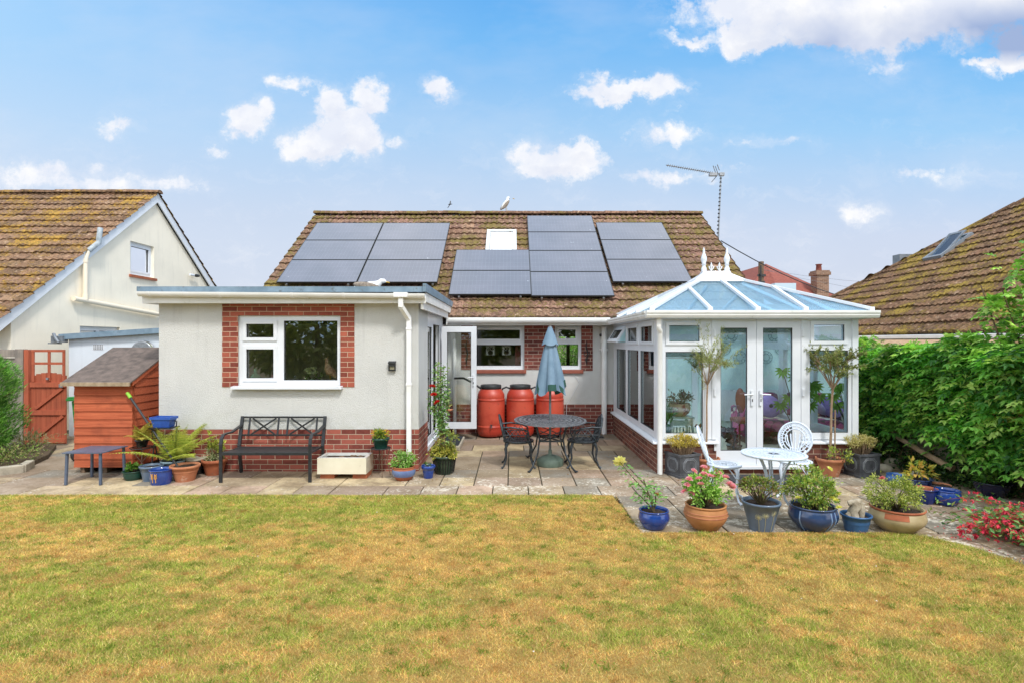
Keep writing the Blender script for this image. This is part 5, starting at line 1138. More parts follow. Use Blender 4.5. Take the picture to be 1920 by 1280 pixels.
def conifer():
    t = thing('conifer_shrub', 'feathery bright green conifer against the grey fence', 'shrub', (-8.55, 9.0, 0)); g = MB()
    n = 15000; u = np.random.rand(n); a = np.random.rand(n)*6.283; ez = .25+u*1.45; prof = np.interp(ez, [.2, .55, .85, .95, 1.2, 1.5, 1.7], [.30, .58, .56, .38, .60, .46, .16]); prof = prof*(.78+.22*np.sin(a*5+ez*6))
    rr = prof*(.35+.65*np.random.rand(n)**.5); P = np.stack([-8.5+rr*np.cos(a), 9.0+rr*np.sin(a), ez], 1); D = np.stack([np.cos(a)*.8, np.sin(a)*.8, np.ones(n)*.8], 1)+np.random.normal(size=(n, 3))*.35
    tone = (.7+.6*vnoise(P[:, 0]+P[:, 1], P[:, 2], 6, 3))[:, None]; g.leaves(P, D, np.random.uniform(.05, .10, n), .012, pick(C3((124, 176, 78), (94, 148, 58), (150, 196, 96), (70, 120, 48)), n)*tone, .1); g.build('foliage', M_leaf, t)
    g = MB(); g.tube([(-8.5, 9, 0), (-8.48, 9, .6), (-8.5, 9.02, 1.4)], [.06, .045, .015], 8)
    for i in range(16): a = i*2.4; z = .3+i*.075; g.tube([(-8.5, 9, z), (-8.5+.5*math.cos(a), 9+.5*math.sin(a), z+.3)], [.015, .004], 5)
    g.build('trunk', M_bark, t)
    k_ = thing('bed_edging', 'rough pale stone kerb round the left flower bed', 'kerb', (-8, 8.4, 0)); g = MB()
    P = [(-8.7, 7.75), (-7.55, 8.02), (-7.28, 8.32), (-7.42, 8.62)]
    for (xa, ya), (xb, yb) in zip(P[:-1], P[1:]): g.beam((xa, ya, .05), (xb, yb, .05), .11, .16, ext=.02)
    g.build('stone', M_stone, k_, bevel=.015)
    g = MB(); g.prism([(-8.8, 7.8, -.01), (-7.55, 8.07, -.01), (-7.33, 8.33, -.01), (-7.7, 9.3, -.01), (-8.3, 10.2, -.01), (-12, 10.4, -.01), (-12, 7.8, -.01)], (0, 0, .09)); g.build('flower_bed', mat('bed_soil', S(104, 86, 62), S(80, 64, 46), rough=1, sc_=14, bs=40, bstr=1, bd=.03), kind='structure')
    b = thing('low_plants', 'small straggly green plants at the edge of the left bed', 'plant', (-7.9, 8.7, .08), local=True)
    foliage(b, (0, .1, .10), (.42, .5, .12), 26, 900, .05, .022, C3((120, 148, 66), (150, 160, 90), (96, 120, 60), (170, 160, 110)), spread=.3, stem_r=.003)
    b = thing('dry_plants', 'grey brown tufted plant between conifer and gate', 'plant', (-8.35, 9.7, .04), local=True)
    foliage(b, (0, 0, .14), (.38, .4, .16), 22, 800, .07, .016, C3((150, 150, 110), (126, 136, 84), (170, 150, 120)), spread=.35, stem_r=.003)
conifer()
def fuchsia():
    t = thing('fuchsia_bush', 'sprawling bush with hanging coral red flowers at the right lawn edge', 'bush', (5.3, 5.55, 0)); g = MB(); st = MB(); fl = []
    for i in range(105):
        a = rnd(2.2, 4.4); L = rnd(.4, 1.0); z0 = rnd(.05, .45); b = Vector((5.28, 5.2+rnd(-.5, .45), .05)); p = b.copy(); d = Vector((math.cos(a), math.sin(a)*.8, rnd(.5, 1.2))).normalized(); pts = [p.copy()]
        for q in range(9): p = p+d*(L/9); d.z -= .17; d.normalize(); p.z = max(p.z, .06); pts.append(p.copy())
        st.tube(pts, [.006-.0005*j for j in range(10)], 4, caps=False)
        for j in range(3, 10):
            for r_ in range(3):
                g.leaves([tuple(pts[j]+Vector((rnd(-.03, .03), rnd(-.03, .03), rnd(-.02, .02))))], [(rnd(-1, 1), rnd(-1, 1), rnd(-.2, .8))], rnd(.04, .075), rnd(.024, .04), pick(C3((104, 156, 84), (76, 124, 66), (140, 180, 100), (160, 172, 100)), 1))
            if random.random() < .40: fl.append(pts[j]+Vector((-.02, -.03, .03)))
    g.build('foliage', M_leaf, t); st.build('stem', mat('reddish_stem', S(140, 70, 56), rough=.7), t)
    random.shuffle(fl)
    for q in fl[:97]: 
        c = random.choice([(240, 84, 104), (248, 108, 120), (222, 60, 86)]); o = flower(t, q-Vector((5.3, 5.55, 0))+Vector((0, 0, -.02)), .027, c, 'fuchsia'); o.scale = (1.5,)*3
    g = MB(); n = 900; 
    k0 = fl[np.random.randint(0, len(fl))]
    for q in [fl[i] for i in np.random.randint(0, len(fl), n)]:
        p = q+Vector((rnd(-.06, .06), rnd(-.06, .06), rnd(-.06, .05)))
        for j in range(4): g.leaves([tuple(p)], [(rnd(-1, 1), rnd(-1, 1), rnd(-1, .1))], .036, .020, np.array(S(random.choice([236, 248, 224]), random.choice([80, 100, 64]), 100)[:3]))
    g.build('blossom', M_petal, t, kind='stuff')
    g = MB(); n = 70
    for i in range(n): x, y = rnd(4.35, 5.0), rnd(4.9, 5.9); g.leaves([(x, y, .02)], [(rnd(-1, 1), rnd(-1, 1), .02)], .022, .014, np.array(S(226, 80, 92)[:3]))
    tag(g.build('fallen_petals', M_petal, kind='stuff'), 'fallen red petals on paving', 'petals')
fuchsia()
def back_trees():
    # the tall dark hedge behind the photographer, mirrored in the windows
    for i, (x, h_) in enumerate(((-9, 4.6), (-3, 5.6), (3.2, 5.0), (9.5, 5.4))):
        t = thing('garden_tree', ['broad dark garden tree behind the lawn, far left', 'tallest dark garden tree behind the lawn', 'rounded dark garden tree behind the lawn', 'dark garden tree behind the lawn, far right'][i], 'tree', (x, -9, 0), local=True)
        n = 5000; q = np.random.normal(size=(n, 3)); q /= np.linalg.norm(q, axis=1, keepdims=True); q *= (.55+.45*np.random.rand(n, 1)); P = q*[3.6, 2.2, h_*.5]+[0, 0, h_*.5]
        g = MB(); g.leaves(P, q+np.random.normal(size=(n, 3))*.6, .38, .2, pick(C3((160, 170, 92), (128, 140, 72), (188, 188, 110)), n)); g.build('crown', M_leafb, t)
        g = MB(); g.tube([(0, 0, 0), (0, 0, h_*.6)], [.2, .1], 8); g.build('trunk', M_bark, t)
back_trees()
def front_shrub():
    t = thing('front_garden_shrub', 'bright green shrub seen through the small rear window', 'shrub', (2.2, 21.3, 0), local=True)
    foliage(t, (0, 0, 1.3), (1.6, .6, 1.2), 60, 5200, .12, .06, PAL_LIME, spread=.3, stem_r=.01)
front_shrub()
# ---------------------------------------------------------------- furniture
def bench():
    t = thing('garden_bench', 'black metal bench with crossed back panels against the white wall', 'bench', (-3.40, 8.02, .012), local=True); W = 1.27; h = W/2; yf, yb = -.30, .28
    g = MB()
    for s in (-1, 1):
        g = MB(); x = s*(h-.02); g.beam((x, yb+.01, 0), (x, yb-.06, .42), .035, .05, up=(0, 1, 0)); g.beam((x, yb-.06, .40), (x, yb+.05, .83), .045, .035, up=(0, 1, 0)); g.build('rear_leg', M_black, t, bevel=.004)
        g = MB(); pts = [(x, yf, 0), (x, yf+.0, .30), (x, yf+.0, .52), (x, yf+.02, .60), (x, yf+.07, .645), (x, yf+.16, .65), (x, yf+.30, .645), (x, yb-.07, .685), (x, yb+.0, .70)]
        for a, b in zip(pts[:-1], pts[1:]): g.beam(a, b, .045, .022, up=(0, .01, 1) if abs(b[2]-a[2]) < abs(b[1]-a[1]) else (0, 1, .01), ext=.006)
        g.build('arm', M_black, t, bevel=.003)
    for i in range(7):
        y = yf+.02+i*.074; z = .405-.012*math.sin(math.pi*i/6)-.01*(i/6); g = MB(); g.box(-h+.03, h-.03, y-.027, y+.027, z, z+.012); g.build('seat_slat', M_black, t, bevel=.003)
    g = MB(); g.box(-h+.02, h-.02, yf-.01, yf+.01, .375, .412); g.box(-h+.03, -h+.06, yf, yb-.05, .378, .402); g.box(h-.06, h-.03, yf, yb-.05, .378, .402); g.build('seat_frame', M_black, t, bevel=.003)
    g = MB(); y0 = lambda z: yb-.06+(z-.40)/.43*.11
    def bar(x0, z0, x1, z1, w=.026): g.beam((x0, y0(z0), z0), (x1, y0(z1), z1), .012, w, up=(1, 0, 0) if abs(x1-x0) < .01 else (0, 0, 1))
    bar(-h+.03, .815, h-.03, .815); bar(-h+.03, .56, h-.03, .56)
    for x0, x1 in ((-.50, -.07), (.07, .50)):
        for x in (x0, x1): g.beam((x, y0(.57), .57), (x, y0(.805), .805), .026, .012, up=(0, 1, 0))
        bar(x0+.04, .57, x1-.04, .80, .024); bar(x0+.04, .80, x1-.04, .57, .0238)
    g.build('backrest', M_black, t, bevel=.002)
bench()
def low_table():
    t = thing('low_table', 'low square grey blue metal table beside the storage shed', 'table', (-5.80, 7.81, .012), local=True)
    g = MB(); h = .235; z = .43; g.slab((-h-.03, h+.03, -h-.03, h+.03), [], lambda u, v, t_: (u, v, t_), z, z+.012); top = g.build('tabletop', M_table, t, bevel=.004)
    g = MB(); g.add([(-h, -h, z+.0125), (h, -h, z+.0125), (h, h, z+.0125), (-h, h, z+.0125), (0, 0, z+.028)], [(0, 1, 4), (1, 2, 4), (2, 3, 4), (3, 0, 4)]); g.build('pressed_panel', M_table, top)
    for sx in (-1, 1):
        for sy in (-1, 1): g = MB(); g.beam((sx*h*1.0, sy*h, 0), (sx*(h-.01), sy*(h-.01), z), .03, .03, up=(0, 1, 0)); g.build('leg', M_table, t, bevel=.003)
low_table()
def shed():
    x0, x1, y0, y1, zf, zb = -6.46, -5.60, 8.27, 9.15, 1.36, 1.80; t = thing('storage_shed', 'orange stained wooden storage shed with grey felt pent roof', 'shed', (-6.03, 8.7, 0))
    g = MB(); z = .10; i = 0; bh = .118; g.col = (1, 1, 1)
    while z < zf-.01:
        b = min(bh, zf-z); k_ = rnd(.86, 1.08); g.col = (k_, k_, k_); lean = .0; g.add([(x0, y0-.016, z), (x1, y0-.016, z), (x1, y0-.002, z+b), (x0, y0-.002, z+b), (x0, y0+.01, z), (x1, y0+.01, z)], [(0, 1, 2, 3), (4, 5, 1, 0)]); g.box(x0, x1, y0+.012, y0+.02, z, z+b); z += b
    g.build('front_boards', M_shed, t)
    g = MB(); z = .10; tp = lambda y: zf+(zb-zf)*(y-y0)/(y1-y0)
    while z < zb-.02:
        b = bh; ya = y0+.02 if z+b <= zf else y0+max(.02, (z+b-zf)/(zb-zf)*(y1-y0)); yb_ = y0+.02 if z <= zf else y0+max(.02, (z-zf)/(zb-zf)*(y1-y0))
        k_ = rnd(.86, 1.08); g.col = (k_, k_, k_); b2 = min(b, zb-z-.01); g.add([(x1+.016, yb_, z), (x1+.016, y1, z), (x1+.002, y1, z+b2), (x1+.002, min(ya, y1-.02), z+b2), (x1-.01, yb_, z), (x1-.01, y1, z)], [(0, 1, 2, 3), (4, 5, 1, 0)]); z += b
    for xx in (x0, x1-.012): g.prism([(xx, y0+.02, .1), (xx, y1, .1), (xx, y1, zb-.03), (xx, y0+.02, zf-.03)], (.010, 0, 0))
    g.box(x0+.012, x1-.012, y1-.012, y1, .1, zb-.03); g.build('side_boards', M_shed, t)
    g = MB(); g.prism([(x1+.018, y0-.05, zf-.055), (x1+.018, y1+.04, zb-.03), (x1+.018, y1+.04, zb+.03), (x1+.018, y0-.05, zf+.015)], (.018, 0, 0)); g.build('bargeboard', M_shed, t)
    g = MB(); a = .12; g.prism([(x0-.10, y0-.12, zf-.02), (x0-.10, y1+.06, zb+.035), (x0-.10, y1+.06, zb+.055), (x0-.10, y0-.12, zf+.0)], (x1-x0+.10+.045, 0, 0)); g.build('roof', mat('grey_roof_felt', S(116, 102, 94), S(88, 78, 72), rough=.95, sc_=9, bs=90, bstr=.8), t)
    g = MB(); g.box(x0-.10, x1+.045, y0-.145, y0-.121, zf-.055, zf-.0); g.build('roof_batten', mat('bleached_batten', S(176, 156, 130), S(140, 122, 98), rough=.9, sc_=12), t)
    g = MB()
    for x in (x0+.1, (x0+x1)/2, x1-.1): g.box(x-.03, x+.03, y0+.02, y1, .0, .095)
    g.build('bearer', M_bark, t)
    b = thing('wheelie_bin', 'green wheelie bin mostly hidden behind the storage shed', 'bin', (-6.85, 9.35, .012), local=True)
    g = MB(); g.add([(-.22, -.25, .02), (.22, -.25, .02), (.22, .25, .02), (-.22, .25, .02), (-.27, -.31, .98), (.27, -.31, .98), (.27, .31, .98), (-.27, .31, .98)], [(3, 2, 1, 0), (0, 1, 5, 4), (1, 2, 6, 5), (2, 3, 7, 6), (3, 0, 4, 7), (4, 5, 6, 7)]); g.build('body', M_green_bin, b, bevel=.02)
    g = MB(); g.box(-.31, .31, -.37, .35, .985, 1.03); g.box(-.30, .30, -.36, .34, 1.03, 1.05); g.build('lid', M_green_bin, b, bevel=.015)
    for s in (-1, 1): g = MB(); M = Matrix.Translation((s*.26, -.2, .10)) @ Matrix.Rotation(R(90), 4, 'Y'); g.lathe([(.03, -.03), (.10, -.03), (.11, -.015), (.11, .015), (.10, .03), (.03, .03)], 20, M=M); g.build('wheel', M_blackpl, b)
    s = thing('long_handled_tool', 'black handled garden tool with lime green end leaning on the shed', 'tool', (-5.4, 8.15, 0)); a, b2 = Vector((-5.57, 8.18, 1.13)), Vector((-5.10, 8.02, .62))
    g = MB(); g.tube([a, a.lerp(b2, .5), b2, b2+(b2-a)*.9], .016, 8); g.build('shaft', M_blackpl, s); g = MB(); g.tube([a, a+(a-b2).normalized()*.10], .024, 8); g.build('grip', M_lime, s)
shed()
def sink():
    t = thing('butler_sink', 'old cream butler sink planter raised on bricks against the plinth', 'sink', (-2.40, 8.08, .012), local=True); x, y = .345, .19; z0, z1 = .075, .30
    g = MB(); g.slab((-x, x, -y, y), [], lambda u, v, q: (u, v, q), z0, z0+.04); g.slab((-x, x, -y, y), [(-x+.04, x-.04, -y+.04, y-.04)], lambda u, v, q: (u, v, q), z0+.0401, z1); g.build('basin', M_ceramic, t, bevel=.014)
    g = MB(); g.slab((-x+.001, x-.001, -y+.001, y-.001), [(-x+.045, x-.045, -y+.045, y-.045)], lambda u, v, q: (u, v, q), z1-.035, z1+.004); g.build('rim', M_ceramic_in, t, bevel=.012)
    g = MB(); g.box(-x+.05, x-.05, -y+.05, y-.05, z0+.05, z1-.03); g.build('soil', M_soil, t)
    g = MB(); 
    for i in range(9): g.ellipsoid((rnd(-.25, .2), rnd(-.1, .1), z1-.03), (rnd(.02, .05), .03, .02), n=8, m=5)
    g.build('dead_leaves', M_bark, t)
    for xx in (-.22, .24): g = MB(); g.box(xx-.1, xx+.1, -y+.05, y-.02, 0, .072); g.build('brick', M_terra2, t, bevel=.004)
sink()
def barrels():
    labs = ['red plastic water butt nearest the open door, leftmost of three', 'middle red plastic water butt between the other two', 'red plastic water butt behind the closed parasol, rightmost of three']
    for i, x in enumerate((-.43, .17, .775)):
        t = thing('water_butt', labs[i], 'water butt', (x, 11.46, .012), rz=i*.4, group='red water butts along the wall', local=True)
        r = .283; P = [(.19, .02), (.235, .03), (.27, .08), (.281, .15), (.281, .20), (.287, .21), (.287, .235), (.276, .245), (.276, .26), (r-.002, .28), (r, .5), (r, .73), (r-.002, .745), (.287, .75), (.287, .775), (.276, .785), (.276, .80), (.28, .82), (.272, .87), (.25, .92), (.22, .96), (.20, .985), (.195, 1.0)]
        g = MB(); g.lathe(P, 40); g.build('barrel', M_barrel, t)
        g = MB(); g.lathe([(.20, .975), (.212, .98), (.214, 1.05), (.205, 1.06), (.185, 1.06), (.18, 1.045)], 40); g.build('lid', M_blackpl, t)
        if i == 0:
            g = MB(); g.tube([(.02, -r+.01, .26), (.02, -r-.05, .26), (.02, -r-.06, .22)], .012, 8); g.box(-.005, .045, -r-.05, -r-.02, .275, .29); g.build('tap', M_blackpl, t)
    g = MB(); Y = 11.5; g.tube([(-1.2, Y+.15, 1.19), (-1.0, Y+.05, 1.20), (-.85, Y, 1.13), (-.68, Y, 1.02), (-.6, Y, .97)], .022, 8); tag(g.build('filler_hose', M_blackpl), 'black hose from downpipe to the leftmost red water butt', 'hose')
    for xa, xb, l in ((-.17, -.06, 'short black hose joining left and middle water butts'), (.42, .52, 'short black hose joining middle and right water butts')):
        g = MB(); g.tube([(xa-.06, Y, .93), (xa-.02, Y, .99), ((xa+xb)/2, Y, 1.02), (xb+.02, Y, .99), (xb+.06, Y, .93)], .018, 8); tag(g.build('link_hose', M_blackpl), l, 'hose')
barrels()
def parasol():
    X, Y = .60, 8.82; t = thing('parasol', 'closed pale blue grey parasol standing through the round patio table', 'parasol', (X, Y, .012), local=True)
    g = MB(); n = 96; rows = 30; V = []; z0, z1 = 1.16, 2.02; nf = 6
    for i in range(rows+1):
        f = i/rows; z = z1-(z1-z0)*f; rb = .035+.205*f**.75; amp = .42*f**.6
        for j in range(n):
            a = 2*math.pi*j/n; w_ = abs(math.sin(a*nf/2+.35*math.sin(a)))**.7; r = rb*(1-amp+amp*1.25*w_)*(1+.10*math.sin(a*3+1)); zz = z+(.05*math.sin(a*4+.5)+.03*math.sin(a*nf))*f**3
            V.append((r*math.cos(a), r*math.sin(a)*.95, zz))
    g.add(V, [(i*n+j, i*n+(j+1) % n, (i+1)*n+(j+1) % n, (i+1)*n+j) for i in range(rows) for j in range(n)], smooth=True)
    g.mi = 1; W_ = [Vector(v) for v in V[-n:]]; g.add([v*1 for v in W_]+[Vector((v.x*.93, v.y*.93, v.z+.10)) for v in W_], [(j, (j+1) % n, n+(j+1) % n, n+j) for j in range(n)], smooth=True); g.build('canopy', [M_parasol, M_parasol_in], t)
    g = MB(); V = []
    for i in range(11):
        f = i/10; z = 2.165-.265*f
        for j in range(64):
            a = 2*math.pi*j/64; r = (.028+.105*f)*(1-.10*f+.12*f*abs(math.cos(a*2))); V.append((r*math.cos(a), r*math.sin(a), z-.03*f**2*abs(math.cos(a*2))))
    g.add(V, [(i*64+j, i*64+(j+1) % 64, (i+1)*64+(j+1) % 64, (i+1)*64+j) for i in range(10) for j in range(64)], smooth=True); g.build('vent_cap', M_parasol, t)
    g = MB(); g.tube([(0, 0, .1), (0, 0, 2.16)], .019, 14); g.lathe([(.03, 2.15), (.035, 2.165), (.02, 2.18)], 16); g.build('pole', mat('brushed_grey_pole', S(124, 130, 132), S(100, 106, 108), rough=.4, metal=.4, sc_=12), t)
    g = MB(); g.lathe([(.205, .0), (.21, .02), (.21, .085), (.20, .10), (.13, .14), (.05, .165), (.028, .175), (.027, .24), (.018, .242)], 40); g.build('base', M_greybase, t)
    g = MB()
    for i in range(4): a = i*1.57+.6; g.tube([(.02, 0, 1.25), (.10*math.cos(a), .1*math.sin(a), 1.2)], .006, 5)
    g.build('rib', M_blackpl, t)
parasol()
def lattice_disc(g, rx, ry, z, th, rings=6, spokes=28):
    """pierced cast top: rim, rings, wavy spokes as flat bars"""
    for i in range(rings+1):
        f = (i+.6)/(rings+.6); n = 40; pts = [Vector((rx*f*math.cos(2*math.pi*j/n), ry*f*math.sin(2*math.pi*j/n), z)) for j in range(n+1)]; w_ = (.034 if rx > .4 else .02) if i < rings else .035
        for a, b in zip(pts[:-1], pts[1:]): g.beam(a, b, w_, th, ext=.002)
    for j in range(spokes):
        a0 = 2*math.pi*j/spokes; pts = [Vector((rx*f*math.cos(a0+.09*math.sin(f*14)), ry*f*math.sin(a0+.09*math.sin(f*14)), z)) for f in np.linspace(.1, .97, 9)]
        for a, b in zip(pts[:-1], pts[1:]): g.beam(a, b, .013, th*.8, ext=.002)
def cast_set():
    X, Y = .60, 8.82; t = thing('patio_table', 'dark cast metal oval table with lattice top around the parasol', 'table', (X, Y, .012), local=True)
    g = MB(); lattice_disc(g, .55, .70, .705, .014, 7, 36); g.build('tabletop', M_casttop, t)
    for sx in (-1, 1):
        for sy in (-1, 1):
            g = MB(); q = lambda r, z: (sx*r*.36, sy*r*.56, z); g.tube([q(.72, .70), q(.60, .62), q(.50, .45), q(.58, .25), q(.82, .06), q(.95, .015), q(1.02, .03)], [.022, .02, .018, .017, .018, .02, .012], 8, flat=.6); g.build('leg', M_castdark, t)
    g = MB()
    for z in (.42,):
        c = [(-.17, -.27, z), (.17, -.27, z), (.17, .27, z), (-.17, .27, z)]
        for a, b in zip(c, c[1:]+c[:1]): g.beam(a, b, .02, .025)
        g.beam(c[0], c[2], .014, .02); g.beam(c[1], c[3], .014, .0202)
        for s in (-1, 1): g.beam((-.17, s*.27, .44), (.17, s*.27, .58), .008, .014); g.beam((.17, s*.27, .44), (-.17, s*.27, .58), .0082, .014)
    g.build('brace', M_castdark, t)
    # chair modelled facing +x
    c = thing('cast_armchair', 'dark cast metal armchair left of the patio table', 'chair', (.10, 8.74, .012), group='dark cast armchairs at the patio table', local=True); hw = .235
    g = MB(); lattice_disc(g, .22, .235, .405, .012, 4, 20); n = 36
    g.lathe([(.20, .385), (.235, .385), (.24, .405), (.235, .415), (.215, .415)], 32, close=False); g.build('seat', M_castdark, c)
    for sx, sy in ((1, 1), (1, -1), (-1, 1), (-1, -1)):
        g = MB(); f = 1.0; g.tube([(sx*.17, sy*.17, .39), (sx*.20, sy*.185, .30), (sx*.185, sy*.185, .16), (sx*.225, sy*.2, .04), (sx*.26, sy*.21, .012)], [.024, .02, .014, .013, .018], 8); g.build('leg', M_castdark, c)
    g = MB(); bx = lambda z: -.20-.10*(z-.40)/.4
    ol = [Vector((bx(z), y, z)) for y, z in ((-.20, .41), (-.235, .55), (-.22, .68), (-.14, .76), (-.06, .775), (0, .80), (.06, .775), (.14, .76), (.22, .68), (.235, .55), (.20, .41))]; g.tube(ol, .016, 7)
    for y0 in (-.14, -.07, 0, .07, .14): g.tube([(bx(.42), y0*.8, .42), (bx(.55), y0*1.25, .55), (bx(.66), y0*.7, .66), (bx(.76), y0, .765-abs(y0)*.15)], .011, 5)
    for z in (.5, .6, .7): g.tube([(bx(z), -.22, z), (bx(z+.04), -.08, z+.04), (bx(z-.03), 0, z-.03), (bx(z+.04), .08, z+.04), (bx(z), .22, z)], .008, 5)
    for y0 in (-.1, .1): g.lathe([(.035, -.006), (.045, -.006), (.045, .006), (.035, .006), (.035, -.006)], 14, M=Matrix.Translation((bx(.62), y0, .62)) @ Matrix.Rotation(R(90), 4, 'Y'), close=False)
    g.build('backrest', M_castdark, c)
    for sy in (-1, 1):
        g = MB(); y = sy*.235; g.tube([(bx(.63), y*.95, .63), (-.12, y*1.08, .64), (.06, y*1.08, .615), (.15, y*1.05, .57), (.16, y, .48), (.13, y*.9, .41)], [.012, .013, .014, .013, .011, .011], 7)
        g.tube([(-.18, y, .44), (-.05, y*1.05, .60), (.06, y*1.02, .44), (.14, y, .56)], .008, 5); g.tube([(-.2, y, .6), (-.08, y, .44), (.04, y*1.04, .60), (.14, y, .46)], .008, 5); g.tube([(-.22, y, .52), (.15, y, .52)], .007, 5); g.build('armrest', M_castdark, c)
    dup(c, (1.10, 8.76, .012), math.pi, 'dark cast metal armchair right of the patio table')
cast_set()
def bistro():
    t = thing('bistro_table', 'small round pale blue white cast table with bowed legs', 'table', (2.915, 6.24, .012), local=True)
    g = MB(); lattice_disc(g, .325, .325, .69, .010, 7, 40); g.lathe([(.315, .672), (.338, .676), (.342, .69), (.336, .70), (.31, .698)], 44, close=False); g.lathe([(.0, .687), (.3, .687), (.3, .684), (0, .684)], 32, close=False); g.build('tabletop', M_castwhite, t)
    for i in range(3):
        a = R(80+120*i); g = MB(); q = lambda r, z, s=0: (r*math.cos(a)-s*math.sin(a), r*math.sin(a)+s*math.cos(a), z)
        for s in (-.012, .012): g.tube([q(.20, .685, s), q(.13, .55, s), q(.075, .38, s), (q(.12, .2, s)), q(.24, .04, s), q(.30, .01, s)], [.010, .010, .010, .010, .011, .012], 7)
        g.tube([q(.08, .42), q(.0, .36), q(-.03, .30)], .007, 5); g.build('leg', M_castwhite, t)
    c = thing('bistro_chair', 'pale blue white cast chair seen side on, left of the bistro table', 'chair', (2.60, 6.86, .012), rz=R(-22), group='white cast bistro chairs', local=True)
    g = MB(); lattice_disc(g, .175, .175, .44, .010, 3, 16); g.lathe([(.15, .425), (.20, .425), (.205, .437), (.20, .448), (.15, .446)], 36, close=False); g.lathe([(.0, .437), (.085, .437), (.085, .441), (0, .441)], 20, close=False); g.build('seat', M_castwhite, c)
    for sx, sy in ((1, 1), (1, -1), (-1, 1), (-1, -1)):
        g = MB(); g.tube([(sx*.12, sy*.12, .43), (sx*.155, sy*.155, .37), (sx*.15, sy*.15, .26), (sx*.135, sy*.135, .15), (sx*.165, sy*.165, .04), (sx*.20, sy*.20, .012)], [.022, .022, .014, .011, .012, .018], 8)
        g.tube([(sx*.05, sy*.13, .42), (sx*.10, sy*.15, .36), (sx*.14, sy*.145, .30)], .007, 5); g.tube([(sx*.13, sy*.05, .42), (sx*.15, sy*.10, .36), (sx*.145, sy*.14, .30)], .007, 5); g.build('leg', M_castwhite, c)
    g = MB(); bx = lambda z: -.17-.13*(z-.42)/.42; cz, ry_, rz_ = .68, .195, .205
    E = lambda f, a: Vector((bx(cz+rz_*f*math.sin(a)), ry_*f*math.cos(a), cz+rz_*f*math.sin(a)))
    n = 40
    for f, w_ in ((1, .013), (.78, .007), (.60, .007)): g.tube([E(f, 2*math.pi*i/n) for i in range(n+1)], w_, 6)
    for i in range(26):
        a = -.5+i*(math.pi+1.0)/25; g.tube([E(.78, a), E(.97, a+.06)], .0055, 5); g.tube([E(.78, a), E(.97, a-.06)], .0055, 5)
        if i % 2 == 0: g.tube([E(.6, a), E(.78, a)], .006, 5)
    for s in (-.10, -.055, 0, .055, .10): g.tube([(bx(.46), s*.35, .46), (bx(.56), s*.55, .56), (bx(.66), s*.9, .66), (bx(.76), s*1.0, .76-abs(s)*.4)], [.010, .009, .008, .010], 6)
    for s in (-1, 1): g.tube([(bx(.43)+.04, s*.06, .44), (bx(.47), s*.11, .48), (bx(.52), s*.10, .53)], .010, 6); g.tube([(-.12, s*.08, .445), (-.19, s*.10, .50), (bx(.56), s*.12, .55)], .009, 6)
    g.build('backrest', M_castwhite, c)
    dup(c, (3.56, 7.05, .012), R(-118), 'pale blue white cast chair facing forward, right of the bistro table')
bistro()
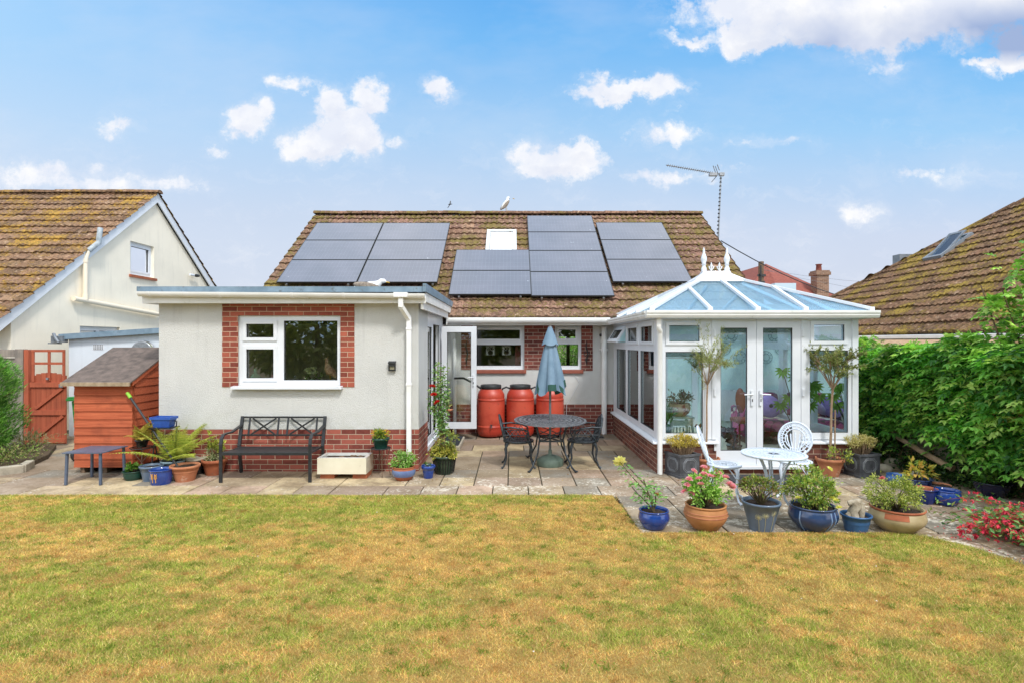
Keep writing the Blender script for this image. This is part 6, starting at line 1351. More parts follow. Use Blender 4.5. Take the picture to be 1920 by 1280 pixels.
def small_things():
    t = thing('wall_light', 'small black box solar light fixed on the white wall', 'wall light', (-1.79, YE, 1.6)); x, z = -1.79, 1.585
    g = MB(); g.box(x-.052, x+.052, YE-.05, YE-.001, z-.0, z+.065); g.prism([(x-.055, YE-.001, z+.075), (x-.055, YE-.065, z+.055), (x-.055, YE-.065, z+.04), (x-.055, YE-.001, z+.06)], (.11, 0, 0)); g.box(x-.052, x+.052, YE-.02, YE-.001, z-.065, z); g.box(x-.052, x-.042, YE-.05, YE-.02, z-.065, z); g.box(x+.042, x+.052, YE-.05, YE-.02, z-.065, z); g.box(x-.052, x+.052, YE-.05, YE-.02, z-.07, z-.06); g.build('case', M_blackpl, t)
    g = MB(); g.box(x-.035, x+.035, YE-.03, YE-.021, z-.05, z-.005); g.build('lens', mat('silver_reflector', S(190, 184, 160), rough=.2, metal=.5), t)
    t = thing('doormat', 'dark ribbed mat on a low step at the open door', 'doormat', (-1.05, 10.5, 0)); g = MB(); g.box(-1.36, -.93, 10.0, 11.0, .012, .09); g.build('step', M_stone, t, bevel=.006); g = MB(); g.box(-1.34, -.96, 10.03, 10.97, .091, .105)
    for i in range(18): g.box(-1.335, -.965, 10.05+i*.05, 10.07+i*.05, .1055, .111)
    g.build('mat', M_mat, t)
    t = thing('doormat', 'wide dark mat outside the conservatory doors', 'doormat', (3.6, 7.85, 0)); g = MB(); g.box(3.05, 4.2, 7.6, 8.12, .014, .03); g.build('mat', M_mat, t)
    t = thing('drain_cover', 'small dark square drain cover beside the white downpipe', 'drain', (1.72, 11.4, 0)); g = MB(); g.box(1.6, 1.86, 11.25, 11.5, .014, .03); 
    for i in range(5): g.box(1.62+i*.05, 1.64+i*.05, 11.27, 11.48, .0302, .036)
    g.build('grate', M_blackpl, t)
    for x, y in ((1.575, 1.7),):
        t = thing('wall_ornament', 'curly black iron ornament on the brick panel by the right window', 'ornament', (x, YH, y)); g = MB(); Y = YH-.03; g.tube([(x, Y, y+.27), (x-.02, Y, y+.15), (x+.02, Y, y), (x-.01, Y, y-.14), (x, Y, y-.25)], [.004, .014, .012, .016, .004], 6)
        for s in (-1, 1): g.tube([(x, Y, y+.02), (x+s*.05, Y, y+.04), (x+s*.06, Y, y-.02), (x+s*.03, Y, y-.06)], .008, 5); g.tube([(x, Y, y-.10), (x+s*.04, Y, y-.12), (x+s*.02, Y, y-.16)], .008, 5)
        g.build('ironwork', M_black, t)
    t = thing('wall_ornament', 'curly black iron ornament on the brick panel behind the open door', 'ornament', (-.95, YH, 1.7)); g = MB(); x, y = -.95, 1.7; g.tube([(x, YH-.03, y+.27), (x-.02, YH-.03, y+.15), (x+.02, YH-.03, y), (x-.01, YH-.03, y-.14), (x, YH-.03, y-.25)], [.004, .014, .012, .016, .004], 6); g.build('ironwork', M_black, t)
small_things()
def gull(name, label, loc, rz, s=1.0, sit=False, up=False):
    t = thing(name, label, 'seagull', loc, rz=rz, local=True)
    g = MB(); g.mi = 0
    P = [(-.20, .10), (-.12, .12), (-.02, .13), (.08, .14), (.13, .19), (.15, .24), (.19, .245), (.215, .235)] if not sit else [(-.2, .05), (-.1, .055), (0, .06), (.09, .08), (.13, .12), (.15, .14), (.19, .14), (.215, .13)]
    if up: P = [(-.13, .03), (-.09, .08), (-.03, .15), (.02, .22), (.045, .29), (.05, .345), (.085, .355), (.11, .348)]
    rr = [.012, .05, .07, .062, .036, .034, .030, .008]; g.tube([(x*s, 0, z*s) for x, z in P], [r*s for r in rr], 12); g.build('body', M_gull, t)
    for sy in (-1, 1): g = MB(); g.ellipsoid((-.04*s, sy*.052*s, (.14 if not sit else .07)*s), (.17*s, .022*s, .048*s), Matrix.Rotation(R(-50 if up else 6), 3, 'Y'), 12, 8); g.build('wing', M_gullgrey, t)
    g = MB(); z = P[-1][1]*s; g.tube([(.205*s, 0, z), (.25*s, 0, z-.006*s), (.26*s, 0, z-.014*s)], [.010*s, .008*s, .003*s], 6); g.build('beak', M_beak, t)
    if not sit:
        for sy in (-1, 1): g = MB(); g.tube([(0, sy*.025*s, .08*s), (.01*s, sy*.025*s, 0), (.04*s, sy*.025*s, 0)], .005*s, 5); g.build('leg', M_beak, t)
p = pt(949, 400, YR); gull('seagull', 'brown grey seagull standing on the roof ridge', (p.x, YR, ZR+.10), R(30), 1.05, up=True)
gull('seagull', 'seagull lying on the flat roof edge below the solar panels', ((693-CX)*8.5/F, 8.5, 2.705), R(12), 1.15, True)
def flying():
    p = pt(844, 384, 22); t = thing('flying_bird', 'tiny dark bird flying above the roof ridge', 'bird', p, local=True); g = MB(); g.tube([(-.08, 0, 0), (0, 0, .01), (.09, 0, .02)], [.008, .025, .006], 6); g.build('body', M_blackpl, t)
    for s in (-1, 1): g = MB(); g.prism([(.02, 0, .01), (-.03, 0, .01), (-.06+.05*s, s*.05, s*.16-.0), (-.02+.05*s, s*.05, s*.14)], (0, .004, .002)); g.build('wing', M_blackpl, t)
flying()
# ---------------------------------------------------------------- pots and potted plants, left group
def pots_left():
    t, r, h = pot('potted_plant', 'low dark green plastic bowl with small rosette plant, by the shed', 'potted plant', 250, 902, 37, 881, 26, M_greenpl, 'bowl')
    foliage(t, (0, 0, h+.03), (.09, .08, .05), 10, 120, .055, .035, PAL_GREEN, spread=.3, stem_r=.004)
    t, r, h = pot('empty_pot', 'slate blue glazed pot holding bare soil, behind the cobalt one', 'pot', 284, 904, 41, 871, 28, M_slateblue, 'taper')
    t, r, h = pot('empty_pot', 'cobalt blue pot with gold wheat ear pattern', 'pot', 302, 911, 41, 878, 34, M_cobalt, 'bowl', fill=.09)
    gold = mat('gold_slip', S(214, 160, 84), rough=.5); G = []
    for a0 in (-1.85, -1.5):
        q = lambda a, z: Vector((math.cos(a)*(r*(.80+.17*z/h)+.006), math.sin(a)*(r*(.80+.17*z/h)+.006), z)); G.append([q(a0, h*.2), q(a0+.03, h*.45)])
        for i in range(4): z = h*(.42+.09*i); G.append([q(a0, z), q(a0-.10, z+.02)]); G.append([q(a0+.02, z), q(a0+.12, z+.02)])
    drawn(t, G, .0045, gold)
    t, r, h = pot('empty_pot', 'plain weathered terracotta pot with wide rim, empty', 'pot', 347, 905, 52, 870, 33, M_terra, 'taper', fill=.03, rimh=.035)
    t, r, h = pot('potted_fern', 'arching yellow green fern in a pale grey blue pot', 'potted fern', 325, 896, 44, 861, 30, M_paleblue, 'taper')
    fern_fronds(t, (0, 0, h-.02), 19, .5, .85, C3((196, 204, 88), (168, 186, 74), (216, 214, 108)), 3, arch=.62)
    t, r, h = pot('covered_pot', 'black glazed pot topped by a beige saucer', 'pot', 366, 891, 37, 861, 26, M_blackpot, 'belly', soil=False); g = MB(); g.lathe([(.0, h-.004), (r*1.02, h-.004), (r*1.1, h+.03), (r*1.04, h+.032), (r*.97, h+.012), (0, h+.01)], 28, close=False); g.build('saucer', M_stone, t)
    t, r, h = pot('potted_plant', 'terracotta pot with tall yellow green spikes, left of the bench', 'potted plant', 402, 892.5, 45, 859, 30, M_terra2, 'taper', rimh=.05)
    foliage(t, (.0, 0, h+.07), (.15, .12, .09), 16, 500, .035, .016, C3((170, 176, 130), (140, 156, 100), (196, 190, 150)), spread=.3)
    for sx, hh in ((-.06, .42), (.05, .30), (.11, .25), (-.02, .3)):
        f = foliage(t, (sx, 0, h+hh*.6), (.03, .03, hh*.42), 9, 110, .045, .02, PAL_YG, name='foliage', mode='up', cr=.025, base=(sx*.4, 0, h), stem_r=.003)
    # fern on a low wire stand, left
    s = thing('wire_plant_stand', 'rusty wire plant stand with round top by the shed corner', 'plant stand', ((266-CX)*8.05/F, 8.05, .012), local=True); g = MB(); n = 24
    g.tube([(.15*math.cos(2*math.pi*i/n), .15*math.sin(2*math.pi*i/n), .42) for i in range(n+1)], .006, 5)
    for i in range(-3, 4): w_ = math.sqrt(.15**2-(i*.04)**2); g.tube([(i*.04, -w_, .42), (i*.04, w_, .42)], .003, 4)
    g.build('top', M_black, s)
    for a in (.6, 2.2, 3.8, 5.4): g = MB(); g.tube([(.14*math.cos(a), .14*math.sin(a), .42), (-.13*math.cos(a), -.13*math.sin(a), 0)], .006, 5); g.build('leg', mat('rusty_wire', S(140, 100, 80), S(96, 80, 72), rough=.8, sc_=30), s)
    f = thing('potted_fern', 'wispy yellow fern in a small dark pot on the wire stand', 'potted fern', ((266-CX)*8.05/F, 8.05, .44), local=True); g = MB(); g.lathe([(.06, 0), (.085, .09), (.095, .09), (.095, .11), (.085, .11), (.08, .09)], 24); g.build('pot', M_blackpot, f)
    fern_fronds(f, (0, 0, .08), 11, .25, .42, C3((196, 184, 80), (170, 168, 66), (206, 176, 90)), 8, arch=1.0)
    # tall folding stand with blue planter
    D = 8.12; X = (309-CX)*D/F; s = thing('metal_stand', 'tall black folding metal stand in the corner under the blue planter', 'stand', (X, D, .012), local=True)
    for sx in (-1, 1):
        g = MB(); g.tube([(sx*.15, -.1, 0), (sx*.15, .05, .70)], .009, 6); g.tube([(sx*.14, .15, 0), (sx*.14, -.08, .66)], .009, 6); g.build('leg', M_black, s)
    g = MB(); g.box(-.16, .16, -.12, .10, .69, .705); g.tube([(.17, .0, .0), (.155, .02, .7), (.16, .02, .78), (.08, .02, .82), (-.08, .02, .82), (-.15, .02, .78), (-.15, .02, .7)], .009, 6); g.box(-.14, .14, -.1, .08, .3, .31); g.build('shelf', M_black, s)
    b = thing('blue_planter', 'bright blue rectangular planter on the tall black stand', 'planter', (X, D-.02, .72), local=True); g = MB(); g.add([(-.11, -.07, 0), (.11, -.07, 0), (.11, .07, 0), (-.11, .07, 0), (-.14, -.09, .13), (.14, -.09, .13), (.14, .09, .13), (-.14, .09, .13)], [(3, 2, 1, 0), (0, 1, 5, 4), (1, 2, 6, 5), (2, 3, 7, 6), (3, 0, 4, 7)]); g.slab((-.15, .15, -.1, .1), [(-.13, .13, -.08, .08)], lambda u, v, q: (u, v, q), .115, .15); g.box(-.13, .13, -.08, .08, .09, .1)
    g.build('planter_body', mat('bright_blue_plastic', S(48, 92, 178), S(38, 76, 156), rough=.4, sc_=8), b, bevel=.003)
pots_left()
def pots_mid():
    D = 8.12; X = (714-CX)*D/F; s = thing('wire_plant_stand', 'round wire plant stand between the butler sink and the downpipe', 'plant stand', (X, D, .012), local=True); g = MB(); n = 24
    g.tube([(.14*math.cos(2*math.pi*i/n), .14*math.sin(2*math.pi*i/n), .40) for i in range(n+1)], .006, 5); g.lathe([(0, .392), (.138, .392), (.138, .397), (0, .397)], 24, close=False); g.build('top', M_black, s)
    for a in (.4, 1.97, 3.54, 5.1):
        g = MB(); g.tube([(.13*math.cos(a), .13*math.sin(a), .40), (.09*math.cos(a), .09*math.sin(a), .2), (.14*math.cos(a), .14*math.sin(a), 0)], .006, 5); g.tube([(.1*math.cos(a), .1*math.sin(a), .3), (.04*math.cos(a+.8), .04*math.sin(a+.8), .22), (.1*math.cos(a+1.57), .1*math.sin(a+1.57), .3)], .004, 4); g.build('leg', M_bark, s)
    t = thing('potted_plant', 'dark green pot of yellow flowers standing on the wire stand', 'potted plant', (X, D, .412), local=True); g = MB(); g.lathe([(.085, 0), (.115, .12), (.125, .12), (.125, .15), (.118, .15), (.11, .13)], 30); g.build('pot', M_greenpl, t)
    foliage(t, (0, 0, .18), (.12, .12, .07), 24, 520, .035, .018, C3((150, 160, 50), (120, 140, 44), (90, 120, 44)), spread=.3)
    for i in range(34): flower(t, (rnd(-.12, .12), rnd(-.12, .08), rnd(.19, .26)), .014, (236, 206, 50), 'small')
    t, r, h = pot('potted_plant', 'tan pot with pale blue glazed band and pinkish white flowers', 'potted plant', 757, 902.5, 41, 872.5, 26, M_terra2, 'belly')
    g = MB(); zz = [.30, .42, .54, .66, .78]; rb = 26/2*gy(902.5)/F
    pr = lambda f: (rb+(r*1.06-rb)*math.sin(math.pi*.5*min(1, f/.62))-max(0, f-.62)*r*.30+.0025, h*f); g.lathe([pr(f) for f in zz], 36, close=False); g.build('glaze_band', mat('blue_grey_glaze', S(112, 132, 168), S(92, 108, 150), rough=.3, sc_=4), t)
    foliage(t, (0, 0, h+.07), (.17, .15, .12), 26, 800, .05, .022, C3((140, 180, 84), (110, 156, 64), (166, 196, 110)), spread=.28)
    for i in range(14): flower(t, (rnd(-.2, .2), rnd(-.15, .1), h+rnd(.04, .22)), .016, (232, 206, 204), 'small')
    t, r, h = pot('potted_plant', 'small cobalt blue pot with a tiny seedling, beside the big green pot', 'potted plant', 803, 898, 27, 871, 18, M_cobalt, 'taper', rimh=.045)
    foliage(t, (0, 0, h+.01), (.06, .05, .03), 8, 90, .025, .012, PAL_GREEN)
    t, r, h = pot('potted_rose', 'climbing red rose above a large dark green ribbed pot', 'potted plant', 833, 891, 46, 852, 32, mat('dark_green_glaze', S(52, 72, 52), S(38, 54, 40), rough=.25, sc_=4, coat=.5), 'taper', rimh=.03)
    G = [[Vector((math.cos(a)*(r*.74+.006), math.sin(a)*(r*.74+.006), .02)), Vector((math.cos(a)*(r*.94), math.sin(a)*(r*.94), h-.05))] for a in np.linspace(0, 6.28, 25)[:-1]]; drawn(t, G, .006, M_blackpot, 'ribs')
    foliage(t, (0, 0, h+.05), (.23, .2, .09), 34, 1200, .042, .022, C3((186, 178, 74), (160, 160, 62), (136, 144, 60), (206, 190, 100)), spread=.22)
    # rose canes
    g = MB(); L_ = MB(); tips = []
    for i in range(9):
        p0 = Vector((rnd(-.05, .03), rnd(-.03, .05), h)); x1 = -.06+rnd(-.10, .06); pts = [p0, Vector((p0.x-.03, .02, h+.35)), Vector((x1*1.3, .03, h+.7)), Vector((x1+rnd(-.05, .05), rnd(-.05, .06), h+rnd(.9, 1.35)))]; g.tube(pts, [.010, .008, .006, .003], 6)
        for q in range(130):
            f = random.random()**.6; k_ = min(2, int(f*3)); p = pts[k_].lerp(pts[k_+1], f*3-k_) if f < 1 else pts[3]
            if p.z < h+.3 and random.random() < .6: continue
            L_.leaves([tuple(p+Vector((rnd(-.08, .08), rnd(-.07, .07), rnd(-.04, .04))))], [(rnd(-1, 1), rnd(-1, 1), rnd(-.5, .6))], rnd(.04, .06), rnd(.024, .036), pick(C3((126, 166, 96), (96, 140, 72), (160, 184, 116)), 1))
    g.build('cane', M_bark, t); L_.build('rose_leaves', M_leaf, t)
    for p in ((-.16, -.12, h+1.02), (-.14, -.12, h+.90), (-.09, -.13, h+.79)): flower(t, p, .05, (206, 36, 30))
    foliage(t, (.04, -.02, h+.22), (.16, .12, .18), 16, 360, .04, .02, C3((190, 182, 90), (160, 164, 80), (130, 150, 70)), name='yellow_foliage', spread=.25)
    f = thing('dish_feeder', 'terracotta dish with seedling on a thin stake before the glass door', 'feeder', ((839-CX)*8.7/F, 8.7, .012), local=True); g = MB(); g.tube([(-.1, 0, 0), (-.05, 0, .5), (0, 0, .86)], .006, 6); g.build('stake', M_bark, f); g = MB(); g.lathe([(0, .855), (.05, .86), (.09, .885), (.085, .885), (.05, .87), (0, .868)], 24, close=False); g.build('dish', M_terra, f)
    foliage(f, (.0, 0, 1.0), (.07, .06, .13), 7, 40, .05, .035, PAL_OLIVE, stem_r=.003, base=(0, 0, .87))
pots_mid()
# ---------------------------------------------------------------- right group along the lawn
def rose_bush(t, h, R_, zc, rz_, n, fl, col, fr=.035, nfl=16, seed=0, pal=PAL_LIME):
    foliage(t, (0, 0, h+zc), (R_, R_, rz_), 40, n, .036, .021, pal, spread=.20, base=(0, 0, h-.02), stem_r=.006, stem_mat=M_stem, lowcut=-.8)
    for p in fl: flower(t, p, fr, col)
def pots_front():
    t, r, h = pot('potted_rose', 'shiny cobalt blue pot with leggy yellow rose, leftmost on the lawn edge', 'potted plant', 1226, 995.7, 55, 953.5, 38, M_cobalt, 'belly', rimh=.02)
    base = Vector((0, 0, h-.03)); L_ = MB(); g = MB(); top = Vector((-.36, -.02, h+.50))
    canes = [[base, Vector((-.03, 0, h+.12)), Vector((-.15, 0, h+.25)), Vector((-.28, 0, h+.40)), top], [base, Vector((.02, 0, h+.10)), Vector((.0, 0, h+.24))], [base, Vector((-.05, 0, h+.14)), Vector((-.10, .03, h+.30))], [base, Vector((-.06, 0, h+.05)), Vector((-.16, -.05, h+.16))]]
    for c in canes:
        g.tube(c, [.009-.0013*i for i in range(len(c))], 6)
        for q in range(75 if len(c) > 3 else 55):
            f = random.uniform(.45, 1.0)*(len(c)-1); i = min(len(c)-2, int(f)); p = c[i].lerp(c[i+1], f-i)
            if len(c) > 3 and f > 3.5: continue
            a = rnd(0, 6.28); s_ = rnd(.02, .09); L_.leaves([tuple(p+Vector((math.cos(a)*s_, math.sin(a)*s_, rnd(-.02, .02))))], [(math.cos(a), math.sin(a), rnd(-.4, .3))], rnd(.035, .055), rnd(.022, .03), pick(C3((128, 176, 92), (100, 150, 76), (150, 192, 110)), 1))
    g.build('cane', M_stem, t); L_.build('foliage', M_leaf, t); flower(t, top, .072, (252, 236, 160)).rotation_euler = (-.9, 0, 0); flower(t, (.03, -.03, h+.16), .03, (226, 150, 96))
    t, r, h = pot('potted_rose', 'pink rose bush in a round banded terracotta pot', 'potted plant', 1323, 998, 74, 943, 44, mat('tan_terracotta', S(190, 132, 82), S(168, 112, 68), rough=.7, sc_=5, bs=50, bstr=.2, dirt=(S(110, 100, 70), 4, .6)), 'belly', rimh=.03)
    rb = 22*gy(998)/F; g = MB()
    for f in (.60, .72): g.lathe([(rr+.004, h*f+dz) for rr, dz in ((rb+(r*1.06-rb)*math.sin(math.pi*.5*min(1, f/.62))-max(0, f-.62)*r*.30-.003, -.008), (rb+(r*1.06-rb)*math.sin(math.pi*.5*min(1, f/.62))-max(0, f-.62)*r*.30+.002, 0), (rb+(r*1.06-rb)*math.sin(math.pi*.5*min(1, f/.62))-max(0, f-.62)*r*.30-.003, .008))], 40, close=False)
    g.build('raised_bands', M_terra, t)
    fl = [(-.22, -.1, h+.22), (-.18, -.12, h+.14), (-.15, -.1, h+.36), (-.06, -.13, h+.34), (-.11, -.12, h+.29), (.0, -.14, h+.32), (.04, -.12, h+.31), (.17, -.1, h+.30), (.20, -.12, h+.24), (.22, -.1, h+.21), (-.25, -.08, h+.15), (-.20, -.1, h+.28), (-.1, -.15, h+.24), (.1, -.1, h+.34), (.25, -.08, h+.20), (-.05, -.1, h+.40)]
    rose_bush(t, h, .24, .18, .18, 2100, fl, (255, 176, 200), .038)
    t, r, h = pot('potted_azalea', 'small azalea in a tall slate blue pot with gold starburst stalks', 'potted plant', 1427, 1000, 70, 937.5, 42, M_slateblue, 'taper', rimh=.025, rimo=.008)
    gold = mat('faded_gold_line', S(176, 170, 128), rough=.6); G = []; rb = 21*gy(1000)/F
    q = lambda a, z: Vector((math.cos(a)*(rb+(r-.008-rb)*z/h+.002), math.sin(a)*(rb+(r-.008-rb)*z/h+.002), z))
    for a0, zz in ((-2.15, .55), (-1.72, .62), (-1.15, .70)):
        G.append([q(a0, .01), q(a0+.02, h*zz*.5), q(a0, h*zz)])
        for i in range(12): an = i*.5236; G.append([q(a0, h*zz), q(a0+math.cos(an)*.22, h*zz+math.sin(an)*.032)])
    drawn(t, G, .0022, gold)
    foliage(t, (0, 0, h+.13), (.22, .2, .10), 26, 1000, .032, .018, C3((120, 138, 56), (92, 112, 46), (150, 120, 80), (150, 160, 76)), spread=.2, base=(0, 0, h-.03), stem_r=.006, lowcut=-.2, shell=.7)
    t, r, h = pot('potted_rose', 'yellow miniature rose in a round navy pot with pale blue stripes', 'potted plant', 1524, 1000, 81, 945, 50, mat('deep_blue_glaze', S(48, 72, 112), S(34, 52, 88), rough=.2, sc_=4, coat=.6), 'belly')
    rb = 25*gy(1000)/F; G = []
    for a0 in (-2.6, -1.25, -1.0, -.4): G.append([Vector((math.cos(a0)*rr_, math.sin(a0)*rr_, h*f)) for f in (.05, .15, .3, .45, .58, .7, .8, .88) for rr_ in [rb+(r*1.06-rb)*math.sin(math.pi*.5*min(1, f/.62))-max(0, f-.62)*r*.30-.004]])
    drawn(t, G, .009, mat('pale_blue_stripe', S(120, 146, 182), rough=.3), 'stripes')
    rose_bush(t, h, .27, .17, .19, 2300, [(.10, -.17, h+.12), (.13, -.19, h+.10), (.17, -.17, h+.02), (.15, -.05, h+.38), (-.2, -.1, h+.1), (.2, -.1, h+.14)], (252, 238, 150), .034, pal=C3((166, 184, 84), (134, 164, 64), (180, 176, 96), (104, 140, 56)))
    t, r, h = pot('potted_driftwood', 'plain blue bucket holding a weathered pale wood stump', 'pot', 1605, 1001, 54, 962, 38, mat('mid_blue_plastic', S(62, 104, 152), S(50, 88, 132), rough=.4, sc_=7), 'taper', rimh=.02)
    g = MB(); m_ = mat('weathered_driftwood', S(196, 186, 166), S(140, 128, 108), rough=1, sc_=18, bs=30, bstr=1); g.tube([(-.02, 0, h-.06), (-.03, .01, h+.02), (.0, 0, h+.08), (-.02, .0, h+.13)], [.055, .05, .05, .036], 9); g.tube([(.05, 0, h-.05), (.06, 0, h+.05), (.04, 0, h+.12)], [.03, .034, .028], 8); g.tube([(-.07, .02, h+.1), (0, 0, h+.115), (.06, .01, h+.13)], [.025, .04, .022], 7); g.tube([(-.08, 0, h-.02), (-.05, 0, h+.03)], [.03, .015], 6); g.build('wood_stump', m_, t)
    t, r, h = pot('potted_shrub', 'bushy yellow green shrub in a beige pot with terracotta rim', 'potted plant', 1682, 1002, 88, 949, 52, mat('beige_stoneware', S(190, 172, 134), S(164, 146, 108), rough=.6, sc_=5, bs=40, bstr=.2), 'belly')
    rb = 26*gy(1002)/F; g = MB(); g.lathe([(r*.955+.004, h*.90), (r+.003, h*.935), (r+.007, h*.975), (r-.003, h+.003)], 40, close=False); 
    g.add([(math.cos(a)*(rb+(r*1.06-rb)*math.sin(math.pi*.5*min(1, f/.62))-max(0, f-.62)*r*.30+.003), math.sin(a)*(rb+(r*1.06-rb)*math.sin(math.pi*.5*min(1, f/.62))-max(0, f-.62)*r*.30+.003), h*f) for a in np.linspace(-2.6, -1.75, 9) for f in (.66, .74, .82, .89)], [(i*4+j, i*4+j+1, i*4+j+5, i*4+j+4) for i in range(8) for j in range(3)], smooth=True); g.build('terracotta_rim', M_terra2, t)
    foliage(t, (-.02, 0, h+.15), (.29, .26, .17), 60, 3600, .024, .013, C3((180, 186, 86), (150, 166, 66), (198, 200, 110), (110, 132, 52)), spread=.17, base=(0, 0, h-.02), stem_r=.005, shell=.55, lowcut=-.6)
    flower(t, (-.22, -.1, h+.32), .03, (236, 130, 150))
pots_front()
def pots_right():
    g_ = 'spare blue pots by the boundary wall'
    pot('glazed_bowl', 'shiny cobalt bowl without plant, nearest the lawn among spare blue pots', 'pot', 1776, 951, 42, 917, 26, M_cobalt, 'belly', soil=False, group=g_)
    pot('glazed_bowl', 'deep blue pot with brown rim, behind the beige potted shrub', 'pot', 1735, 947, 42, 914, 26, mat('deep_cobalt_glaze', S(26, 46, 110), rough=.2, coat=.6), 'bowl', inner=M_terra2, soil=False, group=g_)
    pot('glazed_bowl', 'dark blue pot with sandy tan inside, behind the shiny cobalt bowl', 'pot', 1761, 932, 40, 907, 28, M_navy, 'bowl', inner=M_terra, fill=.02, group=g_)
    t, r, h = pot('potted_plant', 'blue textured bowl with a yellow leaved plant by the wall', 'potted plant', 1721, 926, 48, 895, 32, mat('mottled_blue_glaze', S(70, 90, 140), S(30, 44, 86), rough=.4, sc_=30, lo=.45, hi=.55), 'bowl')
    foliage(t, (-.02, 0, h+.10), (.17, .15, .10), 12, 110, .085, .035, C3((214, 196, 80), (226, 180, 90), (180, 184, 70)), spread=.25, stem_r=.004)
    pot('glazed_bowl', 'small light blue ringed pot, rearmost of the spare blue pots', 'pot', 1681, 908, 33, 888, 24, mat('light_blue_glaze', S(76, 126, 196), S(56, 100, 170), rough=.2, coat=.6), 'belly', soil=False, group=g_)
    t, r, h = pot('potted_plant', 'large navy bowl half hidden under wisteria leaves at the right', 'potted plant', 1860, 935, 62, 902, 36, M_navy, 'bowl')
    foliage(t, (0, 0, h+.05), (.22, .2, .08), 16, 260, .07, .035, PAL_GREEN, spread=.3)
    def lead(px, yb, w, label, rz, s, pal, hh, dry):
        D0 = gy(yb); D = D0+s/2; X = (px-CX)*D/F; t = thing('potted_hebe', label, 'planter', (X, D, .012), rz=rz, local=True); a = s/2; h = hh
        g = MB(); g.slab((-a+.015, a-.015, -a+.015, a-.015), [], lambda u, v, q: (u, v, q), .03, .06); g.slab((-a+.015, a-.015, -a+.015, a-.015), [(-a+.04, a-.04, -a+.04, a-.04)], lambda u, v, q: (u, v, q), .0601, h-.03); g.slab((-a, a, -a, a), [(-a+.035, a-.035, -a+.035, a-.035)], lambda u, v, q: (u, v, q), h-.0299, h); g.slab((-a, a, -a, a), [], lambda u, v, q: (u, v, q), 0, .0299); b = g.build('box_planter', M_lead, t, bevel=.006)
        G = []; e = .62*a; z0, z1 = .075, h-.065; c_ = .05
        for M in (Matrix.Identity(3), Matrix.Rotation(R(90), 3, 'Z'), Matrix.Rotation(R(-90), 3, 'Z')):
            for kf in (1.0, .82):
                ez = e*kf; zm = (z0+z1)/2; hz = (z1-z0)/2*kf; c2 = c_*kf; P = [(-ez+c2, zm-hz), (ez-c2, zm-hz), (ez, zm-hz+c2), (ez, zm+hz-c2), (ez-c2, zm+hz), (-ez+c2, zm+hz), (-ez, zm+hz-c2), (-ez, zm-hz+c2), (-ez+c2, zm-hz)]; G.append([M @ Vector((x, -a+.012, z)) for x, z in P])
        drawn(b, G, .007, M_leadline, 'moulding'); g = MB(); g.box(-a+.04, a-.04, -a+.04, a-.04, h-.06, h-.04); g.build('soil', M_soil, t)
        # upright brown twigs topped by short leaves
        g = MB(); T = []
        for i in range(110): x, y = rnd(-a*.7, a*.7), rnd(-a*.6, a*.6); p = Vector((x*1.35+rnd(-.03, .03), y*1.35, h+.09+rnd(.02, .17)*(1-.5*(abs(x)/a)))); g.tube([(x*.6, y*.6, h-.05), (x*1.1, y*1.1, h+.05), p], .0028, 4, caps=False); T.append(p)
        g.build('twigs', M_bark2, t); n = 4200; A = np.array([tuple(p) for p in T])[np.random.randint(0, len(T), n)]; g = MB(); g.leaves(A+np.random.normal(0, .016, (n, 3))-[0, 0, .01], np.random.normal(size=(n, 3))*.5+[0, 0, 1], .020, .010, pick(pal, n)*(.8+.4*np.random.rand(n, 1)), .2); g.build('foliage', M_leaf, t)
    lead(1613, 896.5, 48, 'golden brown dry hebe in a square lead look planter, right of the conservatory', R(12), .37, C3((214, 198, 132), (190, 174, 108), (170, 166, 84), (226, 212, 154)), .33, 1)
    lead(1279, 897, 48, 'golden hebe in a square lead look planter beside the downpipe', R(22), .37, C3((216, 190, 80), (190, 170, 70), (226, 200, 110), (160, 150, 64)), .33, 0)
    t, r, h = pot('olive_tree', 'slender olive tree in terracotta pot left of the conservatory doors', 'potted tree', 1324, 893, 50, 856, 34, M_terra, 'taper', rimh=.04)
    std_tree(t, h-.03, 1.98, .34, 1.62, .36, .013, 11, 3000, .055, .010, C3((164, 170, 108), (136, 146, 84), (184, 186, 126)), 5, M_bark2, lean=.02, fork=1.30)
    t, r, h = pot('standard_tree', 'standard tree on twin bare stems in terracotta pot by the right chair', 'potted tree', 1556, 895, 50, 857, 30, M_terra, 'taper', rimh=.045)
    std_tree(t, h-.03, 1.9, .38, 1.62, .27, .017, 13, 3600, .046, .017, PAL_OLIVE, 9, M_bark2, lean=.04, fork=1.24)
    g = MB(); g.tube([(.06, -.02, h-.03), (.065, -.02, .95)], .011, 7); g.build('stake', M_bark2, t)
    foliage(t, (.04, -.14, h+.05), (.22, .1, .13), 12, 200, .04, .02, C3((190, 190, 84), (160, 176, 70), (120, 150, 60)), name='trailing_foliage', spread=.3, stem_r=.003)
    for p, r_ in (((5.55, 8.35), .12), ((5.78, 8.0), .09), ((5.95, 8.75), .13)):
        t = thing('stone', ['rounded pale stone lying beside the yellow leaved bowl', 'smaller pale stone nearest the spare blue pots', 'large pale stone against the boundary wall'][[.12, .09, .13].index(r_)], 'stone', (p[0], p[1], .05), local=True); g = MB(); g.ellipsoid((0, 0, 0), (r_, r_*.8, r_*.7), n=10, m=7); g.build('rock', M_stone, t)
pots_right()
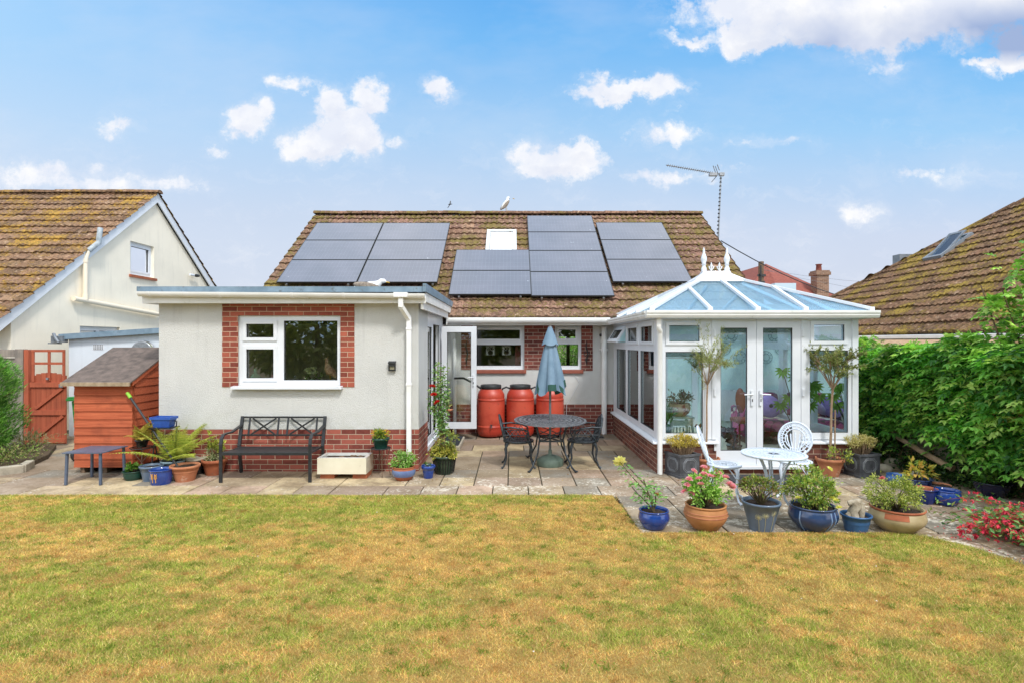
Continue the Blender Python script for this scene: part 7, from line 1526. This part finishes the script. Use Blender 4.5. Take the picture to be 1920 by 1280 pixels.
# ---------------------------------------------------------------- things behind glass
def fallen():
    g = MB(); n = 260; x = np.concatenate([np.random.uniform(-6, 6, 120), np.random.normal(-1.2, .25, 60), np.random.normal(2.0, .35, 80)]); y = np.concatenate([np.random.uniform(7.1, 11, 120), np.random.normal(8.1, .25, 60), np.random.normal(8.0, .6, 80)])
    g.leaves(np.stack([x, y, np.full(n, .022)], 1), np.random.normal(size=(n, 3))*[1, 1, .05], np.random.uniform(.015, .04, n), .014, pick(C3((170, 130, 84), (140, 104, 66), (196, 170, 110)), n)); tag(g.build('fallen_leaves', M_leaf, kind='stuff'), 'small dry fallen leaves scattered over the paving', 'leaves')
fallen()
def indoors():
    Y = YE+.165; z = 1.298
    t = thing('glass_bottle', 'round dark green glass bottle on the kitchen windowsill', 'bottle', (-3.92, Y, z), local=True); g = MB(); g.lathe([(.07, 0), (.095, .03), (.10, .08), (.07, .14), (.025, .18), (.02, .24), (.028, .25)], 24); g.build('glass', mat('dark_green_glass', S(112, 186, 150), rough=.05, coat=1), t)
    t = thing('bird_ornament', 'small pink bird ornament on the kitchen windowsill', 'ornament', (-3.67, Y, z), local=True); g = MB(); g.tube([(.0, 0, 0), (0, 0, .05), (.0, 0, .09), (.01, 0, .12), (.01, 0, .15)], [.03, .045, .035, .016, .018], 12); g.build('body', mat('pink_ceramic', S(255, 190, 200), rough=.3), t); g = MB(); g.tube([(.02, 0, .145), (.05, 0, .14)], [.006, .002], 6); g.build('beak', M_beak, t)
    t = thing('flower_vase', 'bunch of cream flowers in green glass vase on the windowsill', 'vase', (-3.06, Y, z), local=True); g = MB(); g.lathe([(.05, 0), (.06, .03), (.05, .06), (.045, .09)], 20); g.build('vase', mat('green_glass', S(96, 140, 100), rough=.1, coat=1), t)
    foliage(t, (0, 0, .11), (.15, .05, .04), 8, 26, .09, .03, C3((170, 190, 140), (130, 160, 100)), spread=.3)
    for i in range(11): flower(t, (rnd(-.08, .08), rnd(-.06, -.02), rnd(.17, .26)), .036, (255, 252, 230))
    t = thing('pheasant_figure', 'brown pheasant figure standing at the right of the windowsill', 'ornament', (-2.78, Y, z+.0), local=True); g = MB(); g.tube([(.10, 0, .10), (.05, 0, .17), (.0, 0, .20), (-.035, 0, .26), (-.05, 0, .33), (-.045, 0, .375), (-.06, 0, .40)], [.012, .05, .07, .055, .026, .024, .010], 14); g.build('body', mat('brown_feather', S(255, 214, 180), S(200, 146, 116), rough=.7, sc_=40), t)
    g = MB(); g.tube([(-.065, 0, .385), (-.095, 0, .375)], [.008, .002], 6); g.tube([(-.045, 0, .40), (-.02, 0, .43)], .004, 4); g.build('beak', M_beak, t)
    for s in (-1, 1): g = MB(); g.tube([(.0, s*.02, .15), (.01, s*.02, .07), (.0, s*.02, 0)], .006, 5); g.build('leg', M_beak, t)
    t = thing('wire_ornament', 'silver wire ornament on the windowsill left of the flowers', 'ornament', (-3.32, Y, z), local=True); g = MB()
    for i in range(9): a = i*.7; g.tube([(.0, 0, .0), (.05*math.cos(a), .03*math.sin(a), .05), (.02*math.cos(a), .02*math.sin(a), .10)], .004, 5)
    g.ellipsoid((.0, 0, .12), (.022, .022, .022)); g.build('wirework', M_steel, t)
    # curtain and pictures in the rear window
    Yw = YH+.40
    t = thing('curtain', 'narrow dusky red curtain at the right of the wide rear window', 'curtain', (.14, Yw-.08, 1.4)); g = MB()
    for i in range(5): g.box(.07+i*.024, .092+i*.024, Yw-.10-.015*(i % 2), Yw-.08, 1.38, 1.95)
    g.build('cloth', mat('dusky_red_cloth', S(150, 60, 66), rough=.9), t)
    for i, (x, l) in enumerate(((-.47, 'left square picture of a dark vase seen through the rear window'), (-.12, 'right square picture of a dark vase seen through the rear window'))):
        t = thing('picture', l, 'picture', (x, Yw, 1.75)); g = MB(); g.box(x-.095, x+.095, Yw, Yw+.012, 1.66, 1.86); g.build('canvas', mat('white_canvas', S(244, 242, 238), rough=.8), t)
        g = MB(); g.lathe([(.035, 0), (.055, .03), (.055, .07), (.04, .085)], 16, M=Matrix.Translation((x, Yw-.004, 1.665)) @ Matrix.Diagonal((1, .06, 1, 1))); k_ = 26; P = np.random.normal(size=(k_, 3))*[.035, 0, .018]+[x, Yw-.006, 1.785]; g.col = tuple(S(60, 24, 34)[:3]); g.leaves(P, np.random.normal(size=(k_, 3))*[1, .02, 1], .04, .02, np.array(S(70, 26, 38)[:3]), 0, Nn=np.tile([0, -1., 0], (k_, 1))); g.build('printed_vase', mat('dark_print', S(50, 30, 40), rough=.9), t)
    # conservatory contents
    z0 = .14; X, Yc = 2.62, 8.78
    t = thing('plant_stool', 'pale green painted slatted stool inside the left conservatory window', 'stool', (X, Yc, z0), local=True); m_ = mat('pale_green_paint', S(206, 222, 208), S(190, 210, 196), rough=.5, sc_=8)
    g = MB(); g.box(-.19, .19, -.16, .16, .62, .65); g.build('seat', m_, t)
    for sx in (-1, 1):
        for sy in (-1, 1): g = MB(); g.beam((sx*.21, sy*.17, 0), (sx*.15, sy*.13, .62), .03, .03); g.build('leg', m_, t)
    g = MB(); g.box(-.17, .17, -.15, -.13, .52, .6); g.box(-.18, .18, -.16, .14, .26, .285)
    for i in range(6): g.box(-.14+i*.05, -.12+i*.05, -.152, -.14, .3, .5)
    g.build('shelf', m_, t)
    t = thing('succulent_bowl', 'cream patterned bowl of dark succulents on the pale green stool', 'potted plant', (X, Yc, z0+.65), local=True); g = MB(); g.lathe([(.09, 0), (.15, .05), (.175, .12), (.165, .19), (.17, .20), (.15, .2), (.14, .17)], 28); g.build('bowl', mat('cream_rust_pottery', S(214, 190, 150), S(170, 92, 66), rough=.35, sc_=9, lo=.52, hi=.6), t)
    foliage(t, (0, 0, .25), (.22, .15, .09), 18, 420, .06, .022, C3((120, 126, 100), (150, 120, 116), (96, 108, 78), (170, 160, 130)), spread=.3)
    t = thing('tulip_vase', 'pale blue vase of white tulips low inside the left conservatory window', 'vase', (2.36, 8.62, z0+.28), local=True); g = MB(); g.lathe([(.05, 0), (.08, .1), (.07, .24), (.08, .26)], 24); g.build('vase', mat('pale_teal_ceramic', S(132, 170, 168), rough=.3), t); foliage(t, (0, 0, .36), (.12, .1, .14), 12, 90, .16, .03, C3((110, 170, 110), (90, 150, 100)), mode='up')
    for i in range(7): flower(t, (rnd(-.08, .2), rnd(-.06, .04), rnd(.38, .52)), .035, (246, 246, 238))
    g = MB(); g.lathe([(.14, 0), (.14, .02), (.02, .03), (.02, .26), (.15, .262), (.15, .279), (0, .28)], 20, (2.36, 8.62, z0)); tag(g.build('side_table', m_), 'small round side table under the tulip vase', 'table')
    t = thing('trailing_plant', 'green potted plant on the floor below the pale green stool', 'potted plant', (2.66, 8.60, z0), local=True); g = MB(); g.lathe([(.08, 0), (.11, .14), (.12, .14), (.12, .17), (.1, .17)], 24); g.build('pot', M_terra, t); foliage(t, (0, 0, .28), (.12, .1, .13), 14, 200, .07, .02, C3((90, 160, 120), (70, 130, 90), (130, 180, 140)), mode='up')
    t = thing('burgundy_plant', 'tall plant with round burgundy leaves behind the left door', 'potted plant', (3.42, 8.62, z0), local=True); g = MB(); g.lathe([(.09, 0), (.11, .2), (.12, .22), (.1, .22)], 24); g.build('pot', M_blackpot, t); n = 95; g = MB(); st = MB()
    for i in range(11):
        a = rnd(1.6, 4.6); L = rnd(.3, .55); pts = [Vector((0, 0, .2))]; d = Vector((math.cos(a)*.6, math.sin(a)*.4, .8))
        for j in range(6): pts.append(pts[-1]+d*L/6*1.5); d.z -= .16; d.x -= .03
        st.tube(pts, .004, 4)
        for j in range(1, 7):
            for s in (-1, 1): g.leaves([tuple(pts[j])], [(s*.8+rnd(-.3, .3), rnd(-.4, .1), rnd(-.4, .3))], .075, .062, pick(C3((62, 28, 40), (84, 36, 50), (48, 44, 48)), 1), .05, Nn=np.array([[rnd(-.3, .3), -1, rnd(-.3, .3)]]))
    g.build('foliage', M_leaf, t); st.build('stem', M_stem, t)
    t = thing('sofa', 'floral patterned sofa inside the right conservatory door', 'sofa', (4.55, 10.2, z0), local=True)
    m, k, b = new_mat('floral_print_cloth'); v = k.obj(); vo = k.add('ShaderNodeTexVoronoi'); k.inp(vo.inputs['Vector'], k.vmath('ADD', v, k.vmath('MULTIPLY', k.noise(v, 9, 3, .6, 1), (.12, .12, .12)))); vo.inputs['Scale'].default_value = 5.5
    col = k.mix(k.mr(vo.outputs['Distance'], .5, .66), k.ramp(k.xyz(vo.outputs['Color'])[0], [(0, S(206, 96, 150)), (.35, S(238, 226, 216)), (.6, S(120, 40, 80)), (.8, S(240, 214, 190))], 'CONSTANT'), S(110, 70, 96)); col = k.mix(k.mr(vo.outputs['Distance'], .10, .06), col, S(214, 150, 60)); setb(k, b, col=col, rough=.9)
    g = MB(); g.box(-.30, .42, -.35, .4, .22, .42); g.build('seat', m, t, bevel=.06); g = MB(); g.box(-.30, .42, .2, .42, .42, .86); g.build('backrest', m, t, bevel=.07); g = MB(); g.box(-.42, -.30, -.36, .42, .1, .62); g.build('armrest', m, t, bevel=.05); g = MB(); g.box(-.38, .42, -.3, .38, .0, .22); g.build('base', M_darkwood, t)
    mp = mat('lilac_velvet', S(170, 140, 206), S(150, 120, 190), rough=.7, sc_=20); t = thing('round_cushion', 'round lilac cushion with dark button on the floral sofa', 'cushion', (4.50, 9.80, .82), local=True); g = MB(); M = Matrix.Rotation(R(75), 3, 'X'); g.ellipsoid((0, 0, 0), (.20, .20, .07), M, 24, 10); g.build('cover', mp, t); g = MB(); g.ellipsoid((0, -.075, .02), (.035, .012, .035)); g.build('button', M_blackpl, t)
    t = thing('bolster_cushion', 'pale lilac bolster cushion beside the round cushion', 'cushion', (4.76, 9.82, .78), local=True); g = MB(); g.tube([(-.16, 0, -.1), (-.1, 0, -.03), (.1, 0, .10), (.16, 0, .14)], [.03, .08, .08, .03], 16); g.build('cover', mat('pale_lilac_cloth', S(180, 160, 206), rough=.9), t)
    # wall plates, radiator, chair back
    for i, (x, z) in enumerate(((4.6, 2.07), (4.78, 1.62), (4.46, 1.80))):
        Yp = YH-.05; t = thing('wall_plate', ['openwork wire plate high on the conservatory back wall', 'openwork wire plate nearest the right on the conservatory back wall', 'leftmost openwork wire plate on the conservatory back wall'][i], 'wall plate', (x, Yp, z), group='wire plates on the back wall', local=True); g = MB()
        for rr in (.13, .07): g.tube([(rr*math.cos(a), 0, rr*math.sin(a)) for a in np.linspace(0, 6.2832, 25)], .004, 5)
        for a in np.linspace(0, 6.2832, 11)[:-1]: g.tube([(.07*math.cos(a), 0, .07*math.sin(a)), (.10*math.cos(a+.2), -.01, .10*math.sin(a+.2)), (.13*math.cos(a), 0, .13*math.sin(a))], .003, 4)
        g.build('wirework', mat('dark_teal_wire', S(90, 120, 126), rough=.5), t)
    t = thing('radiator', 'white ribbed radiator on the conservatory back wall', 'radiator', (4.4, YH-.1, .3)); g = MB(); x = 4.0
    while x < 4.75: g.box(x, x+.03, YH-.11, YH-.06, .30, .95); x += .045
    g.box(3.99, 4.76, YH-.105, YH-.065, .31, .93); g.build('panel', M_pvc, t, bevel=.003)
    t = thing('inner_door', 'white framed glass door in the conservatory back wall', 'door', (5.0, YH, .15)); fn = lambda u, d, z: (u, YH-.035-d, z); window(t, 'door_frame', fn, (3.15, 3.9, .15, 2.1), [(3.27, 3.78, .35, 1.98, 1)], depth=.02)
    t = thing('side_chair', 'chair with rounded red brown leather back inside the conservatory', 'chair', (4.02, 9.75, z0), local=True); g = MB(); M = Matrix.Rotation(R(82), 3, 'X'); g.ellipsoid((0, .1, .78), (.09, .22, .05), M, 18, 10); g.build('backrest', mat('red_brown_leather', S(140, 72, 50), rough=.5), t); g = MB(); g.box(-.2, .2, -.3, .1, .42, .5); g.build('seat', mat('red_brown_leather', S(140, 72, 50)), t, bevel=.03)
    for sx in (-1, 1):
        for sy in (-.28, .08): g = MB(); g.tube([(sx*.17, sy, 0), (sx*.17, sy, .43)], .015, 6); g.build('leg', M_darkwood, t)
    t = thing('swiss_cheese_plant', 'large split green leaves inside the right conservatory door', 'potted plant', (4.62, 9.15, z0), local=True); g = MB(); g.lathe([(.11, 0), (.15, .25), (.16, .28), (.13, .28)], 24); g.build('pot', M_blackpot, t); st = MB(); g = MB()
    for i in range(11):
        a = rnd(0, 6.28); q = Vector((math.cos(a)*rnd(.1, .34), math.sin(a)*.2-.1, rnd(.75, 1.35))); st.tube([(0, 0, .25), (q.x*.4, q.y*.4, q.z*.7), q], .007, 5); cc = pick(C3((120, 160, 60), (96, 140, 52), (140, 176, 80)), 1)
        for j in range(9): an = -1.9+j*.475; g.leaves([tuple(q)], [(math.sin(an), -.25, -math.cos(an)*.9)], .17-.03*abs(an)/1.9, .05, cc*rnd(.9, 1.1), .05, Nn=np.array([[0, -1., .3]]))
    g.build('foliage', M_leaf, t); st.build('stem', M_stem, t)
    # blinds rolled up at the head of every front light
    for i, (a, b, z, l) in enumerate(((2.27, 2.81, 1.80, 'gathered blind behind the left conservatory window'), (3.08, 3.465, 2.15, 'gathered blind on the left conservatory door'), (3.705, 4.13, 2.15, 'gathered blind on the right conservatory door'), (4.395, 4.95, 1.82, 'gathered blind behind the right conservatory window'))):
        t = thing('venetian_blind', l, 'blind', ((a+b)/2, CYF+.06, z), group='gathered blinds in the conservatory'); g = MB()
        for j in range(5): g.box(a, b, CYF+.045+.003*(j % 2), CYF+.075, z-.02-j*.013, z-.011-j*.013)
        g.build('slats', mat('grey_green_slat', S(84, 94, 80), rough=.5), t); g = MB(); g.box(a, b, CYF+.042, CYF+.08, z-.098, z-.083); g.tube([(b-.04, CYF+.06, z-.09), (b-.04, CYF+.06, z-.75)], .003, 4); g.build('bottom_rail', M_pvc, t)
indoors()
